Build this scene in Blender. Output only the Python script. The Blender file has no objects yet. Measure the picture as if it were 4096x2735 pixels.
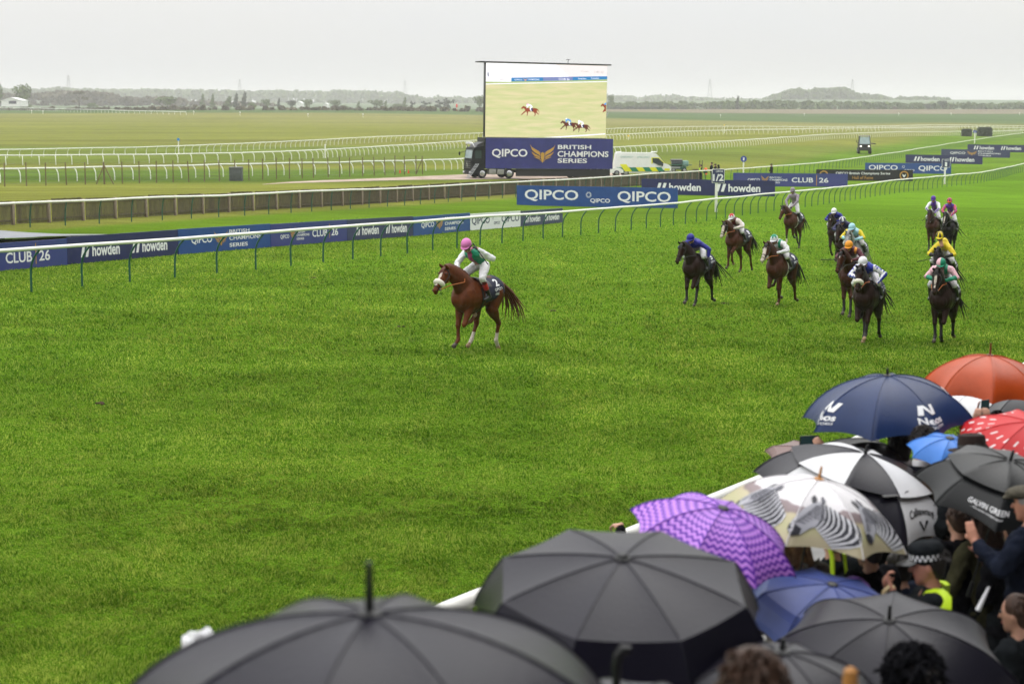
import bpy, bmesh, math, random
import numpy as np
from mathutils import Vector, Matrix
random.seed(7); rng = np.random.default_rng(7)
sc = bpy.context.scene; col = sc.collection
R = math.radians
# ------------------------------------------------------------------ camera
CZ = 5.0; FP = 7070.0; HY = 430.0
PITCH = math.atan((1367.5 - HY) / FP)
cam = bpy.data.cameras.new('camera'); camo = bpy.data.objects.new('camera', cam); col.objects.link(camo)
camo.location = (0, 0, CZ); camo.rotation_euler = (math.pi/2 - PITCH, 0, 0)
cam.sensor_width = 36; cam.lens = FP/4096*36; cam.clip_start = .1; cam.clip_end = 30000
cam.dof.use_dof = True; cam.dof.focus_distance = 43; cam.dof.aperture_fstop = 2.9
sc.camera = camo
# ------------------------------------------------------------------ sky: overcast, brighter overhead
w = bpy.data.worlds.new('World'); sc.world = w; w.use_nodes = True
nt = w.node_tree; nt.nodes.clear()
def N(t, typ, **kw):
    n = t.nodes.new(typ)
    for k, v in kw.items(): setattr(n, k, v)
    return n
out = N(nt, 'ShaderNodeOutputWorld'); bg = N(nt, 'ShaderNodeBackground'); bg.inputs[1].default_value = .1
sky = N(nt, 'ShaderNodeTexSky', sky_type='NISHITA'); sky.sun_disc = False
sky.sun_elevation = R(60); sky.sun_rotation = R(-25); sky.dust_density = 4
hs = N(nt, 'ShaderNodeHueSaturation'); hs.inputs['Saturation'].default_value = .15
nt.links.new(sky.outputs[0], hs.inputs['Color'])
tc = N(nt, 'ShaderNodeTexCoord'); sx = N(nt, 'ShaderNodeSeparateXYZ'); nt.links.new(tc.outputs['Generated'], sx.inputs[0])
mr = N(nt, 'ShaderNodeMapRange'); mr.inputs[1].default_value = 0; mr.inputs[2].default_value = 1
mr.inputs[3].default_value = 6.25; mr.inputs[4].default_value = 25
nt.links.new(sx.outputs[2], mr.inputs[0])
ns = N(nt, 'ShaderNodeTexNoise'); ns.inputs['Scale'].default_value = 2.2; ns.inputs['Detail'].default_value = 4
mpn = N(nt, 'ShaderNodeMapping'); mpn.inputs['Scale'].default_value = (1, 1, 5)
nt.links.new(tc.outputs['Generated'], mpn.inputs[0]); nt.links.new(mpn.outputs[0], ns.inputs[0])
rp = N(nt, 'ShaderNodeValToRGB'); rp.color_ramp.elements[0].position = .3; rp.color_ramp.elements[1].position = .7
rp.color_ramp.elements[0].color = (.965, .98, 1, 1); rp.color_ramp.elements[1].color = (1, .99, .965, 1)
nt.links.new(ns.outputs[0], rp.inputs[0])
vm = N(nt, 'ShaderNodeVectorMath', operation='SCALE'); nt.links.new(rp.outputs[0], vm.inputs[0]); nt.links.new(mr.outputs[0], vm.inputs['Scale'])
mx = N(nt, 'ShaderNodeMixRGB'); mx.inputs[0].default_value = .06
nt.links.new(vm.outputs[0], mx.inputs[1]); nt.links.new(hs.outputs[0], mx.inputs[2])
nt.links.new(mx.outputs[0], bg.inputs[0]); nt.links.new(bg.outputs[0], out.inputs[0])
# ------------------------------------------------------------------ soft sun through cloud
sl = bpy.data.lights.new('sun', 'SUN'); sl.energy = .6; sl.angle = R(40); sl.color = (1, .97, .93)
so = bpy.data.objects.new('sun', sl); col.objects.link(so); so.rotation_euler = (R(-30), 0, R(-25))
sc.view_settings.view_transform = 'Standard'; sc.view_settings.look = 'None'
sc.view_settings.exposure = .25; sc.view_settings.gamma = 1
sc.render.engine = 'CYCLES'
cy = sc.cycles; cy.max_bounces = 5; cy.diffuse_bounces = 2; cy.glossy_bounces = 2; cy.transmission_bounces = 3
cy.volume_bounces = 1; cy.transparent_max_bounces = 6; cy.use_denoising = True; cy.denoiser = 'OPENIMAGEDENOISE'; cy.denoising_input_passes = 'RGB_ALBEDO_NORMAL'; cy.denoising_prefilter = 'ACCURATE'
cy.caustics_reflective = False; cy.caustics_refractive = False; cy.sample_clamp_indirect = 4

# ------------------------------------------------------------------ terrain
def ss(a, b, x):
    t = np.clip((x-a)/(b-a), 0, 1); return t*t*(3-2*t)
TY = [0, 100, 150, 187, 239, 333, 454, 600, 800, 1000, 1200, 1500, 2000, 9000]
TD = [3.97, 6.61, 7.8, 8.44, 9.14, 9.7, 9.6, 9.0, 7.8, 5.2, 4.2, 3.4, 3, 3]
HLY = [0, 60, 100, 130, 177, 230, 300, 400, 500, 600, 700, 800, 900, 1000, 1300, 2000, 9000]
HL = [3.97, 5.2, 6.0, 6.6, 7.1, 7.7, 7.9, 7.6, 7.0, 5.6, 4.0, 2.5, 1.8, 1.5, 1.0, 1.0, 2]
HRY = [0, 60, 100, 130, 177, 230, 300, 400, 500, 700, 1000, 1200, 1500, 2000, 9000]
HR = [3.97, 5.2, 6.0, 6.6, 7.1, 7.7, 8.0, 7.9, 7.5, 7.4, 5.2, 4.2, 3.4, 3, 3]
def beyond(X, Y): return -(X - (-35.6 + .43*Y))*.9187
def drop(X, Y):
    X = np.asarray(X, float); Y = np.asarray(Y, float)
    b = beyond(X, Y); k = np.maximum(0, Y-100)
    m = ss(12+.06*k, 40+.1*k, b)
    h = ss(-.12, .2, X/np.maximum(Y, 5))
    dh = np.interp(Y, HLY, HL)*(1-h) + np.interp(Y, HRY, HR)*h
    d = np.interp(Y, TY, TD)*(1-m) + dh*m
    return d + np.clip(-b, 0, 30)*.025*np.clip((260-Y)/120, 0, 1)
def gz(X, Y): return CZ - drop(X, Y)
cp_, sp_ = math.cos(PITCH), math.sin(PITCH)
def ray(px, py):
    x = (px-2048)/FP; y = (1367.5-py)/FP
    dy = cp_ + y*sp_; dz = -sp_ + y*cp_
    return x/dy, dz/dy
_Ys = np.geomspace(3, 8000, 5000)
def G(px, py, h=0.):
    """ground point (raised by h) seen at full-size photo pixel"""
    rx, rz = ray(px, py)
    f = CZ + rz*_Ys - (gz(rx*_Ys, _Ys)+h)
    i = int(np.argmax(f < 0))
    if i == 0: i = len(_Ys)-1
    a, b = f[i-1], f[i]; t = a/(a-b) if a != b else 0
    Y = _Ys[i-1] + t*(_Ys[i]-_Ys[i-1]); return Vector((rx*Y, Y, CZ+rz*Y))
def at(px, py, Y):
    rx, rz = ray(px, py); return Vector((rx*Y, Y, CZ+rz*Y))
def gp(px, Y, h=0.):
    rx, _ = ray(px, 1000); return Vector((rx*Y, Y, float(gz(rx*Y, Y))+h))

# ------------------------------------------------------------------ materials
def mat(name, c, rough=.6, var=.0, scale=8., spec=.3, c2=None, bump=0., bscale=60., metal=0., emit=0., stretch=None, coat=0., sheen=0.):
    m = bpy.data.materials.new(name); m.use_nodes = True; t = m.node_tree; b = t.nodes['Principled BSDF']
    b.inputs['Roughness'].default_value = rough; b.inputs['Specular IOR Level'].default_value = spec
    b.inputs['Metallic'].default_value = metal; b.inputs['Coat Weight'].default_value = coat
    b.inputs['Base Color'].default_value = (*c, 1)
    if var or c2 or bump:
        tc = N(t, 'ShaderNodeTexCoord'); mp = N(t, 'ShaderNodeMapping'); t.links.new(tc.outputs['Object'], mp.inputs[0])
        if stretch: mp.inputs['Scale'].default_value = stretch
    if var or c2:
        n = N(t, 'ShaderNodeTexNoise'); n.inputs['Scale'].default_value = scale; n.inputs['Detail'].default_value = 5; n.inputs['Roughness'].default_value = .65
        t.links.new(mp.outputs[0], n.inputs[0])
        r = N(t, 'ShaderNodeValToRGB'); r.color_ramp.elements[0].position = .32; r.color_ramp.elements[1].position = .68
        if c2 is None:
            r.color_ramp.elements[0].color = (*[x*(1-var) for x in c], 1); r.color_ramp.elements[1].color = (*[min(1, x*(1+var)) for x in c], 1)
        else:
            r.color_ramp.elements[0].color = (*c, 1); r.color_ramp.elements[1].color = (*c2, 1)
        t.links.new(n.outputs[0], r.inputs[0]); t.links.new(r.outputs[0], b.inputs['Base Color'])
    if bump:
        n2 = N(t, 'ShaderNodeTexNoise'); n2.inputs['Scale'].default_value = bscale; n2.inputs['Detail'].default_value = 4
        t.links.new(mp.outputs[0], n2.inputs[0]); bp = N(t, 'ShaderNodeBump'); bp.inputs['Strength'].default_value = bump; bp.inputs['Distance'].default_value = .02
        t.links.new(n2.outputs[0], bp.inputs['Height']); t.links.new(bp.outputs[0], b.inputs['Normal'])
    if emit:
        b.inputs['Emission Color'].default_value = (*c, 1); b.inputs['Emission Strength'].default_value = emit
    return m
def srgb(r, g, b):
    f = lambda v: (v/255/12.92 if v <= 10 else ((v/255+.055)/1.055)**2.4)
    return (f(r), f(g), f(b))
M = {}
M['rail'] = mat('rail_white', (.78, .77, .72), .35, .06, 3)
M['rail2'] = mat('rail_white_far', (.74, .75, .70), .4, .05, 3)
M['greenpost'] = mat('post_green', (.012, .085, .06), .4, .25, 9)
M['bark_post'] = mat('weathered_wood', (.10, .075, .045), .85, c2=(.20, .14, .07), scale=5, stretch=(1, 1, .3))
M['slat'] = mat('slat_wood', (.048, .040, .024), .85, c2=(.125, .105, .06), scale=7, stretch=(3, 3, .4))
M['fpost'] = mat('fence_post_wood', (.16, .12, .085), .85, c2=(.30, .25, .19), scale=5, stretch=(3, 3, .6))
M['wire'] = mat('wire', (.10, .11, .10), .5)
M['navy'] = mat('board_navy', (.018, .022, .095), .38, .12, 2.5)
M['navy2'] = mat('board_slate', (.040, .048, .115), .38, .12, 2.5)
M['blue'] = mat('board_blue', (.018, .066, .24), .38, .10, 2.5)
M['purple'] = mat('board_purple', (.055, .05, .22), .38, c2=(.03, .055, .19), scale=.35)
M['black_board'] = mat('board_black', (.012, .012, .014), .4, .2, 3)
M['white_board'] = mat('board_white', (.72, .73, .75), .4, .03, 3)
M['ink_white'] = mat('lettering_white', (.78, .78, .80), .45)
M['ink_navy'] = mat('lettering_navy', (.03, .04, .10), .45)
M['ink_gold'] = mat('lettering_gold', (.46, .25, .045), .4, .15, 6)
M['ink_black'] = mat('lettering_black', (.02, .02, .024), .5)
M['steel'] = mat('steel', (.35, .36, .37), .35, .1, 6, metal=.7)
M['dark_metal'] = mat('dark_metal', (.02, .02, .022), .35)
M['rubber'] = mat('rubber', (.015, .015, .016), .8, .2, 20)

# ------------------------------------------------------------------ mesh builder
class MB:
    def __init__(s): s.v = []; s.f = []; s.m = []; s.cur = 0
    def mat(s, i): s.cur = i; return s
    def add(s, vs, fs, mi=None):
        o = len(s.v); s.v += [tuple(v) for v in vs]
        for f in fs: s.f.append([o+i for i in f]); s.m.append(s.cur if mi is None else mi)
        return s
    def box(s, a, b, bev=0.):
        (x0, y0, z0), (x1, y1, z1) = a, b
        if bev <= 0:
            vs = [(x, y, z) for z in (z0, z1) for y in (y0, y1) for x in (x0, x1)]
            return s.add(vs, [(0, 2, 3, 1), (4, 5, 7, 6), (0, 1, 5, 4), (2, 6, 7, 3), (0, 4, 6, 2), (1, 3, 7, 5)])
        bm = bmesh.new(); bmesh.ops.create_cube(bm, size=1)
        for v in bm.verts: v.co = Vector(((x0+x1)/2+v.co.x*(x1-x0), (y0+y1)/2+v.co.y*(y1-y0), (z0+z1)/2+v.co.z*(z1-z0)))
        bmesh.ops.bevel(bm, geom=bm.edges[:], offset=bev, segments=2, affect='EDGES', profile=.5)
        s.bm(bm); return s
    def bm(s, bm):
        bm.verts.ensure_lookup_table(); bm.verts.index_update()
        s.add([v.co[:] for v in bm.verts], [[v.index for v in f.verts] for f in bm.faces]); bm.free(); return s
    def tube(s, pts, rad, n=8, cap=True, asp=None, upv=None):
        """rings along pts; rad scalar/list; asp: list of (ra, rb) half axes, a = along side vector, b = along 'up'"""
        pts = [Vector(p) for p in pts]; k = len(pts)
        if asp is None:
            if not hasattr(rad, '__len__'): rad = [rad]*k
            asp = [(r, r) for r in rad]
        rings = []; up = Vector(upv) if upv else None
        for i, p in enumerate(pts):
            d = (pts[min(i+1, k-1)]-pts[max(i-1, 0)])
            d = d.normalized() if d.length > 1e-9 else Vector((0, 0, 1))
            if up is None:
                up = Vector((0, 0, 1)) if abs(d.z) < .9 else Vector((1, 0, 0))
            sd = d.cross(up)
            if sd.length < 1e-4: sd = d.cross(Vector((0, 1, 0.1)))
            sd.normalize(); u2 = sd.cross(d).normalized()
            if upv is None: up = u2
            a, b = asp[i]
            rings.append([p + sd*(a*math.cos(2*math.pi*j/n)) + u2*(b*math.sin(2*math.pi*j/n)) for j in range(n)])
        vs = [v for r in rings for v in r]; fs = []
        for i in range(k-1):
            for j in range(n):
                j2 = (j+1) % n; fs.append((i*n+j, i*n+j2, (i+1)*n+j2, (i+1)*n+j))
        if cap:
            fs.append(tuple(range(n-1, -1, -1))); fs.append(tuple((k-1)*n+j for j in range(n)))
        return s.add(vs, fs)
    def ell(s, c, r, rot=None, nu=12, nv=8):
        c = Vector(c); vs = []; fs = []
        rm = rot if rot is not None else Matrix.Identity(3)
        for i in range(nv+1):
            ph = math.pi*i/nv
            for j in range(nu):
                th = 2*math.pi*j/nu
                vs.append(c + rm @ Vector((r[0]*math.sin(ph)*math.cos(th), r[1]*math.sin(ph)*math.sin(th), r[2]*math.cos(ph))))
        for i in range(nv):
            for j in range(nu):
                j2 = (j+1) % nu; fs.append((i*nu+j, (i+1)*nu+j, (i+1)*nu+j2, i*nu+j2))
        return s.add(vs, fs)
    def caps(s, a, b, ra, rb, n=10):
        """tapered capsule"""
        a = Vector(a); b = Vector(b); d = (b-a); L = d.length
        if L < 1e-6: return s.ell(a, (ra, ra, ra))
        d /= L; pts = []; rr = []
        for t in (-.98, -.8, -.45, 0): pts.append(a + d*(ra*t)); rr.append(ra*math.sqrt(max(0, 1-t*t)))
        for t in (0, .45, .8, .98): pts.append(b + d*(rb*t)); rr.append(rb*math.sqrt(max(0, 1-t*t)))
        return s.tube(pts, rr, n)
    def prism(s, poly, y0, y1, axis='y'):
        """polygon (x,z) extruded along y"""
        n = len(poly)
        if axis == 'y': vs = [(x, y0, z) for x, z in poly] + [(x, y1, z) for x, z in poly]
        elif axis == 'x': vs = [(y0, x, z) for x, z in poly] + [(y1, x, z) for x, z in poly]
        else: vs = [(x, z, y0) for x, z in poly] + [(x, z, y1) for x, z in poly]
        fs = [tuple(range(n)), tuple(range(2*n-1, n-1, -1))] + [(i, n+i, n+(i+1) % n, (i+1) % n) for i in range(n)]
        return s.add(vs, fs)
    def xf(s, mtx, start=0):
        s.v[start:] = [tuple(mtx @ Vector(v)) for v in s.v[start:]]; return s
    def mesh(s, name, mats, smooth=True, fixn=True, ang=40):
        me = bpy.data.meshes.new(name); me.from_pydata(s.v, [], s.f)
        for m_ in (mats if isinstance(mats, (list, tuple)) else [mats]): me.materials.append(m_)
        me.polygons.foreach_set('material_index', s.m)
        if fixn:
            bm = bmesh.new(); bm.from_mesh(me); bmesh.ops.recalc_face_normals(bm, faces=bm.faces[:]); bm.to_mesh(me); bm.free()
        if smooth:
            me.polygons.foreach_set('use_smooth', [True]*len(me.polygons))
            if ang: me.set_sharp_from_angle(angle=R(ang))
        me.update(); return me
    def build(s, name, mats, parent=None, loc=None, smooth=True, fixn=True, ang=40):
        return link(name, s.mesh(name, mats, smooth, fixn, ang), parent, loc)
def link(name, me, parent=None, loc=None, rot=None):
    o = bpy.data.objects.new(name, me); col.objects.link(o)
    if parent is not None: o.parent = parent
    if loc is not None: o.location = loc
    if rot is not None: o.rotation_euler = rot
    return o
def tag(o, label=None, cat=None, group=None, kind=None):
    for k, v in (('label', label), ('category', cat), ('group', group), ('kind', kind)):
        if v: o[k] = v
    return o
def thing(name, label, cat, loc=(0, 0, 0), rz=0., group=None):
    o = link(name, None, None, loc, (0, 0, rz)); tag(o, label, cat, group); return o
_tc = {}
def text2d(s, bold=0.):
    k = (s, bold)
    if k not in _tc:
        c = bpy.data.curves.new('t', 'FONT'); c.body = s; c.size = 1; c.offset = bold; c.resolution_u = 3; c.fill_mode = 'FRONT'
        o = bpy.data.objects.new('t', c); col.objects.link(o)
        bpy.context.view_layer.update()
        me = bpy.data.meshes.new_from_object(o.evaluated_get(bpy.context.evaluated_depsgraph_get()))
        v = np.array([x.co[:2] for x in me.vertices]); f = [list(p.vertices) for p in me.polygons]
        bpy.data.objects.remove(o); bpy.data.meshes.remove(me)
        lo, hi = v.min(0), v.max(0); _tc[k] = ((v-lo)/(hi-lo), f)
    return _tc[k]
def put_text(mb, s, x0, z0, wd, ht, fn, bold=0., slant=0.):
    """letters in the rectangle (x0,z0,wd,ht) of a face; fn(x,z) -> 3D point"""
    v, f = text2d(s, bold)
    mb.add([fn(x0+p[0]*wd+p[1]*ht*slant, z0+p[1]*ht) for p in v], f)
def put_poly(mb, poly, fn): mb.add([fn(x, z) for x, z in poly], [tuple(range(len(poly)))])
# ------------------------------------------------------------------ ground sheet
def vnoise(x, y, s, seed=0):
    r = np.random.default_rng(seed); T = r.random((256, 256)); x = x*s; y = y*s
    xi = np.floor(x).astype(int); yi = np.floor(y).astype(int); fx = x-xi; fy = y-yi
    fx = fx*fx*(3-2*fx); fy = fy*fy*(3-2*fy); g = lambda a, b: T[a % 256, b % 256]
    return (g(xi, yi)*(1-fx)+g(xi+1, yi)*fx)*(1-fy) + (g(xi, yi+1)*(1-fx)+g(xi+1, yi+1)*fx)*fy
def build_ground():
    ys = np.concatenate([np.linspace(-60, 0, 7), np.linspace(2, 30, 30), np.geomspace(30.5, 7000, 420)])
    ts = np.linspace(-1, 1, 321); ts = np.sign(ts)*(.55*np.abs(ts)+.45*np.abs(ts)**3)
    X = ts[None, :]*(60+1.0*np.maximum(ys, 0))[:, None]; Y = np.repeat(ys[:, None], len(ts), 1)
    Z = gz(X, Y); nr, nc = X.shape
    me = bpy.data.meshes.new('ground'); me.vertices.add(nr*nc)
    me.vertices.foreach_set('co', np.stack([X, Y, Z], -1).astype(np.float32).ravel())
    i = np.arange((nr-1)*(nc-1)); r = i//(nc-1); c = i % (nc-1); a = r*nc+c
    q = np.stack([a, a+1, a+nc+1, a+nc], 1)
    me.loops.add(q.size); me.loops.foreach_set('vertex_index', q.ravel().astype(np.int32))
    me.polygons.add(len(q)); me.polygons.foreach_set('loop_start', (np.arange(len(q))*4).astype(np.int32))
    me.polygons.foreach_set('use_smooth', np.ones(len(q), bool)); me.update(calc_edges=True); me.validate()
    # kinds of turf: racetrack, strip beyond the rail, dry heath, far fields
    b = beyond(X, Y); n1 = vnoise(X, Y, .02, 1); n2 = vnoise(X, Y, .006, 2)
    tr = np.array([.092, .178, .012]); strip = np.array([.092, .160, .013]); heath = np.array([.155, .165, .034]); far = np.array([.185, .180, .066]); green = np.array([.070, .135, .022])
    k = np.maximum(0, Y-100)
    mh = ss(21.5+.08*k, 24+.10*k, b+4*(n1-.5))[..., None]
    c_ = tr*(1-ss(0, 2, b)[..., None]) + strip*ss(0, 2, b)[..., None]
    c_ = c_*(1-mh) + heath*mh
    # greener galloping lanes between the white rails
    gl = (ss(.033, .036, (drop(X, Y)/np.maximum(Y, 1)))*(1-ss(.0405, .044, drop(X, Y)/np.maximum(Y, 1))))
    gl2 = (ss(.0205, .0225, drop(X, Y)/np.maximum(Y, 1)))*(1-ss(.0295, .033, drop(X, Y)/np.maximum(Y, 1)))*.7
    lane = (np.clip(gl*1.0+gl2*.8, 0, 1)*(ss(24, 60, b)))[..., None]*.75
    c_ = c_*(1-lane) + green*lane
    mf = (ss(400, 800, Y+300*(n2-.5))*ss(20, 60, b))[..., None]; c_ = c_*(1-mf) + far*mf
    mv = (ss(760, 830, Y+60*(n1-.5)))[..., None]; c_ = c_*(1-mv) + np.array([.075, .115, .045])*mv
    c_ = c_*(1+.25*(vnoise(X*.3, Y, .09, 4)-.5))[..., None]
    at_ = me.color_attributes.new('turf', 'FLOAT_COLOR', 'POINT')
    at_.data.foreach_set('color', np.concatenate([c_, np.ones((nr, nc, 1))], -1).astype(np.float32).ravel())
    m = bpy.data.materials.new('turf'); m.use_nodes = True; t = m.node_tree; bs = t.nodes['Principled BSDF']
    bs.inputs['Roughness'].default_value = .9; bs.inputs['Specular IOR Level'].default_value = .0
    va = N(t, 'ShaderNodeVertexColor', layer_name='turf'); geo = N(t, 'ShaderNodeNewGeometry')
    def nz(scale, st, lo, hi, det=5):
        mp = N(t, 'ShaderNodeMapping'); mp.inputs['Scale'].default_value = st; t.links.new(geo.outputs['Position'], mp.inputs[0])
        n = N(t, 'ShaderNodeTexNoise'); n.inputs['Scale'].default_value = scale; n.inputs['Detail'].default_value = det; n.inputs['Roughness'].default_value = .7
        t.links.new(mp.outputs[0], n.inputs[0]); r = N(t, 'ShaderNodeMapRange'); r.inputs[1].default_value = .3; r.inputs[2].default_value = .7
        r.inputs[3].default_value = lo; r.inputs[4].default_value = hi; t.links.new(n.outputs[0], r.inputs[0]); return r.outputs[0], n.outputs[0]
    a1, h1 = nz(11, (1, 1, 1), .5, 1.5, 8); a2, _ = nz(.35, (.5, 1.2, 1), .8, 1.2); a3, _ = nz(.03, (.25, 1.6, 1), .78, 1.22)
    mu = N(t, 'ShaderNodeMath', operation='MULTIPLY'); t.links.new(a1, mu.inputs[0]); t.links.new(a2, mu.inputs[1])
    mu2 = N(t, 'ShaderNodeMath', operation='MULTIPLY'); t.links.new(mu.outputs[0], mu2.inputs[0]); t.links.new(a3, mu2.inputs[1])
    vs = N(t, 'ShaderNodeVectorMath', operation='SCALE'); t.links.new(va.outputs[0], vs.inputs[0]); t.links.new(mu2.outputs[0], vs.inputs['Scale'])
    t.links.new(vs.outputs[0], bs.inputs['Base Color'])
    bp = N(t, 'ShaderNodeBump'); bp.inputs['Strength'].default_value = .9; bp.inputs['Distance'].default_value = .08
    t.links.new(h1, bp.inputs['Height']); t.links.new(bp.outputs[0], bs.inputs['Normal'])
    me.materials.append(m); o = link('ground', me); tag(o, kind='structure'); return o
build_ground()
# ------------------------------------------------------------------ blades of the track turf
def build_grass(n=1300000):
    py = rng.random(n)**.85*(2740-870)+870; px = rng.random(n)*5000-450
    x = (px-2048)/FP; y = (1367.5-py)/FP; dy = cp_+y*sp_; rx = x/dy; rz = (-sp_+y*cp_)/dy
    Y = np.full(n, 30.)
    for _ in range(14): Y = drop(rx*Y, Y)/(-rz)
    X = rx*Y + rng.normal(0, .05, n); Y = Y + rng.normal(0, .08, n)
    b = beyond(X, Y); ok = (b < 17+.05*np.maximum(0, Y-60)) & (b > -29.5) & (Y < 110+130*rng.random(n)) & (Y > 8); X = X[ok]; Y = Y[ok]; n = len(X)
    Z = gz(X, Y)-.004
    cl = vnoise(X, Y, 2.2, 11)*.22+vnoise(X, Y, 5., 12)*.38+vnoise(X, Y, 11., 14)*.40
    h = (.017+.044*np.clip(cl*2.0-.55, 0, 1)**1.4)*(.6+.8*rng.random(n))*np.clip(Y/30, .85, 1.35)
    wd = .0045*np.clip(Y/16, .8, 6)*(.7+.6*rng.random(n))
    az = rng.random(n)*2*np.pi; lean = rng.random(n)*.9+.15; la = rng.random(n)*2*np.pi
    la = np.where(rng.random(n) < .5, vnoise(X, Y, .8, 13)*6.28, la)
    ux, uy = np.cos(az)*wd, np.sin(az)*wd
    P = np.empty((n, 3, 3), np.float32)
    P[:, 0] = np.stack([X-ux, Y-uy, Z], 1); P[:, 1] = np.stack([X+ux, Y+uy, Z], 1)
    P[:, 2] = np.stack([X+np.cos(la)*h*lean, Y+np.sin(la)*h*lean, Z+h], 1)
    me = bpy.data.meshes.new('turf_grass'); me.vertices.add(3*n); me.vertices.foreach_set('co', P.ravel())
    me.loops.add(3*n); me.loops.foreach_set('vertex_index', np.arange(3*n, dtype=np.int32))
    me.polygons.add(n); me.polygons.foreach_set('loop_start', np.arange(n, dtype=np.int32)*3); me.update(calc_edges=True)
    m = bpy.data.materials.new('grass_blades'); m.use_nodes = True; t = m.node_tree; bs = t.nodes['Principled BSDF']; o_ = t.nodes['Material Output']
    bs.inputs['Roughness'].default_value = .6; bs.inputs['Specular IOR Level'].default_value = .0
    geo = N(t, 'ShaderNodeNewGeometry')
    def nz(s, det=3, st=(1, 1, 1)):
        mp = N(t, 'ShaderNodeMapping'); mp.inputs['Scale'].default_value = st; t.links.new(geo.outputs['Position'], mp.inputs[0])
        q = N(t, 'ShaderNodeTexNoise'); q.inputs['Scale'].default_value = s; q.inputs['Detail'].default_value = det; q.inputs['Roughness'].default_value = .6
        t.links.new(mp.outputs[0], q.inputs[0]); return q.outputs[0]
    r1 = N(t, 'ShaderNodeValToRGB'); e = r1.color_ramp.elements; e[0].position = .34; e[0].color = (.036, .115, .005, 1); e[1].position = .68; e[1].color = (.34, .45, .07, 1)
    e2 = e.new(.52); e2.color = (.138, .278, .016, 1)
    mxn = N(t, 'ShaderNodeMixRGB'); mxn.inputs[0].default_value = .55
    t.links.new(nz(.9, 5), mxn.inputs[1]); t.links.new(geo.outputs['Random Per Island'], mxn.inputs[2]); t.links.new(mxn.outputs[0], r1.inputs[0])
    r2 = N(t, 'ShaderNodeMapRange'); r2.inputs[1].default_value = .35; r2.inputs[2].default_value = .65; r2.inputs[3].default_value = .78; r2.inputs[4].default_value = 1.22
    t.links.new(nz(.16, 4, (.6, 1.6, 1)), r2.inputs[0])
    vs = N(t, 'ShaderNodeVectorMath', operation='SCALE'); t.links.new(r1.outputs[0], vs.inputs[0]); t.links.new(r2.outputs[0], vs.inputs['Scale'])
    mp_ = N(t, 'ShaderNodeMapping', vector_type='POINT'); mp_.inputs['Rotation'].default_value = (0, 0, R(23.3)); mp_.inputs['Scale'].default_value = (.55, .05, 1); t.links.new(geo.outputs['Position'], mp_.inputs[0])
    qn = N(t, 'ShaderNodeTexNoise'); qn.inputs['Scale'].default_value = 1.; qn.inputs['Detail'].default_value = 4; t.links.new(mp_.outputs[0], qn.inputs[0])
    rq = N(t, 'ShaderNodeValToRGB'); rq.color_ramp.elements[0].position = .36; rq.color_ramp.elements[0].color = (.82, .86, .8, 1); rq.color_ramp.elements[1].position = .66; rq.color_ramp.elements[1].color = (1.28, 1.12, 1.2, 1); t.links.new(qn.outputs[0], rq.inputs[0])
    vq = N(t, 'ShaderNodeVectorMath', operation='MULTIPLY'); t.links.new(vs.outputs[0], vq.inputs[0]); t.links.new(rq.outputs[0], vq.inputs[1]); vs = vq
    t.links.new(vs.outputs[0], bs.inputs['Base Color'])
    nu = N(t, 'ShaderNodeVectorMath', operation='MULTIPLY_ADD'); nu.inputs[1].default_value = (.45, .45, .45); nu.inputs[2].default_value = (0, 0, .75); t.links.new(geo.outputs['Normal'], nu.inputs[0])
    nn = N(t, 'ShaderNodeVectorMath', operation='NORMALIZE'); t.links.new(nu.outputs[0], nn.inputs[0]); t.links.new(nn.outputs[0], bs.inputs['Normal'])
    tl = N(t, 'ShaderNodeBsdfTranslucent'); t.links.new(vs.outputs[0], tl.inputs[0]); ms = N(t, 'ShaderNodeMixShader'); ms.inputs[0].default_value = .35
    t.links.new(bs.outputs[0], ms.inputs[1]); t.links.new(tl.outputs[0], ms.inputs[2]); t.links.new(ms.outputs[0], o_.inputs[0])
    me.materials.append(m); tag(link('turf_grass', me), 'short wet green grass of the racetrack with lighter and darker tufts', 'grass', kind='stuff')
build_grass()

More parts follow.
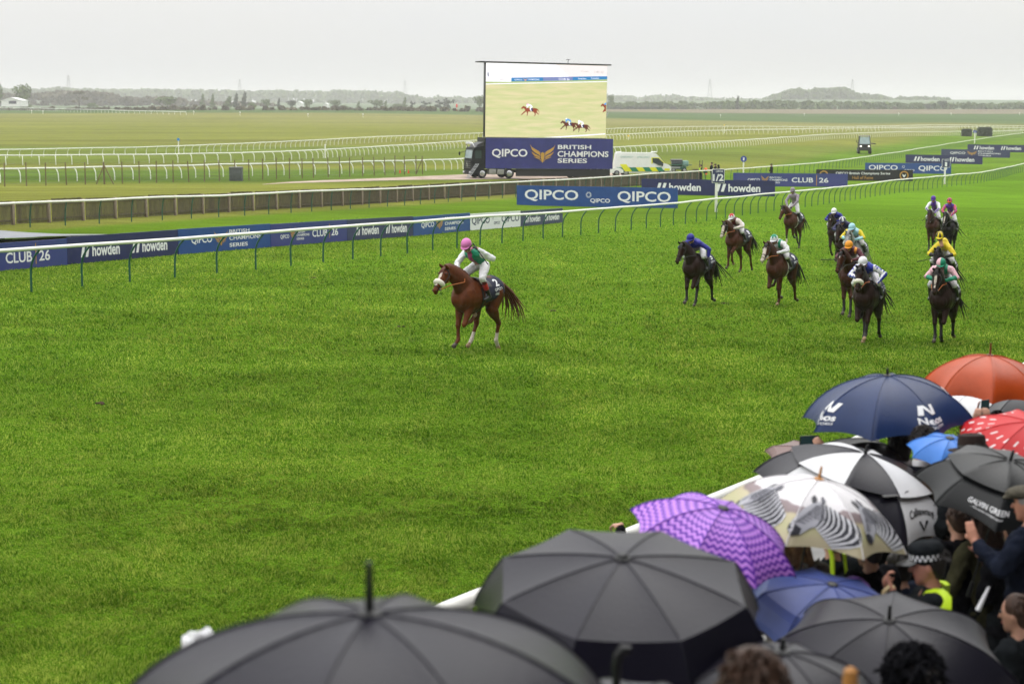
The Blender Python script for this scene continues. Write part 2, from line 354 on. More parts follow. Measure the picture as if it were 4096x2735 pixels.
# ------------------------------------------------------------------ running rails
def resample(pts, step):
    P = np.array([p[:] for p in pts]); d = np.r_[0, np.cumsum(np.linalg.norm(np.diff(P[:, :2], axis=0), axis=1))]
    n = max(2, int(round(d[-1]/step))+1); s = np.linspace(0, d[-1], n)
    Q = np.stack([np.interp(s, d, P[:, i]) for i in range(2)], 1)
    for _ in range(6 if n > 8 else 0):
        Q[1:-1] = .25*Q[:-2]+.5*Q[1:-1]+.25*Q[2:]
    return [Vector((x, y, float(gz(x, y)))) for x, y in Q]
def rail(name, label, base, h, spacing, over, tr, pr, mr_, mp_, group=None, wob=.015, cat='railing', fade=None):
    pts = resample([G(*p) for p in base], spacing)
    root = thing(name, label, cat, pts[0], 0, group); o = pts[0]
    n = len(pts); rp_ = []; posts = []; wv = 0.
    for i, p in enumerate(pts):
        d = (pts[min(i+1, n-1)]-pts[max(i-1, 0)]); d.z = 0; d.normalize(); sd = Vector((d.y, -d.x, 0))
        wv = .75*wv + random.gauss(0, wob)
        top = p + sd*over + Vector((0, 0, h-tr+wv))
        rp_.append(top-o); posts.append((p, math.atan2(sd.y, sd.x), wv))
    mb = MB()
    fine = []
    for i in range(n-1): fine += [rp_[i], rp_[i].lerp(rp_[i+1], .5)]
    fine.append(rp_[-1]); mb.tube(fine, tr, 10); mb.build('rail', mr_, root)
    hh = h-tr*1.6; ov = abs(over); sg = 1 if over >= 0 else -1
    def post_mb(mb, off=(0, 0, 0), ang=0.):
        ca, sa = math.cos(ang), math.sin(ang); P = []
        bend = .62 if ov > .2 else .85
        for k in range(9):
            t = k/8; z = hh*t; u = (max(0, t-(1-bend))/bend)**2.6*ov*sg
            P.append(Vector((off[0]+u*ca, off[1]+u*sa, off[2]+z-.05*(k == 0))))
        mb.tube(P, pr, 7)
    pm = MB(); post_mb(pm); me = pm.mesh('post', mp_)
    order = sorted(range(n), key=lambda i: pts[i].y); keep = [i for i in order if -350 < (pts[i].x/max(pts[i].y, 1))*FP+2048 < 4450]
    for i in keep[:100]:
        p, a, wv = posts[i]; link('post', me, root, p-o, (random.gauss(0, .012), random.gauss(0, .012), a))
    rest = [i for i in order if i not in set(keep[:100])]
    if rest:
        rm = MB()
        for i in rest: post_mb(rm, posts[i][0]-o, posts[i][1])
        x = rm.build('post', mp_, root); x['kind'] = 'stuff'
    return pts
RH = 1.35
r1px = [(-330, 1216), (181, 1163), (404, 1138), (613, 1116), (796, 1102), (966, 1086), (1128, 1070), (1275, 1053), (1407, 1036), (1535, 1023), (1655, 1010), (1766, 998), (2100, 963), (2300, 943), (2506, 922), (2627, 910), (2737, 897), (2839, 882), (2934, 868), (3017, 855), (3096, 843), (3202, 832), (3269, 822), (3400, 802), (3512, 784), (3581, 774), (3660, 763), (3768, 750), (3866, 739), (3939, 729), (3997, 715), (4043, 701), (4096, 688), (4260, 655), (4420, 635)]
rail('running_rail', 'white running rail on curved green posts between racetrack and advertising boards', r1px, RH, 2.28, .36, .057, .032, M['rail'], M['greenpost'])
r2px = [(-500, 950), (122, 909), (266, 902), (404, 895), (540, 887), (706, 878), (820, 872), (930, 866), (1030, 860), (1127, 855), (1219, 849), (1308, 842), (1391, 835), (1474, 831), (1550, 827), (1624, 824), (1694, 818), (1762, 811), (1828, 805), (1949, 797), (2150, 784), (2400, 765), (2600, 745), (2822, 727), (2910, 720), (3100, 704), (3244, 692), (3406, 669), (3562, 640), (3660, 622), (3780, 600), (3883, 581), (3990, 563), (4096, 548), (4300, 532)]
rail('running_rail', 'white running rail on straight green posts in front of the brown slatted fence', r2px, RH, 2.75, .13, .06, .032, M['rail'], M['greenpost'])
A1 = [(-320, 640), (32, 631), (294, 625), (520, 620), (719, 614), (1015, 600), (1187, 590), (1375, 578), (1549, 569), (1796, 558), (2100, 546), (2457, 532), (2561, 528), (2745, 524), (2900, 522), (3050, 522), (3200, 523), (3400, 522), (3543, 520), (3696, 515), (3848, 514), (4096, 517), (4300, 519)]
B1 = [(-320, 664), (47, 661), (232, 660), (404, 657), (566, 655), (719, 652), (860, 649), (1033, 645), (1232, 637), (1412, 624), (1578, 611), (1726, 602), (1834, 593), (2100, 578), (2467, 560), (2649, 550), (2795, 543), (2982, 537), (3166, 534), (3350, 530), (3600, 527), (3840, 521), (4000, 524), (4300, 527)]
C1 = [(-250, 738), (36, 731), (199, 727), (349, 722), (492, 720), (630, 717), (815, 710), (992, 704), (1151, 701), (1349, 697), (1481, 691), (1649, 685), (1802, 680), (2000, 662), (2200, 640), (2400, 622), (2587, 612), (2708, 606), (2857, 595), (2942, 588), (3007, 583), (3113, 574), (3219, 566), (3326, 557), (3471, 551), (3620, 546), (3841, 543), (3967, 541), (4096, 536), (4300, 531)]
g = 'white rails round the heath beyond the racetrack'
rail('white_rail', 'all-white curved-post rail farthest back of the three behind the screen truck', A1, RH, 2.3, .4, .08, .05, M['rail2'], M['rail2'], g)
rail('white_rail', 'all-white curved-post rail in the middle of the three behind the screen truck', B1, RH, 2.2, -.4, .08, .05, M['rail2'], M['rail2'], g)
rail('white_rail', 'all-white curved-post rail running directly behind the wire fence and the ambulance', C1, RH, 2.1, -.4, .075, .045, M['rail2'], M['rail2'], g)
rail('white_rail', 'short hazy white rail in front of the trees at the far left', [(-200, 437), (60, 442.5), (250, 448), (500, 455), (690, 459.5), (745, 461)], 1.5, 4.5, .2, .12, .07, M['rail2'], M['rail2'], g)
NEAR = [(1100, 2690), (1530, 2505), (1753, 2415), (1910, 2350), (2790, 2000), (3139, 1858), (3470, 1748), (3800, 1590), (4096, 1428), (4500, 1270)]
def near_rail():
    pts = resample([G(x, y+20, RH-.06) for x, y in NEAR], 2.4)
    return pts
# ------------------------------------------------------------------ advertising boards
EMB = [[(-1, 0), (-.87, -.2), (-.62, -.36), (-.36, -.5), (-.22, -.62), (-.17, -.95), (-.3, -.82), (-.6, -.66), (-.84, -.44)],
       [(-.88, -.56), (-.66, -.74), (-.4, -.86), (-.24, -.95), (-.17, -1.12), (-.34, -1.02), (-.62, -.92), (-.8, -.74)],
       [(-.74, -.98), (-.5, -1.02), (-.3, -1.08), (-.15, -1.22), (-.08, -1.4), (-.22, -1.2), (-.44, -1.12)],
       [(-.14, -.62), (-.07, -.7), (0, -.58), (0, -1.47), (-.05, -1.4), (-.14, -1.05)]]
def emblem(mb, x0, z0, wd, ht, fn):
    for p in EMB:
        for sg in (1, -1):
            q = [(x0+wd*(.5+.5*sg*x), z0+ht*(1+y/1.47)) for x, y in p]
            put_poly(mb, q if sg > 0 else q[::-1], fn)
def rayplane(px, py, p0, ex, nrm):
    rx, rz = ray(px, py); d = Vector((rx, 1, rz)); o = Vector((0, 0, CZ))
    return (o + d*((p0-o).dot(nrm)/d.dot(nrm)) - p0).dot(ex)
def board(label, bl, br, hpx, m, draw, ink='ink_white', group=None, grade=None):
    a = G(*bl); b = G(*br); b0 = b.copy(); ex = (b-a); L = ex.length; ex.normalize()
    up = Vector((0, 0, 1)); nrm = up.cross(ex).normalized()*-1   # towards the camera
    if nrm.y > 0: nrm = -nrm
    h = hpx*a.y/FP
    root = thing('advertising_board', label, 'advertising board', a, 0, group)
    fn = lambda off: (lambda x, z: ex*x + up*z + nrm*off)
    mb = MB(); f0 = fn(.05); f1 = fn(0)
    vs = [f(x, z) for f in (f0, f1) for x, z in ((0, -.03), (L, -.03), (L, h), (0, h))]
    mb.add(vs, [(0, 1, 2, 3), (7, 6, 5, 4), (0, 4, 5, 1), (1, 5, 6, 2), (2, 6, 7, 3), (3, 7, 4, 0)])
    mb.build('panel', M[m], root, smooth=False)
    fl = fn(.054); ymid = lambda px: bl[1]+(br[1]-bl[1])*(px-bl[0])/(br[0]-bl[0]) - hpx*.5
    S = lambda px: rayplane(px, ymid(px), a, ex, nrm)
    for d in draw:
        k, x0, x1 = d[0], S(d[1]), S(d[2]); z0, z1 = d[3]*h, d[4]*h; T = MB(); Gd = MB()
        if k == 'E': emblem(Gd, x0, z0, x1-x0, z1-z0, fl)
        elif k == 'I': put_poly(Gd, [(x0, z0), (x1, z0), (x1, z1), (x0, z1)], fl)
        elif k == 'H':     # two slanting bars
            w_ = (x1-x0)
            for q in (0, .5):
                put_poly(T, [(x0+w_*q, z0), (x0+w_*(q+.28), z0), (x0+w_*(q+.5), z1), (x0+w_*(q+.22), z1)], fl)
        elif k == 'R':     # ring of short rays
            cx, cz, r = (x0+x1)/2, (z0+z1)/2, (z1-z0)/2
            for q in range(14):
                an = 2*math.pi*q/14; c_, s_ = math.cos(an), math.sin(an); t_ = r*.07
                put_poly(T, [(cx+c_*r*.5-s_*t_, cz+s_*r*.5+c_*t_), (cx+c_*r*.5+s_*t_, cz+s_*r*.5-c_*t_), (cx+c_*r+s_*t_, cz+s_*r-c_*t_), (cx+c_*r-s_*t_, cz+s_*r+c_*t_)], fl)
        elif k == 'D':     # round gold medallion
            cx, cz, r = (x0+x1)/2, (z0+z1)/2, (z1-z0)/2; n = 20
            P = [(math.cos(2*math.pi*i/n), math.sin(2*math.pi*i/n)) for i in range(n)]
            for i in range(n):
                (c0, s0), (c1, s1) = P[i], P[(i+1) % n]
                put_poly(Gd, [(cx+c0*r*.72, cz+s0*r*.72), (cx+c0*r, cz+s0*r), (cx+c1*r, cz+s1*r), (cx+c1*r*.72, cz+s1*r*.72)], fl)
            put_poly(T, [(cx-r*.4, cz+r*.35), (cx, cz), (cx+r*.4, cz+r*.35), (cx+r*.3, cz-r*.1), (cx, cz-r*.5), (cx-r*.3, cz-r*.1)], fl)
        elif k[0] == '$': put_text(Gd, k[1:], x0, z0, x1-x0, z1-z0, fl, .01)
        else: put_text(T, k, x0, z0, x1-x0, z1-z0, fl, .028 if k == 'howden' else .018)
        nm = {'E': 'wings_emblem', 'I': 'divider', 'H': 'bars_emblem', 'R': 'rays_emblem', 'D': 'medallion'}.get(k, 'lettering')
        if T.v: T.build(nm, M[ink], root, smooth=False, fixn=False)
        if Gd.v: Gd.build(nm, M['ink_gold'], root, smooth=False, fixn=False)
def hw(*xs, f=(.22, .68)): 
    o = []
    for a, b, c, d in xs: o += [('H', a, b, f[0], f[1]), ('howden', c, d, f[0], f[1])]
    return o
def bcs(q0, q1, e0, e1, l0, l1, f=.34, g=.68, s=(.72, .86, .42, .60, .14, .30)):
    return [('QIPCO', q0, q1, f, g), ('E', e0, e1, .22, .86), ('BRITISH', l0, l0+(l1-l0)*.64, s[0], s[1]), ('CHAMPIONS', l0, l1, s[2], s[3]), ('SERIES', l0, l0+(l1-l0)*.58, s[4], s[5])]
rg = 'advertising boards along the racetrack'
board('purple board reading CLUB 26 beside the grey cover at the left edge', (-330, 1113), (266, 1059), 118, 'purple', [('CLUB', 18, 124, .24, .64), ('I', 138, 141, .14, .92), ('26', 152, 196, .24, .64)], group=rg)
board('long navy board with two howden logos right of the purple CLUB 26 board', (268, 1058), (709, 1018), 110, 'navy', hw((319, 356, 365, 475), (523, 557, 565, 665)), group=rg)
board('blue board with gold wings between two howden boards at the left', (711, 1018), (1079, 988), 101, 'blue', bcs(762, 845, 852, 909, 914, 1040), group=rg)
board('slate purple board with small gold wings and CLUB 26 lettering', (1080, 988), (1385, 963), 91, 'purple', bcs(1118, 1153, 1157, 1179, 1183, 1234, f=.3, g=.5, s=(.52, .62, .38, .49, .22, .32))+[('CLUB', 1246, 1306, .3, .64), ('I', 1314, 1316, .2, .85), ('26', 1322, 1349, .3, .64)], group=rg)
board('slate board with two howden logos left of the winning horse', (1386, 963), (1649, 944), 84, 'navy2', hw((1421, 1438, 1445, 1512), (1541, 1558, 1564, 1624)), group=rg)
board('blue board with gold wings just left of the white board', (1650, 944), (1877, 922), 76, 'blue', bcs(1682, 1733, 1738, 1771, 1776, 1850), group=rg)
board('white board with dark QIPCO lettering behind the winning horse', (1878, 922), (2079, 906), 66, 'white_board', [('QIPCO', 1884, 1956, .28, .8), ('R', 1962, 1974, .55, .78), ('QIPCO', 1972, 1997, .24, .44), ('QIPCO', 2003, 2074, .28, .8)], 'ink_navy', group=rg)
board('dark slate howden board, right end of the long row of boards', (2080, 906), (2248, 890), 61, 'navy2', hw((2099, 2113, 2116, 2158), (2176, 2190, 2192, 2234)), group=rg)
board('blue QIPCO board standing alone left of the half marker post', (2068, 819), (2711, 833), 77, 'blue', [('QIPCO', 2100, 2314, .2, .8), ('R', 2343, 2368, .42, .74), ('QIPCO', 2362, 2441, .16, .4), ('QIPCO', 2471, 2684, .2, .8)], group=rg)
board('navy howden board directly behind the half marker post', (2566, 776), (3100, 786), 61, 'navy', hw((2626, 2667, 2677, 2804), (2863, 2905, 2914, 3042), f=(.24, .74)), group=rg)
board('purple CLUB 26 board standing behind the half marker and a howden board', (2932, 743), (3390, 748), 51, 'purple', bcs(2991, 3039, 3044, 3076, 3079, 3150, f=.36, g=.58, s=(.62, .72, .4, .56, .22, .34))+[('CLUB', 3167, 3253, .3, .68), ('I', 3265, 3268, .08, .9), ('26', 3276, 3314, .3, .68)], group=rg)
board('black board with gold Hall of Fame lettering', (3264, 722), (3651, 725), 44, 'black_board', [('QIPCO British Champions Series', 3343, 3561, .5, .78), ('$Hall of Fame', 3410, 3493, .14, .42), ('D', 3280, 3310, .1, .9), ('D', 3601, 3632, .1, .9)], group=rg)
board('blue QIPCO board behind the marker post numbered 1', (3460, 692), (3804, 696), 40, 'blue', [('QIPCO', 3475, 3591, .22, .8), ('R', 3606, 3622, .5, .8), ('QIPCO', 3616, 3658, .16, .4), ('QIPCO', 3674, 3789, .2, .78)], group=rg)
board('navy howden board behind and above the marker post numbered 1', (3622, 652), (3930, 658), 33, 'navy', hw((3656, 3681, 3684, 3759), (3797, 3818, 3822, 3898), f=(.26, .78)), group=rg)
board('slate board with gold wings, second farthest of all the boards', (3765, 627), (4040, 632), 30, 'navy2', bcs(3801, 3862, 3867, 3909, 3913, 4003), group=rg)
board('navy howden board farthest up the course at the right edge', (3870, 606), (4180, 612), 28, 'navy', hw((3895, 3915, 3919, 3977), (4004, 4022, 4026, 4085), f=(.3, .8)), group=rg)

# ------------------------------------------------------------------ distance posts
def sign_post(label, px, base, top, plate, text, small=None, wpx=10):
    p = G(px, base); s = p.y/FP; root = thing('marker_post', label, 'marker post', p)
    H = (base-top)*s; mb = MB(); hw_ = wpx*s/2
    mb.box((-hw_, -hw_, -.05), (hw_, hw_, H-.02), .01); mb.build('post', M['rail'], root)
    x0, x1, y0, y1 = [(plate[0]-px)*s, (plate[1]-px)*s, (base-plate[3])*s, (base-plate[2])*s]
    mb = MB(); mb.box((x0, -hw_-.06, y0), (x1, -hw_-.005, y1), .01); mb.build('sign_frame', M['rail'], root)
    mb = MB(); e = (x1-x0)*.035; mb.box((x0+e, -hw_-.07, y0+e), (x1-e, -hw_-.0605, y1-e)); mb.build('sign_plate', M['navy2'], root, smooth=False)
    mb = MB(); fl = lambda x, z: Vector((x, -hw_-.074, z)); W = x1-x0; Hh = y1-y0
    put_text(mb, text, x0+W*(.08 if len(text) > 1 else .36), y0+Hh*.14, W*(.84 if len(text) > 1 else .26), Hh*.5, fl, .03)
    mb.build('lettering', M['ink_white'], root, smooth=False, fixn=False); mb = MB(); put_text(mb, 'QIPCO', x0+W*.3, y0+Hh*.76, W*.56, Hh*.13, fl, .02)
    mb.build('lettering', M['ink_white'], root, smooth=False, fixn=False)
sign_post('white marker post with a navy 1/2 plate beside the running rail', 2864, 848, 677, (2845, 2895, 677, 733), '1/2')
sign_post('white marker post with a navy plate numbered 1, far along the rail', 3778, 737, 640, (3764, 3797, 638, 671), '1', wpx=6)
def disc_post(label, px, base, cy, r, text, m='disc_blue', wpx=5.):
    p = G(px, base); s = p.y/FP; root = thing('disc_post', label, 'marker post', p)
    mb = MB(); zc = (base-cy)*s; mb.tube([(0, 0, -.05), (0, 0, zc)], wpx*s/2, 8); mb.build('post', M['rail'], root)
    mb = MB(); mb.tube([(0, -.10, zc), (0, -.06, zc)], r*s, 24); mb.build('disc', M[m], root)
    if text:
        mb = MB(); put_text(mb, text, -r*s*.26, zc-r*s*.5, r*s*.52, r*s*1.0, lambda x, z: Vector((x, -.105, z)), .03)
        mb.build('lettering', M['ink_white'], root, smooth=False, fixn=False)
M['disc_blue'] = mat('disc_blue', (.012, .03, .30), .4); M['disc_sky'] = mat('disc_sky_blue', (.05, .25, .62), .4); M['disc_yellow'] = mat('disc_yellow', (.75, .5, .02), .4)
disc_post('white post topped by a blue disc numbered 1', 2973, 722, 637, 12, '1')
disc_post('small white post topped by a blue disc numbered 2 beside clipped hedges', 3898, 574, 528, 7, '2', wpx=4)
disc_post('thin white post with a pale blue disc behind the farthest white rail', 715, 617, 559, 5.5, None, 'disc_sky', 4)
disc_post('thin white post with a yellow disc right of the big screen', 2514, 560, 544, 4, None, 'disc_yellow', 3)
disc_post('tiny white post with a yellow top among the far white rails', 2897, 534, 502, 2.5, None, 'disc_yellow', 2.5)
mb = MB(); p = G(1301, 633); s = p.y/FP; mb.tube([(0, 0, -.05), (0, 0, 55*s)], 2.5*s, 8); o = mb.build('white_pole', M['rail'], None, p); tag(o, 'plain thin white pole standing by the middle white rail', 'pole')
M['red_plastic'] = mat('red_plastic', (.75, .05, .02), .45)
for px, lb in ((1600, 'small red cone post by the wire fence, left of the pair'), (1634, 'small red cone post by the wire fence, right of the pair')):
    mb = MB(); p = G(px, 693); mb.tube([(0, 0, 0), (0, 0, .03), (0, 0, .031), (0, 0, .38)], [.14, .14, .09, .05], 10); tag(mb.build('cone_post', M['red_plastic'], None, p), lb, 'cone')

# ------------------------------------------------------------------ slatted fence
def slat_fence():
    base = [(-260, 918), (63, 899), (225, 888), (323, 883), (452, 876), (575, 869), (690, 862), (796, 856), (900, 852), (1000, 845), (1094, 838), (1184, 833), (1269, 829), (1350, 826), (1430, 822), (1505, 816), (1578, 810), (1647, 805), (1714, 800), (1778, 796), (1838, 792), (1899, 789), (1956, 785), (2150, 772), (2350, 759), (2500, 748), (2640, 737), (2793, 722)]
    pts = resample([G(*p) for p in base], 2.95); o = pts[0]
    root = thing('slatted_fence', 'brown wooden slatted fence of upright pales behind the second running rail', 'fence', o)
    pm = MB(); pm.box((-.085, -.085, -.05), (.085, .085, 1.22), .012); pme = pm.mesh('post', M['fpost'])
    for i, p in enumerate(pts):
        d = (pts[min(i+1, len(pts)-1)]-pts[max(i-1, 0)]); a = math.atan2(d.y, d.x)
        link('post', pme, root, p-o, (random.gauss(0, .015), random.gauss(0, .02), a))
        if i == len(pts)-1: break
        q = pts[i+1]; L = (q-p).length; mb = MB(); n = int(L/.1)
        ex = (q-p).normalized(); nr = Vector((-ex.y, ex.x, 0)).normalized(); zt = 1.24+random.gauss(0, .025); tl = random.gauss(0, .02)
        s0 = .27
        for k in range(n):
            x = s0+(L-s0-.04)*(k+.5)/n; w_ = .025+random.gauss(0, .003); t = zt+random.gauss(0, .012)+tl*(k/n-.5)
            c = ex*x; z0 = .03
            vs = [c+ex*dx+nr*dy+Vector((0, 0, z)) for z in (z0, t) for dy in (.0, .022) for dx in (-w_, w_)]
            mb.add(vs, [(0, 2, 3, 1), (4, 5, 7, 6), (0, 1, 5, 4), (2, 6, 7, 3), (0, 4, 6, 2), (1, 3, 7, 5)])
        for z in (.22, 1.02):
            vs = [ex*x+nr*dy+Vector((0, 0, z+dz)) for dz in (-.045, .045) for dy in (-.045, -.002) for x in (s0, L-.04)]
            mb.add(vs, [(0, 2, 3, 1), (4, 5, 7, 6), (0, 1, 5, 4), (2, 6, 7, 3), (0, 4, 6, 2), (1, 3, 7, 5)])
        mb.build('panel', M['slat'], root, p-o, smooth=False)
slat_fence()
def wire_fence():
    xs = [-60, 19, 106, 184, 266, 342, 418, 490, 558, 626, 693, 756, 818, 878, 939, 996, 1051, 1106, 1158, 1209, 1254, 1313, 1359, 1399, 1451, 1497, 1540, 1580, 1618, 1664, 1690]
    yb = lambda x: np.interp(x, [-60, 19, 342, 626, 939, 1254, 1690], [749, 747, 739, 732, 724, 712, 697])
    pts = [G(x, float(yb(x))) for x in xs]; o = pts[0]
    root = thing('wire_fence', 'wire fence on weathered wooden posts in front of the nearest white rail', 'fence', o)
    for i, p in enumerate(pts):
        mb = MB(); r = .055 if xs[i] != 418 else .085; H = 2.05+random.gauss(0, .05); lx = random.gauss(0, .03)
        mb.tube([(0, 0, -.1), (lx*.5, 0, H*.5), (lx, 0, H)], [r, r*.95, r*.9], 7); mb.build('post', M['bark_post'], root, p-o)
    for x, dxs in ((418, (-.72, .85)), (1690, (-.7,))):
        p = pts[xs.index(x)]
        for dx in dxs:
            mb = MB(); mb.tube([(dx, -.1, 0), (0, 0, 1.75)], .05, 7); mb.build('brace', M['bark_post'], root, p-o)
    for z in (.25, .55, .85, 1.15, 1.45, 1.75, 1.98):
        mb = MB(); mb.tube([p-o+Vector((0, -.06, z)) for p in pts], .007, 4); mb.build('wire', M['wire'], root)
wire_fence()
mb = MB(); p = G(945, 724); s = p.y/FP
root = thing('grit_bin', 'dark grey lidded box standing at the wire fence', 'storage box', p)
mb.box((-25*s, -.45, 0), (25*s, .45, 48*s), .03); M['binm'] = mat('bin_plastic', (.075, .085, .08), .6, .25, 5); mb.build('body', M['binm'], root)
mb = MB(); mb.box((-26*s, -.5, 48*s+.004), (26*s, .48, 56*s), .05); mb.build('lid', mat('bin_lid', (.13, .14, .135), .55, .15, 4), root)

# ------------------------------------------------------------------ gravel track and grey cover
def ribbon(name, top, bot, lift, m, n=60, k=6):
    tx = np.array(top, float); bx = np.array(bot, float); x0, x1 = tx[0, 0], tx[-1, 0]; mb = MB(); xs = np.linspace(x0, x1, n)
    vs = [G(x, np.interp(x, bx[:, 0], bx[:, 1])*(1-j/k)+np.interp(x, tx[:, 0], tx[:, 1])*j/k + (0 if j in (0, k) else 0), lift) for x in xs for j in range(k+1)]
    mb.add(vs, [(i*(k+1)+j, (i+1)*(k+1)+j, (i+1)*(k+1)+j+1, i*(k+1)+j+1) for i in range(n-1) for j in range(k)])
    o = mb.build(name, m); tag(o, kind='structure')
M['gravel'] = mat('gravel', (.26, .19, .14), .9, c2=(.42, .33, .27), scale=.5, stretch=(1, .4, 1))
ribbon('path', [(1050, 737), (1150, 728), (1300, 721), (1500, 714), (1700, 705), (1850, 698), (2100, 690), (2500, 682)], [(1050, 738.5), (1150, 733), (1300, 729), (1500, 723), (1700, 719), (1900, 718), (2100, 716), (2500, 706)], .012, M['gravel'])
def cover():
    a = G(-420, 1030); root = None; mb = MB(); n, k = 30, 8
    top = lambda x: np.interp(x, [-420, 0, 100, 250, 430], [905, 921, 929, 936, 937]); bot = lambda x: np.interp(x, [-420, 0, 250, 430], [985, 964, 948, 938.5])
    for i in range(n):
        x = -420+850*i/(n-1)
        for j in range(k+1):
            t = j/k; p = G(x, bot(x)*(1-t)+top(x)*t, .55*math.sin(math.pi*min(1, t*.9+.1))**.5*(1-(i/(n-1))**4)+.03); mb.v.append(tuple(p-a))
    for i in range(n-1):
        for j in range(k):
            mb.f.append([i*(k+1)+j, (i+1)*(k+1)+j, (i+1)*(k+1)+j+1, i*(k+1)+j+1]); mb.m.append(1 if (j == 1 or (j == 0)) and random.random() < .62 else 0)
    o = mb.build('ground_cover', [mat('tarp_grey', (.16, .17, .19), .45, .2, 3), M['ink_white']], None, a); tag(o, 'dark grey sheet with a white printed edge lying behind the CLUB 26 board', 'cover')
cover()

# ------------------------------------------------------------------ screen truck
M['truck'] = mat('truck_black', (.008, .010, .010), .5, .3, 5, spec=.08); M['truck2'] = mat('truck_box', (.009, .012, .009), .6, .4, 2, spec=.15)
M['glass'] = mat('glass_pale', (.22, .30, .30), .12, .2, 2, spec=.6); M['glass_dark'] = mat('glass_dark', (.03, .045, .045), .1, spec=.6)
M['chrome'] = mat('chrome', (.6, .6, .62), .25, metal=.8)
M['tank'] = mat('tank', (.30, .30, .28), .4, .2, 4, metal=.4)
M['banner'] = mat('banner_cloth', (.030, .034, .17), .55, .12, 1.2)
def wheel(parent, c, r, w_, axis='y', side=-1):
    mb = MB(); c = Vector(c); d = Vector((0, 1, 0)) if axis == 'y' else Vector((1, 0, 0)); up = (1, 0, 0) if axis == 'y' else (0, 1, 0)
    pr = [(-.5, .86), (-.42, .97), (-.2, 1), (.2, 1), (.42, .97), (.5, .86)]
    mb.tube([c+d*w_*t for t, _ in pr], [r*q for _, q in pr], 20); wo = mb.build('wheel', M['rubber'], parent)
    mb = MB(); mb.tube([c+d*side*w_*(.5), c+d*side*w_*.53, c+d*side*w_*.54], [r*.58, r*.55, r*.25], 16); mb.build('rim', M['chrome'] if r > .4 else M['steel'], wo)
    return wo
def emis(name, c, e=1., c2=None, scale=5, stretch=None):
    m = bpy.data.materials.new(name); m.use_nodes = True; t = m.node_tree; t.nodes.clear()
    o = N(t, 'ShaderNodeOutputMaterial'); em = N(t, 'ShaderNodeEmission'); em.inputs[0].default_value = (*c, 1); em.inputs[1].default_value = e
    if c2:
        tc = N(t, 'ShaderNodeTexCoord'); mp = N(t, 'ShaderNodeMapping'); mp.inputs['Scale'].default_value = stretch or (1, 1, 1); t.links.new(tc.outputs['Object'], mp.inputs[0])
        n = N(t, 'ShaderNodeTexNoise'); n.inputs['Scale'].default_value = scale; n.inputs['Detail'].default_value = 6; t.links.new(mp.outputs[0], n.inputs[0])
        r = N(t, 'ShaderNodeValToRGB'); r.color_ramp.elements[0].position = .35; r.color_ramp.elements[1].position = .65
        r.color_ramp.elements[0].color = (*c, 1); r.color_ramp.elements[1].color = (*c2, 1); t.links.new(n.outputs[0], r.inputs[0]); t.links.new(r.outputs[0], em.inputs[0])
    t.links.new(em.outputs[0], o.inputs[0]); return m
HORSE_SIL = [(0, .40), (.03, .335), (.07, .345), (.115, .40), (.175, .36), (.235, .265), (.14, .19), (.02, .055), (-.01, .0), (.03, .0), (.15, .11), (.29, .215), (.33, .09), (.31, -.03), (.34, -.035), (.375, .09), (.38, .2), (.60, .215), (.70, .17), (.76, .06), (.71, -.03), (.75, -.04), (.81, .06), (.79, .15), (.86, .12), (.93, .06), (.97, .04), (.98, .075), (.88, .17), (.85, .29), (.92, .25), (1.02, .14), (1.0, .2), (.92, .33), (.84, .39), (.7, .41), (.45, .39), (.36, .42), (.25, .46), (.155, .50), (.11, .52), (.09, .485)]
JOCK_SIL = [(.29, .40), (.31, .50), (.27, .53), (.30, .62), (.36, .66), (.42, .63), (.55, .58), (.63, .47), (.57, .40), (.5, .42), (.52, .5), (.42, .53), (.37, .47), (.33, .40)]
LEG_SIL = [(.48, .47), (.56, .44), (.53, .33), (.58, .24), (.52, .24), (.47, .33)]
CAP_SIL = [(.28, .585), (.29, .64), (.33, .675), (.38, .66), (.385, .60), (.33, .585)]
CLOTH_SIL = [(.47, .40), (.63, .405), (.65, .24), (.50, .22)]
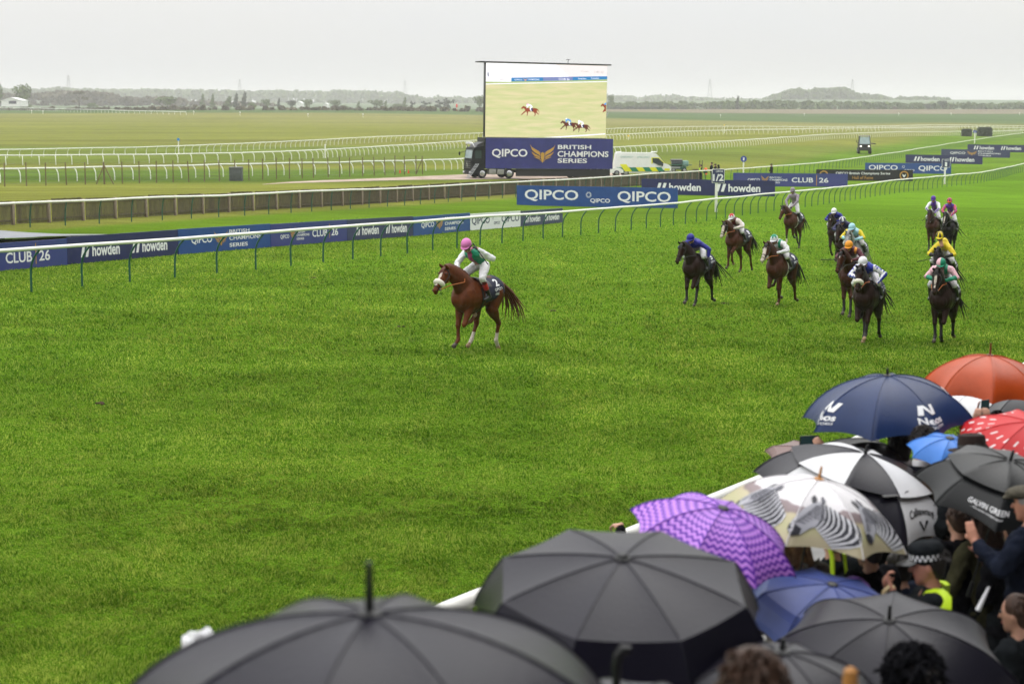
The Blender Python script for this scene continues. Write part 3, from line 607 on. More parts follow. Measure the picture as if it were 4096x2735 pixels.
def screen_truck():
    org = G(1872, 712); a = R(20); root = thing('screen_truck', 'black articulated lorry carrying a huge video screen above a navy banner', 'lorry', org, a)
    root.rotation_euler = (0, R(.9), a); s = 42.; root.scale = (1.05, 1.05, 1.05)
    def part(name, mb, m, parent=root, **k): return mb.build(name, m, parent, **k)
    # tractor cab
    mb = MB(); prof = [(.0, .35), (-.06, 1.0), (.0, 1.85), (.14, 2.8), (.24, 3.0), (1.25, 3.2), (1.25, .9), (1.1, .35)]
    mb.prism(prof, -1.22, 1.22); c = part('cab', mb, M['truck'], smooth=False)
    mb = MB(); mb.add([(-.015, -1.05, 1.95), (.115, -1.0, 2.75), (.115, 1.0, 2.75), (-.015, 1.05, 1.95)], [(0, 1, 2, 3)]); part('windscreen', mb, M['glass'], c)
    mb = MB(); mb.box((.3, -1.235, 1.95), (.95, -1.222, 2.7)); part('side_window', mb, M['glass_dark'], c)
    mb = MB()
    for z in (.95, 1.15, 1.35, 1.55): mb.box((-.085, -.95, z), (-.03, .95, z+.12))
    part('grille', mb, M['dark_metal'], c)
    mb = MB(); mb.prism([(-.02, -.02), (.1, -.2), (.24, .28), (.02, .1)], -.10, -.07, 'x'); mb.prism([(-.12, -.22), (-.02, -.35), (.06, -.2), (-.06, -.05)], -.10, -.07, 'x')
    mb.xf(Matrix.Translation((0, 0, 1.35))); part('badge', mb, M['chrome'], c)
    mb = MB(); mb.box((-.14, -1.2, .35), (.1, 1.2, .72), .04); part('bumper', mb, M['truck'], c)
    for y in (-.95, .95):
        mb = MB(); mb.box((-.16, y-.2, .5), (-.1, y+.2, .66), .02); part('headlight', mb, M['ink_white'], c)
    mb = MB(); mb.tube([(.3, -1.1, 3.0), (.15, -1.1, 3.25), (.1, -1.0, 3.42), (.1, 1.0, 3.42), (.15, 1.1, 3.25), (.3, 1.1, 3.0)], .05, 8); lb = part('light_bar', mb, M['chrome'], c)
    for y in (-.75, -.3, .3, .75):
        mb = MB(); mb.tube([(.02, y, 3.42), (.16, y, 3.42)], [.13, .1], 12); part('spot_lamp', mb, M['ink_white'], lb)
    mb = MB(); mb.prism([(.45, 3.05), (.6, 3.3), (1.2, 3.55), (1.25, 3.05)], -1.05, 1.05); part('roof_fairing', mb, mat('fairing', (.03, .03, .034), .4), c)
    mb = MB(); mb.tube([(.1, 1.22, 2.6), (-.25, 1.75, 2.45)], .025, 6); mb.ell((-.3, 1.85, 2.35), (.08, .16, .2)); part('mirror', mb, M['truck'], c)
    for x in (1.05, 3.9): 
        for sd in (-1, 1): wheel(root, (x, sd*1.05, .5), .5, .32, side=sd)
    mb = MB(); mb.box((1.3, -.45, .55), (7.5, .45, .85)); part('chassis', mb, M['dark_metal'])
    for x0, x1 in ((1.75, 2.5), (2.62, 3.35)):
        mb = MB(); mb.box((x0, -1.22, .38), (x1, -.55, .92), .06); part('fuel_tank', mb, M['tank'])
    mb = MB(); mb.box((1.33, -1.24, .95), (14.75, 1.24, 3.98), .03); tr_ = part('trailer_body', mb, M['truck2'])
    mb = MB(); mb.box((4.6, -1.16, .22), (14.7, -1.1, .94)); part('skirt', mb, M['dark_metal'], tr_)
    for x in (11.2, 12.5, 13.8):
        wheel(root, (x, -.9, .48), .48, .3); wheel(root, (x, .9, .48), .48, .3, side=1)
    # cloth banner with folds
    mb = MB(); n, k = 90, 18; bx0, bx1 = 1.36, 14.9; Hb = 3.0
    fold = lambda x, z: .035*math.sin(x*2.1+z*1.2)*math.sin(x*.9+.5)+.05*max(0, math.sin((x-1.4)*1.1+(3-z)*-1.5))**3*(z/Hb)*(x < 9)
    for i in range(n+1):
        for j in range(k+1):
            x = bx0+(bx1-bx0)*i/n; z = j/k*Hb; mb.v.append((x, -1.32-fold(x, z), .97+z))
    for i in range(n):
        for j in range(k): q = i*(k+1)+j; mb.f.append([q, q+k+1, q+k+2, q+1]); mb.m.append(0)
    ban = part('banner', mb, M['banner'], smooth=True, ang=None)
    L = bx1-bx0; px2x = lambda v: bx0+(v-300)/1240*L; py2z = lambda v: .97+(1122-v)/296*Hb
    fb = lambda x, z: Vector((x, -1.36-fold(x, z-.97), z))
    T = MB()
    for tx, x0, x1, y0, y1 in (('QIPCO', 355, 695, 932, 1020), ('BRITISH', 990, 1318, 888, 930), ('CHAMPIONS', 988, 1492, 948, 1005), ('SERIES', 990, 1280, 1020, 1064)):
        v, f = text2d(tx, .02); X0, X1, Z0, Z1 = px2x(x0), px2x(x1), py2z(y1), py2z(y0)
        T = MB(); T.add([Vector((X0+p[0]*(X1-X0), -1.44, Z0+p[1]*(Z1-Z0))) for p in v], f); part('lettering', T, M['ink_white'], ban, smooth=False, fixn=False)
    T = MB(); emblem(T, px2x(720), py2z(1064), px2x(966)-px2x(720), py2z(886)-py2z(1064), lambda x, z: Vector((x, -1.44, z)))
    part('emblem', T, mat('gold_print', (.52, .30, .06), .45), ban, smooth=False, fixn=False)
    # LED wall
    X0, X1, Z0, Z1 = 1.4, 14.25, 4.03, 11.25; yf = -.95
    mb = MB(); mb.box((X0-.08, yf+.012, Z0), (X1+.02, yf+.45, Z1), .01); scr = part('screen_housing', mb, M['dark_metal'])
    mb = MB(); mb.add([(X0, yf, Z0+.02), (X1, yf, Z0+.02), (X1, yf, Z1-.02), (X0, yf, Z1-.02)], [(0, 1, 2, 3)])
    part('screen_picture', mb, emis('screen_turf', (.56, .60, .27), 1.0, (.72, .65, .37), 1.1, (.35, 1, 2.6)), scr, smooth=False)
    mb = MB(); mb.box((X0-.8, yf-.35, Z1+.004), (X1+.3, yf+.9, Z1+.12)); part('screen_roof', mb, M['dark_metal'], scr)
    mb = MB(); mb.tube([(X0+8.7, yf+.2, Z1+.12), (X0+8.7, yf+.2, Z1+.5)], .03, 6); mb.tube([(X0+8.5, yf+.2, Z1+.5), (X0+8.9, yf+.2, Z1+.5)], .03, 6); part('aerial', mb, M['dark_metal'], scr)
    U = lambda x, y, o=.01: Vector((X0+(x-200)/1968*(X1-X0), yf-o, Z0+.02+(1285-y)/1200*(Z1-Z0-.04)))
    P = MB(); mats = [emis('screen_white', (1.0, 1.0, 1.05)), emis('screen_blue', (.03, .22, .50)), emis('screen_grey', (.55, .50, .47)), emis('screen_horse', (.30, .06, .025)), emis('screen_bay', (.13, .035, .02)), emis('screen_navy', (.03, .04, .10)), emis('screen_orange', (.8, .4, .2)), emis('screen_pink', (.85, .45, .55)), emis('screen_violet', (.20, .25, .48)), emis('screen_skyblue', (.10, .35, .75)), emis('screen_palegreen', (.42, .52, .20)), emis('screen_faint', (.90, .82, .80))]
    def pl(pts, m, o): P.add([U(x, y, o) for x, y in pts], [tuple(range(len(pts)))], m)
    pl([(200, 87), (2168, 87), (2168, 258), (605, 318), (200, 320)], 0, .010)
    pl([(1330, 87), (2168, 87), (2168, 250), (1540, 282)], 11, .013)
    pl([(200, 320), (605, 318), (605, 385), (200, 390)], 0, .012); pl([(605, 318), (1115, 298), (1115, 360), (605, 378)], 1, .012); pl([(1115, 298), (1600, 279), (1600, 340), (1115, 360)], 8, .012); pl([(1600, 279), (2168, 256), (2168, 308), (1600, 340)], 1, .012)
    pl([(200, 392), (2168, 310), (2168, 338), (200, 420)], 10, .011)
    pl([(200, 422), (2168, 338), (2168, 351), (200, 436)], 0, .014); pl([(1120, 1285), (2158, 1207), (2158, 1224), (1400, 1285)], 0, .014)
    def tx(s_, x0, y1, x1, y0, m):
        v, f = text2d(s_, .01); P.add([U(x0+p[0]*(x1-x0), y1+p[1]*(y0-y1), .018) for p in v], f, m)
    tx('31mph', 1730, 206, 1860, 172, 2); tx('1:40.32', 1958, 210, 2108, 172, 2); tx('QIPCO', 385, 372, 575, 334, 2); tx('QIPCO', 655, 362, 780, 336, 0); tx('CHAMPIONS', 870, 350, 1055, 326, 0); tx('CLUB 26', 1370, 338, 1545, 304, 0); tx('howden', 1690, 318, 1820, 294, 0); tx('howden', 1900, 306, 2030, 284, 0)
    pl([(790, 322), (830, 345), (870, 318), (832, 370)], 6, .016)
    pl([(225, 245), (240, 240), (245, 305), (230, 308)], 5, .016)
    def rider(x, y, w_, hm, cap, silk, pr=True):
        f = lambda S_, m, o: pl([(x+a_*w_, y-b_*w_) for a_, b_ in S_], m, o)
        if pr: f(HORSE_SIL, hm, .016); f(CLOTH_SIL, 5, .02); f(LEG_SIL, 0, .024)
        f(JOCK_SIL, silk, .022); f(CAP_SIL, cap, .026)
    rider(770, 925, 295, 3, 7, 0); rider(1412, 1150, 285, 4, 0, 9); rider(1620, 1180, 285, 4, 0, 0)
    x, y, w_ = 2070, 862, 285
    pl([(x, y-.40*w_), (x+.03*w_, y-.335*w_), (x+.115*w_, y-.40*w_), (x+.235*w_, y-.265*w_), (x+.10*w_, y), (x+.14*w_, y-.02*w_), (2160, y-.1*w_), (2160, y-.52*w_), (x+.155*w_, y-.5*w_), (x+.11*w_, y-.54*w_)], 3, .016); pl([(2125, 715), (2162, 690), (2162, 730), (2130, 735)], 9, .02)
    part('screen_image', P, mats, scr, smooth=False, fixn=False)
    # access steps
    mb = MB()
    for y in (-1.6, -2.0, -2.4): mb.tube([(.35, y+.2, 1.45), (-.75, y, 0)], .028, 6)
    for t in (.2, .4, .6, .8): mb.box((.35-1.1*t-.1, -2.3, 1.45*(1-t)-.015), (.35-1.1*t+.1, -1.5, 1.45*(1-t)+.015))
    part('steps', mb, M['steel'])
    # ladder behind
    mb = MB()
    for d in (0, .45): mb.tube([(14.2, 1.6+d, .9*5), (15.6, 1.6+d, 6.6)], .03, 6)
    for t in np.linspace(.05, .95, 8): mb.tube([(14.2+1.4*t, 1.6, 4.5+2.1*t), (14.2+1.4*t, 2.05, 4.5+2.1*t)], .02, 5)
    part('ladder', mb, M['steel'])
screen_truck()

# ------------------------------------------------------------------ ambulance and other vehicles
M['van_white'] = mat('van_white', (.76, .77, .74), .35, .04, 2, coat=.2); M['amb_yellow'] = mat('amb_yellow', (.72, .72, .02), .4); M['amb_green'] = mat('amb_green', (.01, .20, .11), .4)
def ambulance():
    p = G(2452, 704); root = thing('ambulance', 'white ambulance van with yellow and green checked stripe behind the slatted fence', 'ambulance', p, R(4)); s = p.y/FP
    k = 229*s/6.4; pr = [(0, .42), (.02, 1.0), (.28, 2.52), (.42, 2.62), (4.35, 2.56), (4.7, 2.46), (5.0, 2.16), (5.62, 1.42), (6.15, 1.22), (6.38, 1.0), (6.42, .5), (6.2, .4)]
    mb = MB(); n = len(pr); W = [1.0, 1.0, .93, .86, .86, .86, .9, .98, .95, .9, .9, .92]
    mb.add([(x, -w_, z) for (x, z), w_ in zip(pr, W)]+[(x, w_, z) for (x, z), w_ in zip(pr, W)], [tuple(range(n)), tuple(range(2*n-1, n-1, -1))]+[(i, n+i, n+(i+1) % n, (i+1) % n) for i in range(n)])
    b = mb.build('body', M['van_white'], root, ang=25)
    side = lambda x, z: Vector((x, -1.012+max(0, z-1.0)*.076+.0, z))
    def pan(name, poly, m, o=0.):
        q = MB(); q.add([side(x, z)+Vector((0, -o, 0)) for x, z in poly], [tuple(range(len(poly)))]); return q.build(name, m, b, smooth=False)
    pan('side_window', [(4.25, 1.98), (4.95, 1.98), (5.5, 1.45), (5.35, 1.22), (4.95, 1.22), (4.3, 1.5)], M['glass_dark'], .03)
    pan('window_trim', [(4.15, 2.06), (5.0, 2.06), (5.62, 1.42), (5.5, 1.45), (4.95, 1.98), (4.25, 1.98), (4.3, 1.4), (4.15, 1.35)], M['amb_yellow'], .02)
    q = MB(); q.add([(5.02, -.82, 2.15), (5.62, -.9, 1.45), (5.62, .9, 1.45), (5.02, .82, 2.15)], [(0, 1, 2, 3)]); q.xf(Matrix.Translation((.02, 0, .015))); q.build('windscreen', M['glass'], b)
    xs = [.1, .95, 1.75, 2.5, 3.25, 4.0, 4.7, 5.35]; sl_ = -.28
    z0, z1 = .52, .98
    for i in range(len(xs)-1):
        pan('stripe', [(xs[i]-sl_*.0+.25, z0), (xs[i+1]+.25, z0), (xs[i+1]-.1, z1), (xs[i]-.1, z1)], M['amb_green'] if i % 2 == 0 else M['amb_yellow'], .012)
    pan('stripe', [(.62, 1.32), (1.35, 1.32), (1.6, .985), (.87, .985)], M['amb_yellow'], .012)
    pan('stripe', [(5.6, .62), (6.2, .62), (6.2, .85), (5.6, .85)], M['amb_yellow'], .03)
    q = MB(); put_text(q, 'EMERGENCY', .72, 2.02, 1.4, .2, lambda x, z: side(x, z)+Vector((0, -.02, 0))); q.build('lettering', mat('green_ink', (.25, .45, .38), .5), b, smooth=False, fixn=False); q = MB(); put_text(q, 'AMBULANCE', 2.55, 2.0, 1.4, .2, lambda x, z: side(x, z)+Vector((0, -.02, 0))); q.build('lettering', mat('pale_green_ink', (.25, .45, .38), .5), b, smooth=False, fixn=False)
    for x in (.35, 4.3):
        q = MB(); q.box((x, -.6, 2.6), (x+.5, .6, 2.7), .03); q.build('light_bar', M['ink_white'], b)
    q = MB(); q.ell((5.35, -1.1, 1.25), (.1, .1, .17)); q.build('mirror', M['dark_metal'], b)
    q = MB(); q.ell((4.5, -.72, 1.72), (.09, .09, .12)); q.box((4.35, -.85, 1.3), (4.65, -.45, 1.58), .08); q.build('driver', mat('dark_clothes', (.02, .022, .02), .8), b)
    for x in (1.3, 5.35):
        for sd in (-1, 1): wheel(root, (x, sd*.88, .36), .36, .24, side=sd)
    root.scale = (k, k, k)
ambulance()
def car():
    p = G(2350, 704); root = thing('parked_car', 'white car with its nose showing past the back of the screen truck', 'car', p, R(4)); 
    pr = [(0, .35), (-.02, .8), (.15, 1.0), (.7, 1.42), (1.9, 1.45), (2.7, 1.0), (3.7, .86), (4.0, .66), (4.02, .35)]; n = len(pr); W = [.85, .88, .84, .62, .62, .84, .82, .74, .74]
    mb = MB(); mb.add([(x, -w_, z) for (x, z), w_ in zip(pr, W)]+[(x, w_, z) for (x, z), w_ in zip(pr, W)], [tuple(range(n)), tuple(range(2*n-1, n-1, -1))]+[(i, n+i, n+(i+1) % n, (i+1) % n) for i in range(n)])
    b = mb.build('body', M['van_white'], root, ang=25)
    q = MB(); q.add([(.5, -.80, 1.05), (.8, -.64, 1.38), (1.85, -.64, 1.40), (2.5, -.82, 1.05)], [(0, 1, 2, 3)]); q.xf(Matrix.Translation((0, -.02, 0))); q.build('side_window', M['glass_dark'], b)
    for y in (-.6, .6):
        q = MB(); q.ell((3.9, y, .7), (.12, .16, .07)); q.build('headlight', M['glass_dark'], b)
    for x in (.75, 3.25):
        for sd in (-1, 1): wheel(root, (x, sd*.76, .32), .32, .2, side=sd)
car()
q = MB(); p = G(2490, 701); s = p.y/FP; q.box((0, -.1, .25), (155*s, .0, .55), .02); q.box((.3, -.06, 0), (.4, -.02, .25)); q.box((150*s, -.06, 0), (152*s, -.02, .25)); tag(q.build('low_barrier', M['van_white'], None, p, smooth=False), 'low white plank barrier lying in front of the ambulance', 'barrier')
M['green_paint'] = mat('machine_green', (.02, .09, .06), .45, .25, 4)
def sprayer():
    p = G(2712, 690); root = thing('utility_vehicle', 'dark green utility vehicle with a long green boom right of the ambulance', 'utility vehicle', p)
    q = MB(); q.box((-.95, -.7, .35), (1.0, .7, .75), .06); b = q.build('body', M['green_paint'], root)
    q = MB(); q.box((-.9, -.65, .76), (.45, .65, 1.45), .08); q.build('cab', M['glass_dark'], b)
    q = MB(); q.tube([(-.95, 0, 1.55), (.5, 0, 1.55)], .22, 12, asp=[(.7, .16)]*2); q.build('roof', M['dark_metal'], b)
    q = MB(); q.box((.5, -.55, .76), (1.3, .55, 1.5), .1); q.build('tank', mat('tank_green', (.18, .30, .27), .5), b)
    q = MB(); q.tube([(-1.55, -.85, .98), (1.65, -.85, .96)], .06, 8); q.build('boom', M['green_paint'], b)
    q = MB(); q.box((-1.0, -.85, .5), (.2, -.72, .72), .02); q.build('bumper', M['steel'], b)
    for x in (-.65, .75):
        for sd in (-1, 1): wheel(root, (x, sd*.62, .3), .3, .22, side=sd)
sprayer()
def buggy():
    p = G(3457, 616); s = p.y/FP; k = 56*s/1.5
    root = thing('utility_buggy', 'dark four-wheeled buggy with lit headlights driving across the open heath', 'utility vehicle', p, R(-8)); 
    q = MB(); q.prism([(-.6, .35), (-.72, .75), (-.68, .95), (-.4, 1.02), (1.9, 1.0), (1.9, .35)], -.62, .62, 'x'); q2 = MB(); q2.v = [(y, x, z) for (x, y, z) in [(v[1], v[0], v[2]) for v in q.v]]
    q2 = MB(); pr = [(-.6, .35), (-.75, .75), (-.68, .98), (-.4, 1.05), (1.9, 1.02), (1.9, .35)]; n = len(pr)
    q2.add([(-.62, y, z) for y, z in pr]+[(.62, y, z) for y, z in pr], [tuple(range(n)), tuple(range(2*n-1, n-1, -1))]+[(i, n+i, n+(i+1) % n, (i+1) % n) for i in range(n)])
    b = q2.build('body', M['truck'], root, ang=25)
    q = MB()
    for x in (-.58, .58):
        q.tube([(x, -.42, 1.05), (x*.9, -.1, 1.85)], .045, 6); q.tube([(x, 1.2, 1.05), (x*.9, 1.1, 1.85)], .045, 6)
    q.build('roll_cage', M['dark_metal'], b)
    q = MB(); q.add([(-.54, -.40, 1.06), (.54, -.40, 1.06), (.5, -.12, 1.8), (-.5, -.12, 1.8)], [(0, 1, 2, 3)]); q.build('windscreen', M['glass'], b)
    q = MB(); q.box((-.56, -.2, 1.86), (.56, 1.2, 1.95), .03); q.build('roof', mat('buggy_roof', (.25, .24, .22), .6), b)
    for x in (-.42, .42):
        q = MB(); q.ell((x, -.74, .82), (.1, .04, .08)); q.build('headlight', emis('lamp_lit', (1, .95, .75), 2.2), b)
    q = MB(); q.tube([(-.6, -.1, 1.15), (-.85, -.1, 1.2)], .03, 6); q.ell((-.82, -.1, 1.35), (.05, .04, .12)); q.build('mirror', M['dark_metal'], b)
    q = MB(); q.tube([(.6, .1, 1.12), (1.2, .1, 1.05)], .06, 6); q.build('spray_arm', M['dark_metal'], b)
    q = MB(); q.box((-.5, -.76, .4), (.5, -.70, .68), .02); q.build('bumper', M['dark_metal'], b)
    for y in (-.35, 1.45):
        for x in (-.6, .6): wheel(root, (x, y, .32), .32, .24, 'x', side=(1 if x > 0 else -1))
    root.scale = (k, k, k)
buggy()
# ------------------------------------------------------------------ trees, woods and hills
def leafy(name, c, c2):
    m = bpy.data.materials.new(name); m.use_nodes = True; t = m.node_tree; b = t.nodes['Principled BSDF']; b.inputs['Roughness'].default_value = .8; b.inputs['Specular IOR Level'].default_value = .15
    geo = N(t, 'ShaderNodeNewGeometry'); r = N(t, 'ShaderNodeValToRGB'); r.color_ramp.elements[0].color = (*c, 1); r.color_ramp.elements[1].color = (*c2, 1)
    t.links.new(geo.outputs['Random Per Island'], r.inputs[0]); t.links.new(r.outputs[0], b.inputs['Base Color']); return m
LM = [leafy('leaf_green', (.07, .11, .032), (.14, .19, .06)), leafy('leaf_dark', (.022, .036, .020), (.05, .065, .032)), leafy('leaf_brown', (.075, .065, .038), (.14, .12, .07)), leafy('leaf_pale', (.09, .12, .05), (.16, .19, .08))]
M['bark'] = mat('bark', (.05, .04, .03), .9, .3, 3)
def crown_pts(lobes, n):
    P = []
    wt = [l[3]*l[4]*l[5] for l in lobes]
    for _ in range(n):
        cx, cy, cz, rx, ry, rz = random.choices(lobes, wt)[0]
        v = Vector((random.gauss(0, 1), random.gauss(0, 1), random.gauss(0, 1))).normalized()*random.random()**.33
        P.append(Vector((cx+v.x*rx, cy+v.y*ry, cz+v.z*rz)))
    return P
def leaf_mesh(mb, P, sz):
    for p in P:
        n = Vector((random.gauss(0, 1), random.gauss(0, 1), random.gauss(0, 1)+.4)).normalized(); a = n.orthogonal().normalized(); b = n.cross(a); s_ = sz*(.6+.8*random.random()); r = random.random()*6.28
        a2 = a*math.cos(r)+b*math.sin(r); b2 = n.cross(a2)
        mb.add([p-a2*s_, p-b2*s_*.7, p+a2*s_, p+b2*s_*.7], [(0, 1, 2, 3)])
def tree_meshes(kind):
    """unit tree: height 1, width about 1 (scaled later)"""
    random.seed(100+kind); L = []
    if kind == 0:      # round broadleaf
        for _ in range(9): a = random.random()*6.28; r = .27*random.random()**.5; L.append((math.cos(a)*r, math.sin(a)*r, .35+.42*random.random(), .2, .2, .16))
    elif kind == 1:    # poplar-like column
        for i in range(8): L.append((random.gauss(0, .07), random.gauss(0, .07), .16+.1*i, .26-.018*i, .26-.018*i, .1))
    elif kind == 2:    # low bush
        for _ in range(8): a = random.random()*6.28; r = .33*random.random()**.5; L.append((math.cos(a)*r, math.sin(a)*r, .2+.45*random.random(), .2, .2, .22))
    elif kind == 3:    # umbrella pine
        for cx, cz, r in ((-.12, .9, .22), (.1, .92, .2), (-.02, .95, .22), (.34, .58, .15), (-.3, .42, .13), (.2, .62, .12)): L.append((cx, random.gauss(0, .05), cz, r, r, .06))
    else:              # ragged conifer clump
        for i in range(9): L.append((random.gauss(0, .2), random.gauss(0, .15), .15+.7*random.random()**1.3, .17, .17, .15))
    mb = MB(); leaf_mesh(mb, crown_pts(L, 420), .052)
    cme = lambda m: mb.mesh('crown', m, smooth=False, fixn=False)
    tb = MB(); tb.tube([(0, 0, -.03), (.01, 0, .2), (0, .01, .5), (.01, 0, .8)], [.03, .024, .016, .006], 6)
    for _ in range(4 if kind != 3 else 6):
        a = random.random()*6.28; z = .25+.35*random.random(); tb.tube([(0, 0, z), (math.cos(a)*.2, math.sin(a)*.2, z+.18)], [.012, .004], 5)
    return cme, tb.mesh('trunk', M['bark'])
TK = {}
def tree(px, base, top, wpx, kind, m, label, Y=None, name='tree', group='trees on the far side of the heath'):
    p = gp(px, Y) if Y else G(px, base)
    if not Y and p.y > 1500: p = gp(px, 1100.)
    s = p.y/FP; _, rz = ray(px, top); H = CZ+rz*p.y-p.z; W = wpx*s*1.2; H *= 1.12
    if kind not in TK: c, tmesh = tree_meshes(kind); TK[kind] = (c, tmesh, {})
    c, tm, ms = TK[kind]
    if m not in ms: ms[m] = c(LM[m])
    r = thing(name, label, 'tree' if name == 'tree' else 'bush', p, random.random()*.6-.3, group); r.scale = (W, W, max(H, 1.2))
    link('crown', ms[m], r); link('trunk', tm, r)
TR = [(10, 444, 335, 62, 0, 0, 'broad hazy tree cut by the left edge'), (115, 444, 337, 78, 0, 0, 'tall rounded tree beside the white barn'), (125, 434, 402, 46, 2, 0, 'green bush in front of the white barn'),
 (335, 438, 374, 62, 3, 2, 'flat-topped brownish pine with a bare trunk'), (390, 438, 405, 48, 2, 0, 'rounded bush right of the flat-topped pine'), (685, 444, 385, 88, 0, 0, 'wide round tree standing alone left of the poplars'), (640, 446, 425, 30, 2, 2, 'small brown bush at the foot of the wide round tree'),
 (775, 447, 420, 26, 2, 2, 'small brown bush left of the poplars'), (822, 449, 380, 30, 1, 0, 'slender poplar, left one of a close pair'), (862, 450, 380, 29, 1, 0, 'slender poplar, right one of a close pair'), (925, 444, 390, 54, 1, 0, 'broad poplar left of the dark poplar clump'), (955, 446, 377, 34, 1, 1, 'dark poplar joined to a taller one on its right'), (988, 444, 372, 40, 1, 1, 'tallest dark poplar in the clump'),
 (1020, 446, 402, 40, 2, 0, 'bush right of the dark poplar clump'), (1075, 442, 396, 44, 0, 0, 'round tree in front of the hazy wood'), (1125, 436, 396, 22, 1, 1, 'narrow dark tree left of the white tent'), (1176, 446, 402, 42, 0, 1, 'dark round tree just left of the white tent'), (1238, 446, 397, 52, 0, 0, 'round tree just right of the white tent'), (1348, 448, 399, 58, 0, 0, 'large round tree near the small white roof'), (1385, 452, 416, 40, 2, 3, 'pale bush below a large round tree'), (1440, 444, 407, 26, 1, 0, 'narrow tree between two round ones'), (1512, 446, 399, 76, 0, 0, 'wide dome-shaped tree, largest between tent and screen'), (1548, 445, 402, 22, 1, 0, 'narrow tree touching the wide dome-shaped tree'), (1598, 446, 408, 54, 2, 0, 'bushy tree right of the wide dome-shaped tree'), (1622, 442, 392, 30, 1, 0, 'taller pale tree behind a bushy one'), (1653, 438, 404, 22, 4, 1, 'little dark conifer beside a pale tree'), (1703, 448, 404, 42, 4, 1, 'dark ragged conifer left of the big conifer clump'), (1762, 448, 400, 50, 4, 1, 'left half of the big dark conifer clump'), (1795, 448, 392, 46, 4, 1, 'right half of the big dark conifer clump'), (1920, 448, 382, 54, 0, 0, 'tree half hidden by the left side of the screen'),
 (2440, 448, 378, 30, 0, 0, 'tree half hidden by the right side of the screen'), (2470, 452, 424, 62, 2, 1, 'dark bush nearest the right side of the screen'), (2518, 450, 421, 56, 2, 1, 'dark bush, second from the right side of the screen'), (2572, 450, 422, 62, 2, 1, 'dark bush, third from the right side of the screen'), (2618, 450, 421, 52, 2, 1, 'dark bush, fourth from the right side of the screen'), (2690, 450, 421, 38, 2, 1, 'dark bush standing left of a gap in the hedge'), (2722, 450, 429, 32, 2, 1, 'small dark bush at the edge of the gap in the hedge'), (2850, 452, 430, 62, 2, 2, 'purplish low bush by a white gate rail'), (2940, 448, 388, 30, 1, 1, 'tall dark poplar standing alone right of the screen'), (2985, 446, 402, 30, 1, 3, 'paler tree just right of the lone dark poplar'), (3115, 450, 424, 38, 2, 0, 'low round bush on the brown bank'), (3165, 446, 417, 21, 1, 0, 'narrow small tree on the brown bank'), (3283, 450, 414, 29, 1, 0, 'upright tree on the bank below the far hill'), (3327, 452, 426, 19, 2, 2, 'thin brownish bush on the right-hand bank'), (3443, 452, 424, 27, 2, 0, 'rounded green bush on the bank'), (3507, 452, 431, 17, 2, 2, 'small brownish bush leaning left'), (3566, 450, 421, 24, 2, 2, 'brownish bush left of a green one'), (3600, 450, 420, 22, 1, 3, 'pale upright bush beside a brownish one'), (3660, 449, 409, 42, 0, 0, 'round tree, left of a pair at the right'), (3694, 449, 415, 27, 0, 1, 'dark narrow tree, right of a pair at the right'), (3755, 455, 402, 40, 0, 1, 'tallest tree of the right-hand bank'), (3783, 449, 419, 12, 1, 2, 'thin brown sapling beside the tallest right-hand tree'), (3840, 452, 435, 40, 2, 2, 'low spreading bush near the right end of the bank'), (3900, 454, 428, 19, 2, 2, 'small brown bush near the right edge'), (3985, 457, 449, 20, 2, 1, 'tiny dark shrub at the far right')]
for t_ in TR:
    nm = 'bush' if 'bush' in t_[6] or 'shrub' in t_[6] else 'tree'
    tree(t_[0], min(t_[1], 452) if t_[0] < 2000 else t_[1], t_[2], t_[3], t_[4], t_[5], t_[6], Y=(1290 if t_[0] < 2000 else 1420)+random.random()*60, name=nm)
def mass(name, label, ridge, base, Y0, Y1, m, sz, n, lob=26, cat='woodland'):
    """a far wood: leaf clumps filling lumps below a ridge line given in photo pixels"""
    rx_ = np.array(ridge, float); mb = MB(); x0, x1 = rx_[0, 0], rx_[-1, 0]
    for i in range(n):
        px = x0+(x1-x0)*random.random(); Y = Y0+(Y1-Y0)*random.random(); top = np.interp(px, rx_[:, 0], rx_[:, 1])+random.gauss(0, 2.5)+5*random.random()
        b = np.interp(px, *np.array(base, float).T); s_ = Y/FP; r = lob*s_*(.35+.5*random.random())
        for q in range(2):
            y = top+(b-top)*(0 if q == 0 else random.random()); p = at(px, y, Y); p.z -= r*.6
            for c in crown_pts([(p.x, p.y, p.z, r*1.2, r*1.2, r*.8)], 26): leaf_mesh(mb, [c], sz)
    tag(mb.build(name, LM[m], smooth=False, fixn=False), label, cat, kind='stuff')
random.seed(5)
mass('far_wood', 'hazy far-off wood stretching behind the trees on the left', [(-300, 355), (0, 358), (150, 360), (250, 354), (330, 358), (420, 362), (650, 360), (900, 366), (1100, 366), (1300, 367), (1460, 368), (1600, 374), (1690, 392), (1930, 396), (2100, 396)], [(-300, 432), (2100, 432)], 3200, 3700, 0, 4.0, 620)
mass('near_wood', 'mixed brown and green wood behind the white barn', [(-300, 372), (60, 380), (250, 368), (420, 372), (520, 395), (600, 388), (760, 402), (900, 410), (1100, 420)], [(-300, 436), (1100, 436)], 1800, 2000, 2, 2.4, 260, 22)
mass('far_wood', 'pale misty wood along the horizon right of the screen', [(2300, 384), (2440, 386), (2600, 388), (2690, 386), (2760, 394), (2900, 398), (3060, 400)], [(2300, 432), (3060, 432)], 3200, 3700, 0, 4.0, 240)
mass('hilltop_wood', 'wooded hilltop on the right horizon', [(3060, 394), (3130, 374), (3180, 360), (3235, 366), (3290, 357), (3370, 354), (3430, 374), (3480, 388), (3515, 380), (3560, 397), (3640, 394), (3720, 391), (3800, 399)], [(3060, 402), (3800, 402)], 2650, 2760, 0, 3.2, 330, 20)
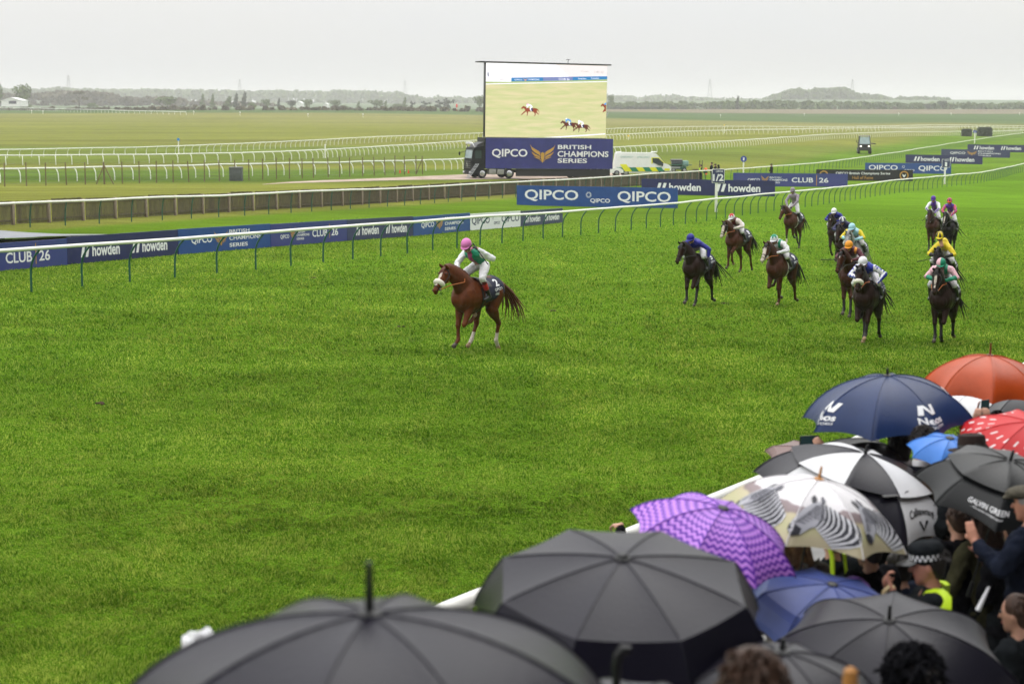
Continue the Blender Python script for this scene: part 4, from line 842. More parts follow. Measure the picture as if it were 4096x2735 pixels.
mass('scrub', 'low grey-green scrub along the foot of the right-hand hills', [(2300, 414), (2800, 412), (3100, 408), (3400, 412), (3800, 418), (4096, 416), (4400, 416)], [(2300, 438), (4400, 440)], 1500, 1700, 0, 1.9, 420, 15, 'scrub')
mass('scrub', 'low scrub along the far edge of the field on the left', [(-300, 436), (500, 434), (760, 428), (1000, 430), (1500, 432), (2000, 434)], [(-300, 446), (2000, 446)], 960, 1050, 2, 1.2, 260, 12, 'scrub')
def hills():
    mb = MB(); xs = np.linspace(-3500, 7500, 120); rows = [(1450, 0, 0), (1700, .15, .15), (2200, .6, .6), (2700, 1, 1), (3600, 1.05, 1.1), (5200, 1, 1)]
    for Y, k, _ in rows:
        for px in xs:
            tgt = np.interp(px, [-3500, 0, 900, 1700, 2100, 2700, 3100, 3600, 4096, 7500], [408, 408, 410, 416, 412, 404, 398, 399, 401, 404])
            p = at(px, tgt, 2700); g_ = float(gz(p.x*Y/2700, Y)); mb.v.append((p.x*Y/2700, Y, g_*(1-k)+p.z*k-.8*(k == 0)))
    n = len(xs)
    for i in range(len(rows)-1):
        for j in range(n-1): mb.f.append([i*n+j, i*n+j+1, (i+1)*n+j+1, (i+1)*n+j]); mb.m.append(0)
    tag(mb.build('hills', mat('hill_fields', (.055, .10, .04), .9, c2=(.10, .13, .055), scale=.004, stretch=(1, 2.5, 1)), ang=None), kind='structure')
    mb = MB(); xs = np.linspace(-2000, 6500, 90); prof = [(1180, 454, .0), (1215, 441, 0), (1290, 438, 0)]
    for Y, y_, _ in prof:
        for px in xs:
            p = at(px, y_ if px > 2300 or Y == 1180 else y_+4, Y); mb.v.append((p.x, Y, p.z-(.6 if Y == 1180 else 0)))
    n = len(xs)
    for i in range(2):
        for j in range(n-1): mb.f.append([i*n+j, i*n+j+1, (i+1)*n+j+1, (i+1)*n+j]); mb.m.append(0)
    tag(mb.build('bank', mat('bank_turf', (.11, .085, .045), .9, c2=(.15, .13, .07), scale=.02), ang=None), kind='structure')
hills()
def pylon(px, top, label, Y=5200):
    p = gp(px, Y); s = Y/FP; H = CZ+ray(px, top)[1]*Y-p.z; w0 = H*.11; mb = MB(); r = .22
    lv = [0, .2, .38, .54, .68, .8, .9, 1]; wd = [w0*(1-t*.9) for t in lv]
    for i in range(len(lv)-1):
        c0 = [Vector((sx*wd[i]/1, sy*wd[i], lv[i]*H)) for sx, sy in ((-1, -1), (1, -1), (1, 1), (-1, 1))]; c1 = [Vector((sx*wd[i+1], sy*wd[i+1], lv[i+1]*H)) for sx, sy in ((-1, -1), (1, -1), (1, 1), (-1, 1))]
        for k in range(4):
            mb.tube([c0[k], c1[k]], r*1.3, 4); mb.tube([c0[k], c1[(k+1) % 4]], r, 4); mb.tube([c0[(k+1) % 4], c1[k]], r, 4)
    for t, a in ((.68, .13), (.8, .16), (.92, .1)): mb.tube([(-H*a, 0, t*H), (0, 0, t*H+1.2), (H*a, 0, t*H)], r*1.4, 4)
    tag(mb.build('pylon', mat('pylon_steel', (.10, .10, .11), .6), None, p, smooth=False), label, 'pylon', 'pylons on the horizon')
pylon(296, 300, 'faint lattice pylon above the trees near the white barn'); pylon(972, 317, 'faint lattice pylon above the dark poplar clump'); pylon(1625, 322, 'faint lattice pylon just left of the screen'); pylon(2830, 316, 'clearest lattice pylon right of the screen'); pylon(3393, 318, 'faint lattice pylon above the wooded hilltop')
def barn(px, base, wpx, hpx, label, roofm, door=True, name='barn', Y=1000):
    p = gp(px, Y); s = Y/FP; p.z = at(px, base, Y).z; w_ = wpx*s/2; h = hpx*s; r = thing(name, label, 'barn' if name == 'barn' else 'tent', p)
    q = MB(); q.prism([(-w_, -1.5), (-w_, h*.5), (0, h*.55), (w_, h*.5), (w_, -1.5)], 0, 14); wl = q.build('wall', M['van_white'], r, smooth=False)
    q = MB(); q.prism([(-w_*1.04, h*.5), (0, h), (w_*1.04, h*.5), (w_*1.04, h*.5+.25), (0, h+.3), (-w_*1.04, h*.5+.25)], -.4, 14.4); q.prism([(-w_, h*.5), (0, h*.98), (w_, h*.5)], 0, 14); q.build('roof', roofm, r, smooth=False)
    if door: q = MB(); q.box((-w_*.25, -.06, 0), (w_*.5, -.01, h*.48)); q.build('door', mat('barn_door', (.08, .08, .10), .7), r, smooth=False)
barn(67, 416, 80, 23, 'white barn with a low gabled roof and dark doorway among hazy trees', M['van_white'], Y=1020)
barn(1205, 421, 20, 13, 'small white pointed marquee between two round trees', M['van_white'], False, 'marquee', 1120); barn(1309, 423, 16, 8, 'low white roof of a tent left of a large round tree', M['van_white'], False, 'marquee', 1120)
q = MB(); p = at(1827, 424, 1000); q.ell((0, 0, 0), (.6, .3, 1.1)); q.tube([(0, 0, -3), (0, 0, -1)], .1, 6); tag(q.build('red_sign', M['red_plastic'], None, p), 'small red sign beside the big conifer clump', 'sign')
q = MB(); q.tube([(0, 0, -.1), (0, 0, 1.1)], .07, 6); q.ell((0, 0, 1.25), (.28, .28, .32)); me = q.mesh('field_marker', M['rail'])
for i, (px, py, lb) in enumerate([(127, 455, 'left of two at the left end of the field'), (172, 457, 'right of two at the left end of the field'), (775, 459, 'just right of the end of the far white rail'), (960, 463, 'below the dark poplar clump'), (1232, 470, 'below the small white marquee'), (1452, 471, 'midway between marquee and screen'), (2882, 471, 'nearest the screen on the right field'), (3217, 465, 'below the wooded hilltop on the right field'), (3595, 463, 'below a pale upright bush on the right field'), (3804, 463, 'below the thin brown sapling'), (4078, 462, 'at the right edge of the field')]):
    tag(link('field_marker', me, None, G(px, py), (0, 0, 0)), 'white marker on the far field, '+lb, 'marker', 'white markers on the far field')
def hedge(px, base, wpx, hpx, label):
    p = G(px, base); s = p.y/FP; w_ = wpx*s/2; h = hpx*s; q = MB(); L = []
    for _ in range(2600):
        x, y, z = random.uniform(-1, 1), random.uniform(-1, 1), random.uniform(0, 1); k = random.choice((0, 1, 2))
        if k == 0: x = math.copysign(1, x)*random.uniform(.93, 1.02)
        elif k == 1: y = math.copysign(1, y)
        else: z = random.uniform(.92, 1.03)
        if abs(x) > .85 and z > .9: continue
        L.append(Vector((x*w_, y*w_*.5, z*h)))
    leaf_mesh(q, L, .14); r = thing('clipped_hedge', label, 'hedge', p, 0, 'clipped hedges beside the far rail'); q.build('foliage', LM[1], r, smooth=False, fixn=False)
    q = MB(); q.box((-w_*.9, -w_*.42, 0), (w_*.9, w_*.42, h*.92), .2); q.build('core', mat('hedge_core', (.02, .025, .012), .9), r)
hedge(3866, 546, 37, 28, 'smaller square clipped hedge left of the number 2 disc'); hedge(3938, 546, 54, 35, 'larger square clipped hedge right of the number 2 disc')
for px, x1, y in ((2840, 2852, 455), (2935, 2904, 454), (3060, 3138, 455)):
    a, b = G(px, y), G(x1, y); 
# ------------------------------------------------------------------ drizzle haze
mb = MB(); mb.box((-7300, -120, -20), (7300, 7100, 62)); hz = mb.build('haze', None or bpy.data.materials.new('haze'), smooth=False)
m = hz.data.materials[0]; m.use_nodes = True; t = m.node_tree; t.nodes.clear(); o_ = N(t, 'ShaderNodeOutputMaterial'); pv = N(t, 'ShaderNodeVolumePrincipled')
pv.inputs['Color'].default_value = (.95, .935, .95, 1); pv.inputs['Density'].default_value = .00021; pv.inputs['Anisotropy'].default_value = 0
t.links.new(pv.outputs[0], o_.inputs['Volume']); tag(hz, kind='stuff')
# ------------------------------------------------------------------ organic bodies
class Org:
    """overlapping tapered limbs fused into one continuous skin, coloured by the nearest limb"""
    def __init__(s): s.mb = MB(); s.seg = []
    def cap(s, lab, a, b, ra, rb): s.mb.caps(a, b, ra, rb, 10); s.seg.append((lab, Vector(a), Vector(b), ra, rb)); return s
    def chain(s, lab, pts, rs):
        for i in range(len(pts)-1): s.cap(lab, pts[i], pts[i+1], rs[i], rs[i+1])
        return s
    def ell(s, lab, c, r, rot=None): s.mb.ell(c, r, rot, 14, 10); m_ = min(r)*.9; s.seg.append((lab, Vector(c), Vector(c), m_, m_)); return s
    def note(s, lab, a, b, ra, rb): s.seg.append((lab, Vector(a), Vector(b), ra, rb))
    def mesh(s, name, mats, vox, fn=None, it=4, crease=0., seed=0):
        me = bpy.data.meshes.new('tmp'); me.from_pydata(s.mb.v, [], s.mb.f); o = bpy.data.objects.new('tmp', me); col.objects.link(o)
        m = o.modifiers.new('r', 'REMESH'); m.mode = 'VOXEL'; m.voxel_size = vox; m.adaptivity = 0
        if it: q = o.modifiers.new('s', 'SMOOTH'); q.iterations = it; q.factor = .5
        out = bpy.data.meshes.new_from_object(o.evaluated_get(bpy.context.evaluated_depsgraph_get()))
        bpy.data.objects.remove(o); bpy.data.meshes.remove(me); out.name = name; out.materials.clear()
        for k in (mats if isinstance(mats, (list, tuple)) else [mats]): out.materials.append(k)
        nv = len(out.vertices)
        if crease:
            v = np.empty(nv*3, np.float32); out.vertices.foreach_get('co', v); v = v.reshape(-1, 3); n = np.empty(nv*3, np.float32); out.vertices.foreach_get('normal', n); n = n.reshape(-1, 3)
            p = seed*1.7; d = np.sin(v[:, 0]*41+np.sin(v[:, 2]*23+p)*2.2+p)*np.sin(v[:, 1]*37+np.sin(v[:, 0]*19)*2+p)+.7*np.sin(v[:, 2]*55+np.sin(v[:, 1]*31+p)*2.5)
            out.vertices.foreach_set('co', (v+n*(d*crease)[:, None]).astype(np.float32).ravel()); out.update()
        np_ = len(out.polygons)
        if fn and np_:
            c = np.empty(np_*3, np.float32); out.polygons.foreach_get('center', c); c = c.reshape(-1, 3); nrm = np.empty(np_*3, np.float32); out.polygons.foreach_get('normal', nrm); nrm = nrm.reshape(-1, 3)
            D = []; Tt = []
            for lab, a, b, ra, rb in s.seg:
                a = np.array(a); d = np.array(b)-a; L2 = d@d
                t = np.clip(((c-a)@d)/L2, 0, 1) if L2 > 1e-9 else np.zeros(np_)
                D.append(np.linalg.norm(c-(a+t[:, None]*d), axis=1)/(ra+(rb-ra)*t)); Tt.append(t)
            k = np.argmin(np.array(D), 0); Tt = np.array(Tt)
            out.polygons.foreach_set('material_index', np.array([fn(s.seg[k[i]][0], Tt[k[i], i], c[i], nrm[i]) for i in range(np_)], np.int32))
        out.polygons.foreach_set('use_smooth', np.ones(np_, bool)); out.update(); return out
def hand(o, lab, wrist, dirn, palm, curl=1.1, s=1., side=1, thumb=True):
    """palm plus five separate fingers; dirn = towards fingers, palm = normal the fingers curl to"""
    w_ = Vector(wrist); d = Vector(dirn).normalized(); pn = Vector(palm); pn = (pn-d*pn.dot(d)).normalized(); sd = d.cross(pn)*side
    for q in (-.028, -.009, .010, .028): o.cap(lab, w_+sd*q*.7*s, w_+d*.085*s+sd*q*s, .016*s, .014*s)
    for q, ln in ((-.030, .062), (-.010, .074), (.010, .08), (.030, .07)):
        p = w_+d*.088*s+sd*q*s; a = 0.; v = d
        for j, f_ in enumerate((.45, .32, .25)):
            a += curl*(.5, .75, .6)[j]; v = d*math.cos(a)+pn*math.sin(a); p2 = p+v*ln*f_*s
            o.cap(lab, p, p2, (.0095-.0012*j)*s, (.0085-.0012*j)*s); p = p2
    if thumb:
        p = w_+d*.03*s+sd*.03*s; p2 = p+(d*.6+sd*.75+pn*.35).normalized()*.04*s; p3 = p2+(d*.75-sd*.1+pn*.7).normalized()*.032*s
        o.cap(lab, p, p2, .013*s, .010*s); o.cap(lab, p2, p3, .010*s, .008*s)
M['skin'] = mat('skin', (.50, .27, .19), .5, .08, 14); M['skin2'] = mat('skin_ruddy', (.48, .22, .15), .5, .1, 14)
M['mouth'] = mat('lips', (.32, .10, .08), .5); M['eye'] = mat('eye_dark', (.012, .009, .008), .15, spec=.6)
M['glove'] = mat('glove_black', (.012, .012, .013), .5); M['boot'] = mat('boot_black', (.012, .012, .012), .3, .3, 9, spec=.5)
M['breech'] = mat('breeches_white', (.66, .65, .66), .6, .08, 9); M['cloth_navy'] = mat('saddlecloth_navy', (.010, .012, .035), .7, .2, 7)
M['saddle'] = mat('saddle_leather', (.018, .014, .012), .35); M['tack'] = mat('bridle_leather', (.014, .011, .010), .4); M['rein'] = mat('rein_orange', (.40, .11, .02), .55); M['whitestrap'] = mat('white_strap', (.6, .58, .52), .6)
M['fleece'] = mat('sheepskin', (.74, .70, .60), .95, .12, 30, bump=.6, bscale=60); M['whip'] = mat('whip_black', (.015, .015, .016), .4)
M['hoof'] = mat('hoof', (.06, .045, .035), .5, .3, 12); M['hoofpale'] = mat('hoof_pale', (.30, .20, .11), .55, .3, 12); M['white_hair'] = mat('white_hair', (.52, .45, .38), .6, .3, 14); M['mud'] = mat('muddy_hair', (.14, .10, .07), .7, .3, 10)
def coat(name, c, v=.3): return mat(name, c, .45, v, 5, spec=.12, bump=.25, bscale=14)
COAT = {'chestnut': coat('coat_chestnut', (.105, .028, .008)), 'bay': coat('coat_bay', (.046, .014, .006)), 'darkbay': coat('coat_dark_bay', (.019, .0075, .004)), 'brown': coat('coat_brown', (.060, .019, .008)), 'black': coat('coat_black', (.010, .008, .008)), 'grey': mat('coat_grey', (.14, .14, .145), .4, c2=(.42, .42, .42), scale=9)}
HAIR = {'chestnut': mat('mane_chestnut', (.10, .028, .012), .5, .3, 9), 'bay': mat('mane_black', (.010, .008, .007), .5), 'grey': mat('mane_grey', (.2, .2, .2), .5)}
TRX = [-.84, -.78, -.66, -.5, -.3, -.1, .1, .28, .42, .56, .68, .76, .81]
TRZ = [1.20, 1.22, 1.25, 1.265, 1.255, 1.235, 1.205, 1.19, 1.19, 1.18, 1.17, 1.17, 1.17]
TRH = [.06, .18, .27, .31, .29, .285, .325, .355, .37, .335, .26, .17, .06]
TRW = [.06, .17, .255, .295, .285, .285, .30, .305, .29, .275, .235, .165, .05]
tr_ = lambda x: (float(np.interp(x, TRX, TRZ)), float(np.interp(x, TRX, TRH)), float(np.interp(x, TRX, TRW)))
def dirv(a): return Vector((math.sin(R(a)), 0, -math.cos(R(a))))
def horse(label, px, py, coatk, na=40, hp=48, yaw=0, legs=None, number=None, name_txt=None, nose=None, blaze=0, white=(), points=True, hood=False, rz=0., breast=None, cloth=True, rein='rein', sc=1., grp='racehorses galloping up the course', pale=()):
    g0 = G(px, py); d = Vector((-.43, -1, 0)).normalized(); e = 3.; gx = g0-d*e; gy = g0+d*e
    pitch = math.atan2(float(gz(gy.x, gy.y)-gz(gx.x, gx.y)), 2*e)
    rzz = math.atan2(d.y, d.x)+R(rz); o = Org()
    # trunk
    o.mb.tube([(x, 0, z) for x, z in zip(TRX, TRZ)], 0, 20, asp=list(zip(TRW, TRH)), upv=(0, 0, 1))
    for i in range(len(TRX)-1): o.note('body', (TRX[i], 0, TRZ[i]), (TRX[i+1], 0, TRZ[i+1]), TRW[i]+.03, TRW[i+1]+.03)
    o.ell('body', (.36, 0, 1.50), (.26, .075, .10)); o.ell('body', (-.42, 0, 1.50), (.26, .16, .085))
    for s_ in (-1, 1): o.ell('body', (.70, s_*.095, 1.14), (.12, .095, .15)); o.ell('body', (.55, s_*.16, 1.22), (.17, .09, .2)); o.ell('body', (-.60, s_*.15, 1.30), (.2, .12, .2))
    # neck and head
    cn, sn = math.cos(R(na)), math.sin(R(na)); B = Vector((.50, 0, 1.34)); yv = math.tan(R(yaw))
    npt = []; nasp = []
    for t, a, b in ((-.18, .20, .32), (.0, .185, .31), (.25, .145, .26), (.5, .115, .205), (.75, .098, .17), (.95, .086, .145), (1.04, .06, .10)):
        x = .84*t; npt.append(B+Vector((x*cn-.04*math.sin(t*3.1), yv*x*max(0, t)*.55, x*sn+.05*math.sin(t*3.1)))); nasp.append((a, b))
    o.mb.tube(npt, 0, 16, asp=nasp, upv=(-sn, 0, cn))
    for i in range(len(npt)-1): o.note('neck', npt[i], npt[i+1], nasp[i][0]+.03, nasp[i+1][0]+.03)
    poll = npt[5]; yw = R(yaw); hd = Vector((math.cos(R(hp))*math.cos(yw), math.cos(R(hp))*math.sin(yw), -math.sin(R(hp)))); hs_ = Vector((-math.sin(yw), math.cos(yw), 0)); hu = hs_.cross(hd)*-1
    if hu.z < 0: hu = -hu
    HP = lambda t, u=0., v=0.: poll+hd*(t*.60)+hu*u+hs_*v
    hpt = [HP(t, u) for t, u in ((-.08, -.01), (.05, -.02), (.2, -.03), (.35, -.03), (.5, -.02), (.68, -.008), (.84, -.005), (.95, -.01), (1.0, -.012))]
    hasp = [(.05, .06), (.085, .115), (.098, .135), (.092, .13), (.076, .105), (.058, .078), (.056, .068), (.054, .062), (.03, .035)]
    o.mb.tube(hpt, 0, 14, asp=hasp, upv=hu)
    for i in range(len(hpt)-1): o.note('head', hpt[i], hpt[i+1], hasp[i][0]+.02, hasp[i+1][0]+.02)
    for s_ in (-1, 1):
        o.ell('head', HP(.26, -.08, s_*.05), (.085, .04, .085)); o.ell('head', HP(.22, .055, s_*.075), (.04, .03, .03)); o.ell('muzzle', HP(.93, .01, s_*.035), (.032, .028, .03))
        q = HP(-.02, .06, s_*.06); o.chain('ear', [q, q+hu*.09+hs_*s_*.012+hd*.02, q+hu*.17+hs_*s_*.004+hd*.03], [.036, .034, .008])
    o.ell('muzzle', HP(.97, -.055, 0), (.045, .04, .03))
    # legs
    legs = legs or [(5, 0, 20), (25, -70, -110), (30, -30, 5, 25), (5, -40, -15, -50)]
    hooves = []; low = 9
    for i, s_ in ((0, -1), (1, 1)):
        a1, a2, a3 = legs[i]; S = Vector((.46, s_*.135, 1.06)); K = S+dirv(a1)*.49+Vector((0, -s_*.02, 0)); Fk = K+dirv(a2)*.30+Vector((0, -s_*.025, 0)); P = Fk+dirv(a3)*.12; T = P+dirv(a3-4)*.095
        o.cap('body', (.52, s_*.11, 1.27), S, .17, .115); o.chain('fore', [S, S.lerp(K, .35), S.lerp(K, .75), K], [.118, .098, .064, .060]); o.ell('knee', K+Vector((.008, 0, 0)), (.058, .054, .066)); o.chain('shin', [K, K.lerp(Fk, .3), K.lerp(Fk, .8), Fk], [.053, .041, .040, .049]); o.chain('fet', [Fk, P], [.047, .039])
        hooves.append((P, T, a3, i)); low = min(low, T.z, P.z-.05)
    for i, s_ in ((2, -1), (3, 1)):
        a0, a1, a2, a3 = legs[i]; H = Vector((-.47, s_*.13, 1.22)); S = H+dirv(a0)*.36+Vector((0, s_*.01, 0)); K = S+dirv(a1)*.46+Vector((0, -s_*.015, 0)); Fk = K+dirv(a2)*.38+Vector((0, -s_*.02, 0)); P = Fk+dirv(a3)*.12; T = P+dirv(a3-4)*.095
        o.cap('body', H, S, .215, .135); o.cap('body', (-.62, s_*.11, 1.2), H.lerp(S, .8)+Vector((-.08, 0, 0)), .17, .12); o.chain('gask', [S, S.lerp(K, .4), S.lerp(K, .8), K], [.14, .112, .062, .062]); o.cap('hock', K+Vector((-.035, 0, .03)), K, .034, .05); o.chain('shin', [K, K.lerp(Fk, .3), K.lerp(Fk, .8), Fk], [.054, .042, .04, .048]); o.chain('fet', [Fk, P], [.048, .040])
        hooves.append((P, T, a3, i)); low = min(low, T.z, P.z-.05)
    for P, T, a3, i in hooves:
        fw = Vector((math.cos(R(a3-4)), 0, math.sin(R(a3-4)))); o.cap('hoof%d' % i, P.lerp(T, .25), T-(T-P)*.15+fw*.012, .043, .054)
    wl = {0: 'fore', 1: 'fore', 2: 'gask', 3: 'gask'}
    def fn(lab, t, c, n):
        if lab.startswith('hoof'): return 5 if int(lab[4]) in pale else 2
        x, y, z = c
        if lab in ('head', 'muzzle'):
            r = Vector(c)-poll; v = r.dot(hs_); tt = r.dot(hd)/.6; nf = Vector(n).dot(hu)
            if blaze and nf > .35:
                wv = {1: .022 if .18 < tt < .42 else 0, 2: .03 if .08 < tt < .55 else (.02 if tt < .8 else 0), 3: .055 if .05 < tt < .62 else .07, 4: .02 if .18 < tt < .34 else 0}[blaze]
                if abs(v) < wv and tt > .04: return 3
            if blaze == 3 and tt > .72: return 3
            if hood and tt < .5: return 4
            return 1 if (lab == 'muzzle' and points) else 0
        if lab in ('shin', 'fet', 'knee'):
            k_ = None
            for j, (P, T, a3, i) in enumerate(hooves):
                if (Vector(c)-P).length < (.22 if i < 2 else .28) and (y < 0) == (i in (0, 2)): 
                    if i in white: k_ = i
            if k_ is not None and lab != 'knee': return 3
            return 1 if points else 0
        if lab == 'ear': return 1 if points else 0
        return 0
    hk = 'grey' if coatk == 'grey' else ('chestnut' if coatk == 'chestnut' else 'bay')
    pm = HAIR['bay'] if points else COAT[coatk]
    me = o.mesh('body', [COAT[coatk], pm, M['hoof'], M['white_hair'], M['saddle'], M['hoofpale']], .0165, fn, 3)
    root = thing('racehorse', label, 'horse', g0+Vector((0, 0, -low*sc)), 0, grp); root.rotation_euler = (0, -pitch, rzz); root.scale = (sc,)*3
    link('body', me, root)
    rs = random.Random(hash(label) % 1000 if False else len(label)*7+px)
    # eyes and nostrils
    for s_ in (-1, 1):
        mb = MB(); mb.ell(HP(.235, .058, s_*.094), (.021, .017, .019)); mb.build('eye', M['eye'], root); mb = MB(); mb.ell(HP(.955, .018, s_*.054), (.017, .011, .015)); mb.build('nostril', M['eye'], root)
    # mane, forelock, tail
    mb = MB()
    for i in range(46):
        t = i/45; k = t*6; j = min(5, int(k)); p = npt[j].lerp(npt[min(6, j+1)], k-j); b = nasp[j][1]+(nasp[min(6, j+1)][1]-nasp[j][1])*(k-j); up = Vector((-sn, 0, cn)); q = p+up*(b-.02); s_ = -1
        l_ = .10+.06*rs.random(); mb.tube([q, q+up*.035+Vector((-.04, s_*.02, 0)), q+up*.0+Vector((-.06-.05*rs.random(), s_*(.06+.05*rs.random()), -l_))], [.018, .016, .004], 5)
    for i in range(7): q = HP(.0, .09, (i-3)*.012); mb.tube([q, q+hd*.08+hu*.03, q+hd*(.16+.05*rs.random())+hs_*(i-3)*.012], [.014, .012, .003], 5)
    mb.build('mane', HAIR[hk], root)
    mb = MB(); tb = Vector((-.83, 0, 1.36)); out_ = rs.random()*.3
    for i in range(30):
        a = rs.gauss(0, .13); l_ = .62+.4*rs.random(); dr = .25+.35*rs.random()
        mb.tube([tb, tb+Vector((-.16, a*.15, .02)), tb+Vector((-.34*l_-.05, a*.7, -.10-.2*dr)), tb+Vector((-.50*l_-out_*.3, a*1.2, -.42*l_-.2*dr)), tb+Vector((-.55*l_-out_*.5, a*1.7+rs.gauss(0, .04), -.85*l_))], [.028, .026, .02, .014, .003], 5)
    mb.build('tail', HAIR[hk], root)
    # bridle
    mb = MB()
    def ring(t, tilt=0., r=.009, m=mb, gro=.006, rr=None):
        k = np.interp(t, [-.08, .05, .2, .35, .5, .68, .84, .95, 1], range(9)); j = min(7, int(k)); f = k-j; a = hasp[j][0]*(1-f)+hasp[j+1][0]*f+gro; b = hasp[j][1]*(1-f)+hasp[j+1][1]*f+gro; c = hpt[j].lerp(hpt[j+1], f)
        P = [c+hs_*(a*math.cos(2*math.pi*i/16))+hu*(b*math.sin(2*math.pi*i/16))+hd*(tilt*math.sin(2*math.pi*i/16)) for i in range(17)]
        m.tube(P, rr or r, 6)
    ring(.64); ring(.10, -.02); ring(.80, .0, .008)
    for s_ in (-1, 1): mb.tube([HP(.03, .05, s_*.09), HP(.22, -.03, s_*.112), HP(.45, -.04, s_*.092), HP(.64, -.03, s_*.07), HP(.80, -.04, s_*.064)], .009, 5)
    mb.build('bridle', M['tack'], root)
    for s_ in (-1, 1):
        mb = MB(); mb.tube([HP(.80, -.05, s_*.067+.001+i*0) for i in (0, 1)], .02, 6) if False else mb.ell(HP(.80, -.05, s_*.07), (.03, .008, .03)); mb.build('bit_ring', M['steel'], root)
        mb = MB(); mb.tube([HP(.80, -.05, s_*.072), HP(.45, -.16, s_*.13), B+Vector((.30*cn, s_*.155, .30*sn+.02)), Vector((.66, s_*.09, 1.63))], .011, 5); mb.build('rein', M[rein], root)
    if nose:
        mb = MB(); j = 4; c = HP(.60, -.012); a, b = .072, .09
        P = [c+hs_*(a*math.cos(t))+hu*(b*math.sin(t)) for t in np.linspace(-.55, math.pi+.55, 18)]; mb.tube(P, [.03]+[.052+.006*rs.random() for _ in range(16)]+[.03], 9); mb.build('noseband', M['fleece'], root)
    if hood:
        for s_ in (-1, 1): mb = MB(); mb.ell(HP(.24, .03, s_*.10), (.045, .02, .045)); mb.ell(HP(.22, .03, s_*.118), (.04, .025, .04)); mb.build('blinker', M['saddle'], root)
    # saddle, cloth, girth
    def sheet(x0, x1, a0, a1, off, nx=10, na_=26):
        m = MB()
        for i in range(nx+1):
            x = x0+(x1-x0)*i/nx; z, h, w_ = tr_(x); h = max(h, 1.55-z) if x > .1 else h
            for j in range(na_+1):
                t = R(a0+(a1-a0)*j/na_); m.v.append((x+.05*abs(math.sin(t))*(-1 if x < 0 else 0), (w_+off)*math.sin(t), z+(h+off)*math.cos(t)))
        for i in range(nx):
            for j in range(na_): q = i*(na_+1)+j; m.f.append([q, q+1, q+na_+2, q+na_+1]); m.m.append(0)
        return m
    if cloth:
        cl = sheet(-.56, .16, -116, 116, .024).build('saddlecloth', M['cloth_navy'], root, ang=None)
        if number:
            for s_ in (1, -1):
                mb = MB()
                def fm(u, v, s_=s_):       # u along cloth, v up its side
                    x = -.52+u if s_ < 0 else -.12-u; z, h, w_ = tr_(x); t = R(108-v*190); return Vector((x-.05*math.sin(t), s_*(w_+.027)*math.sin(t), z+(h+.027)*math.cos(t)))
                put_text(mb, number, .12 if len(number) == 1 else .05, .215, .14 if len(number) == 1 else .26, .18, fm, .03); put_text(mb, 'QIPCO', .05, .115, .28, .07, fm, .02)
                if name_txt: put_text(mb, name_txt, .06, .04, .26, .05, fm, .03)
                mb.build('lettering', M['ink_white'], cl, smooth=False, fixn=False)
    sd_ = sheet(-.08, .26, -62, 62, .04, 8, 20).build('saddle', M['saddle'], root, ang=None)
    for s_ in (-1, 1):
        mb = MB(); mb.tube([(.12, s_*.275, 1.42), (.13, s_*.30, 1.28), (.14, s_*.305, 1.18)], .012, 5); mb.tube([(.08, s_*.31, 1.13), (.14, s_*.305, 1.2), (.2, s_*.31, 1.13), (.08, s_*.31, 1.13)], .011, 5); mb.build('stirrup', M['steel'], root)
    z, h, w_ = tr_(.26); mb = MB(); mb.tube([(.26+.04*math.cos(t), (w_+.012)*math.sin(t), z+(h+.012)*math.cos(t)) for t in np.linspace(R(60), R(300), 22)], 0, 6, asp=[(.008, .035)]*22, upv=(1, 0, 0)); mb.build('girth', M['whitestrap'] if breast else M['tack'], root)
    if breast:
        mb = MB(); mb.tube([(.22+.52*math.sin(t)+.02, .265*math.cos(t)*1.0, 1.32-.16*math.sin(t)) for t in np.linspace(0, math.pi, 20)], .011, 5); mb.build('breastplate', M[breast], root)
    return root, -low, (g0, pitch, rzz, sc)

# ------------------------------------------------------------------ people
def ortho(f):
    f = Vector(f).normalized(); r = f.cross(Vector((0, 0, 1)))
    if r.length < 1e-3: r = Vector((0, -1, 0))
    r.normalize(); u = r.cross(f).normalized(); return f, r, u
def head_parts(o, Hc, fwd, neck, s=1., skin=True):
    f, r, u = ortho(fwd); rot = Matrix((f, -r, u)).transposed()
    o.ell('head', Hc, (.098*s, .077*s, .118*s), rot); o.ell('head', Hc+f*.025*s-u*.06*s, (.07*s, .058*s, .068*s), rot)
    o.cap('nose', Hc+f*.092*s+u*.01*s, Hc+f*.112*s-u*.028*s, .010*s, .015*s); o.cap('chin', Hc+f*.062*s-u*.108*s, Hc+f*.06*s-u*.1*s, .028*s, .03*s)
    for k in (-1, 1): o.ell('ear', Hc+r*k*.078*s-u*.012*s-f*.008*s, (.020*s, .010*s, .032*s), rot)
    o.cap('neck', neck, Hc-u*.07*s-f*.015*s, .056*s, .052*s); return f, r, u, rot
def face_bits(Hc, f, r, u, root, s=1., beard=None):
    for k in (-1, 1):
        mb = MB(); mb.ell(Hc+f*.088*s+r*k*.032*s+u*.012*s, (.011*s,)*3); mb.build('eye', M['eye'], root)
    mb = MB(); mb.caps(Hc+f*.089*s-u*.062*s-r*.022*s, Hc+f*.089*s-u*.062*s+r*.022*s, .008*s, .008*s, 6); mb.build('mouth', M['mouth'], root)
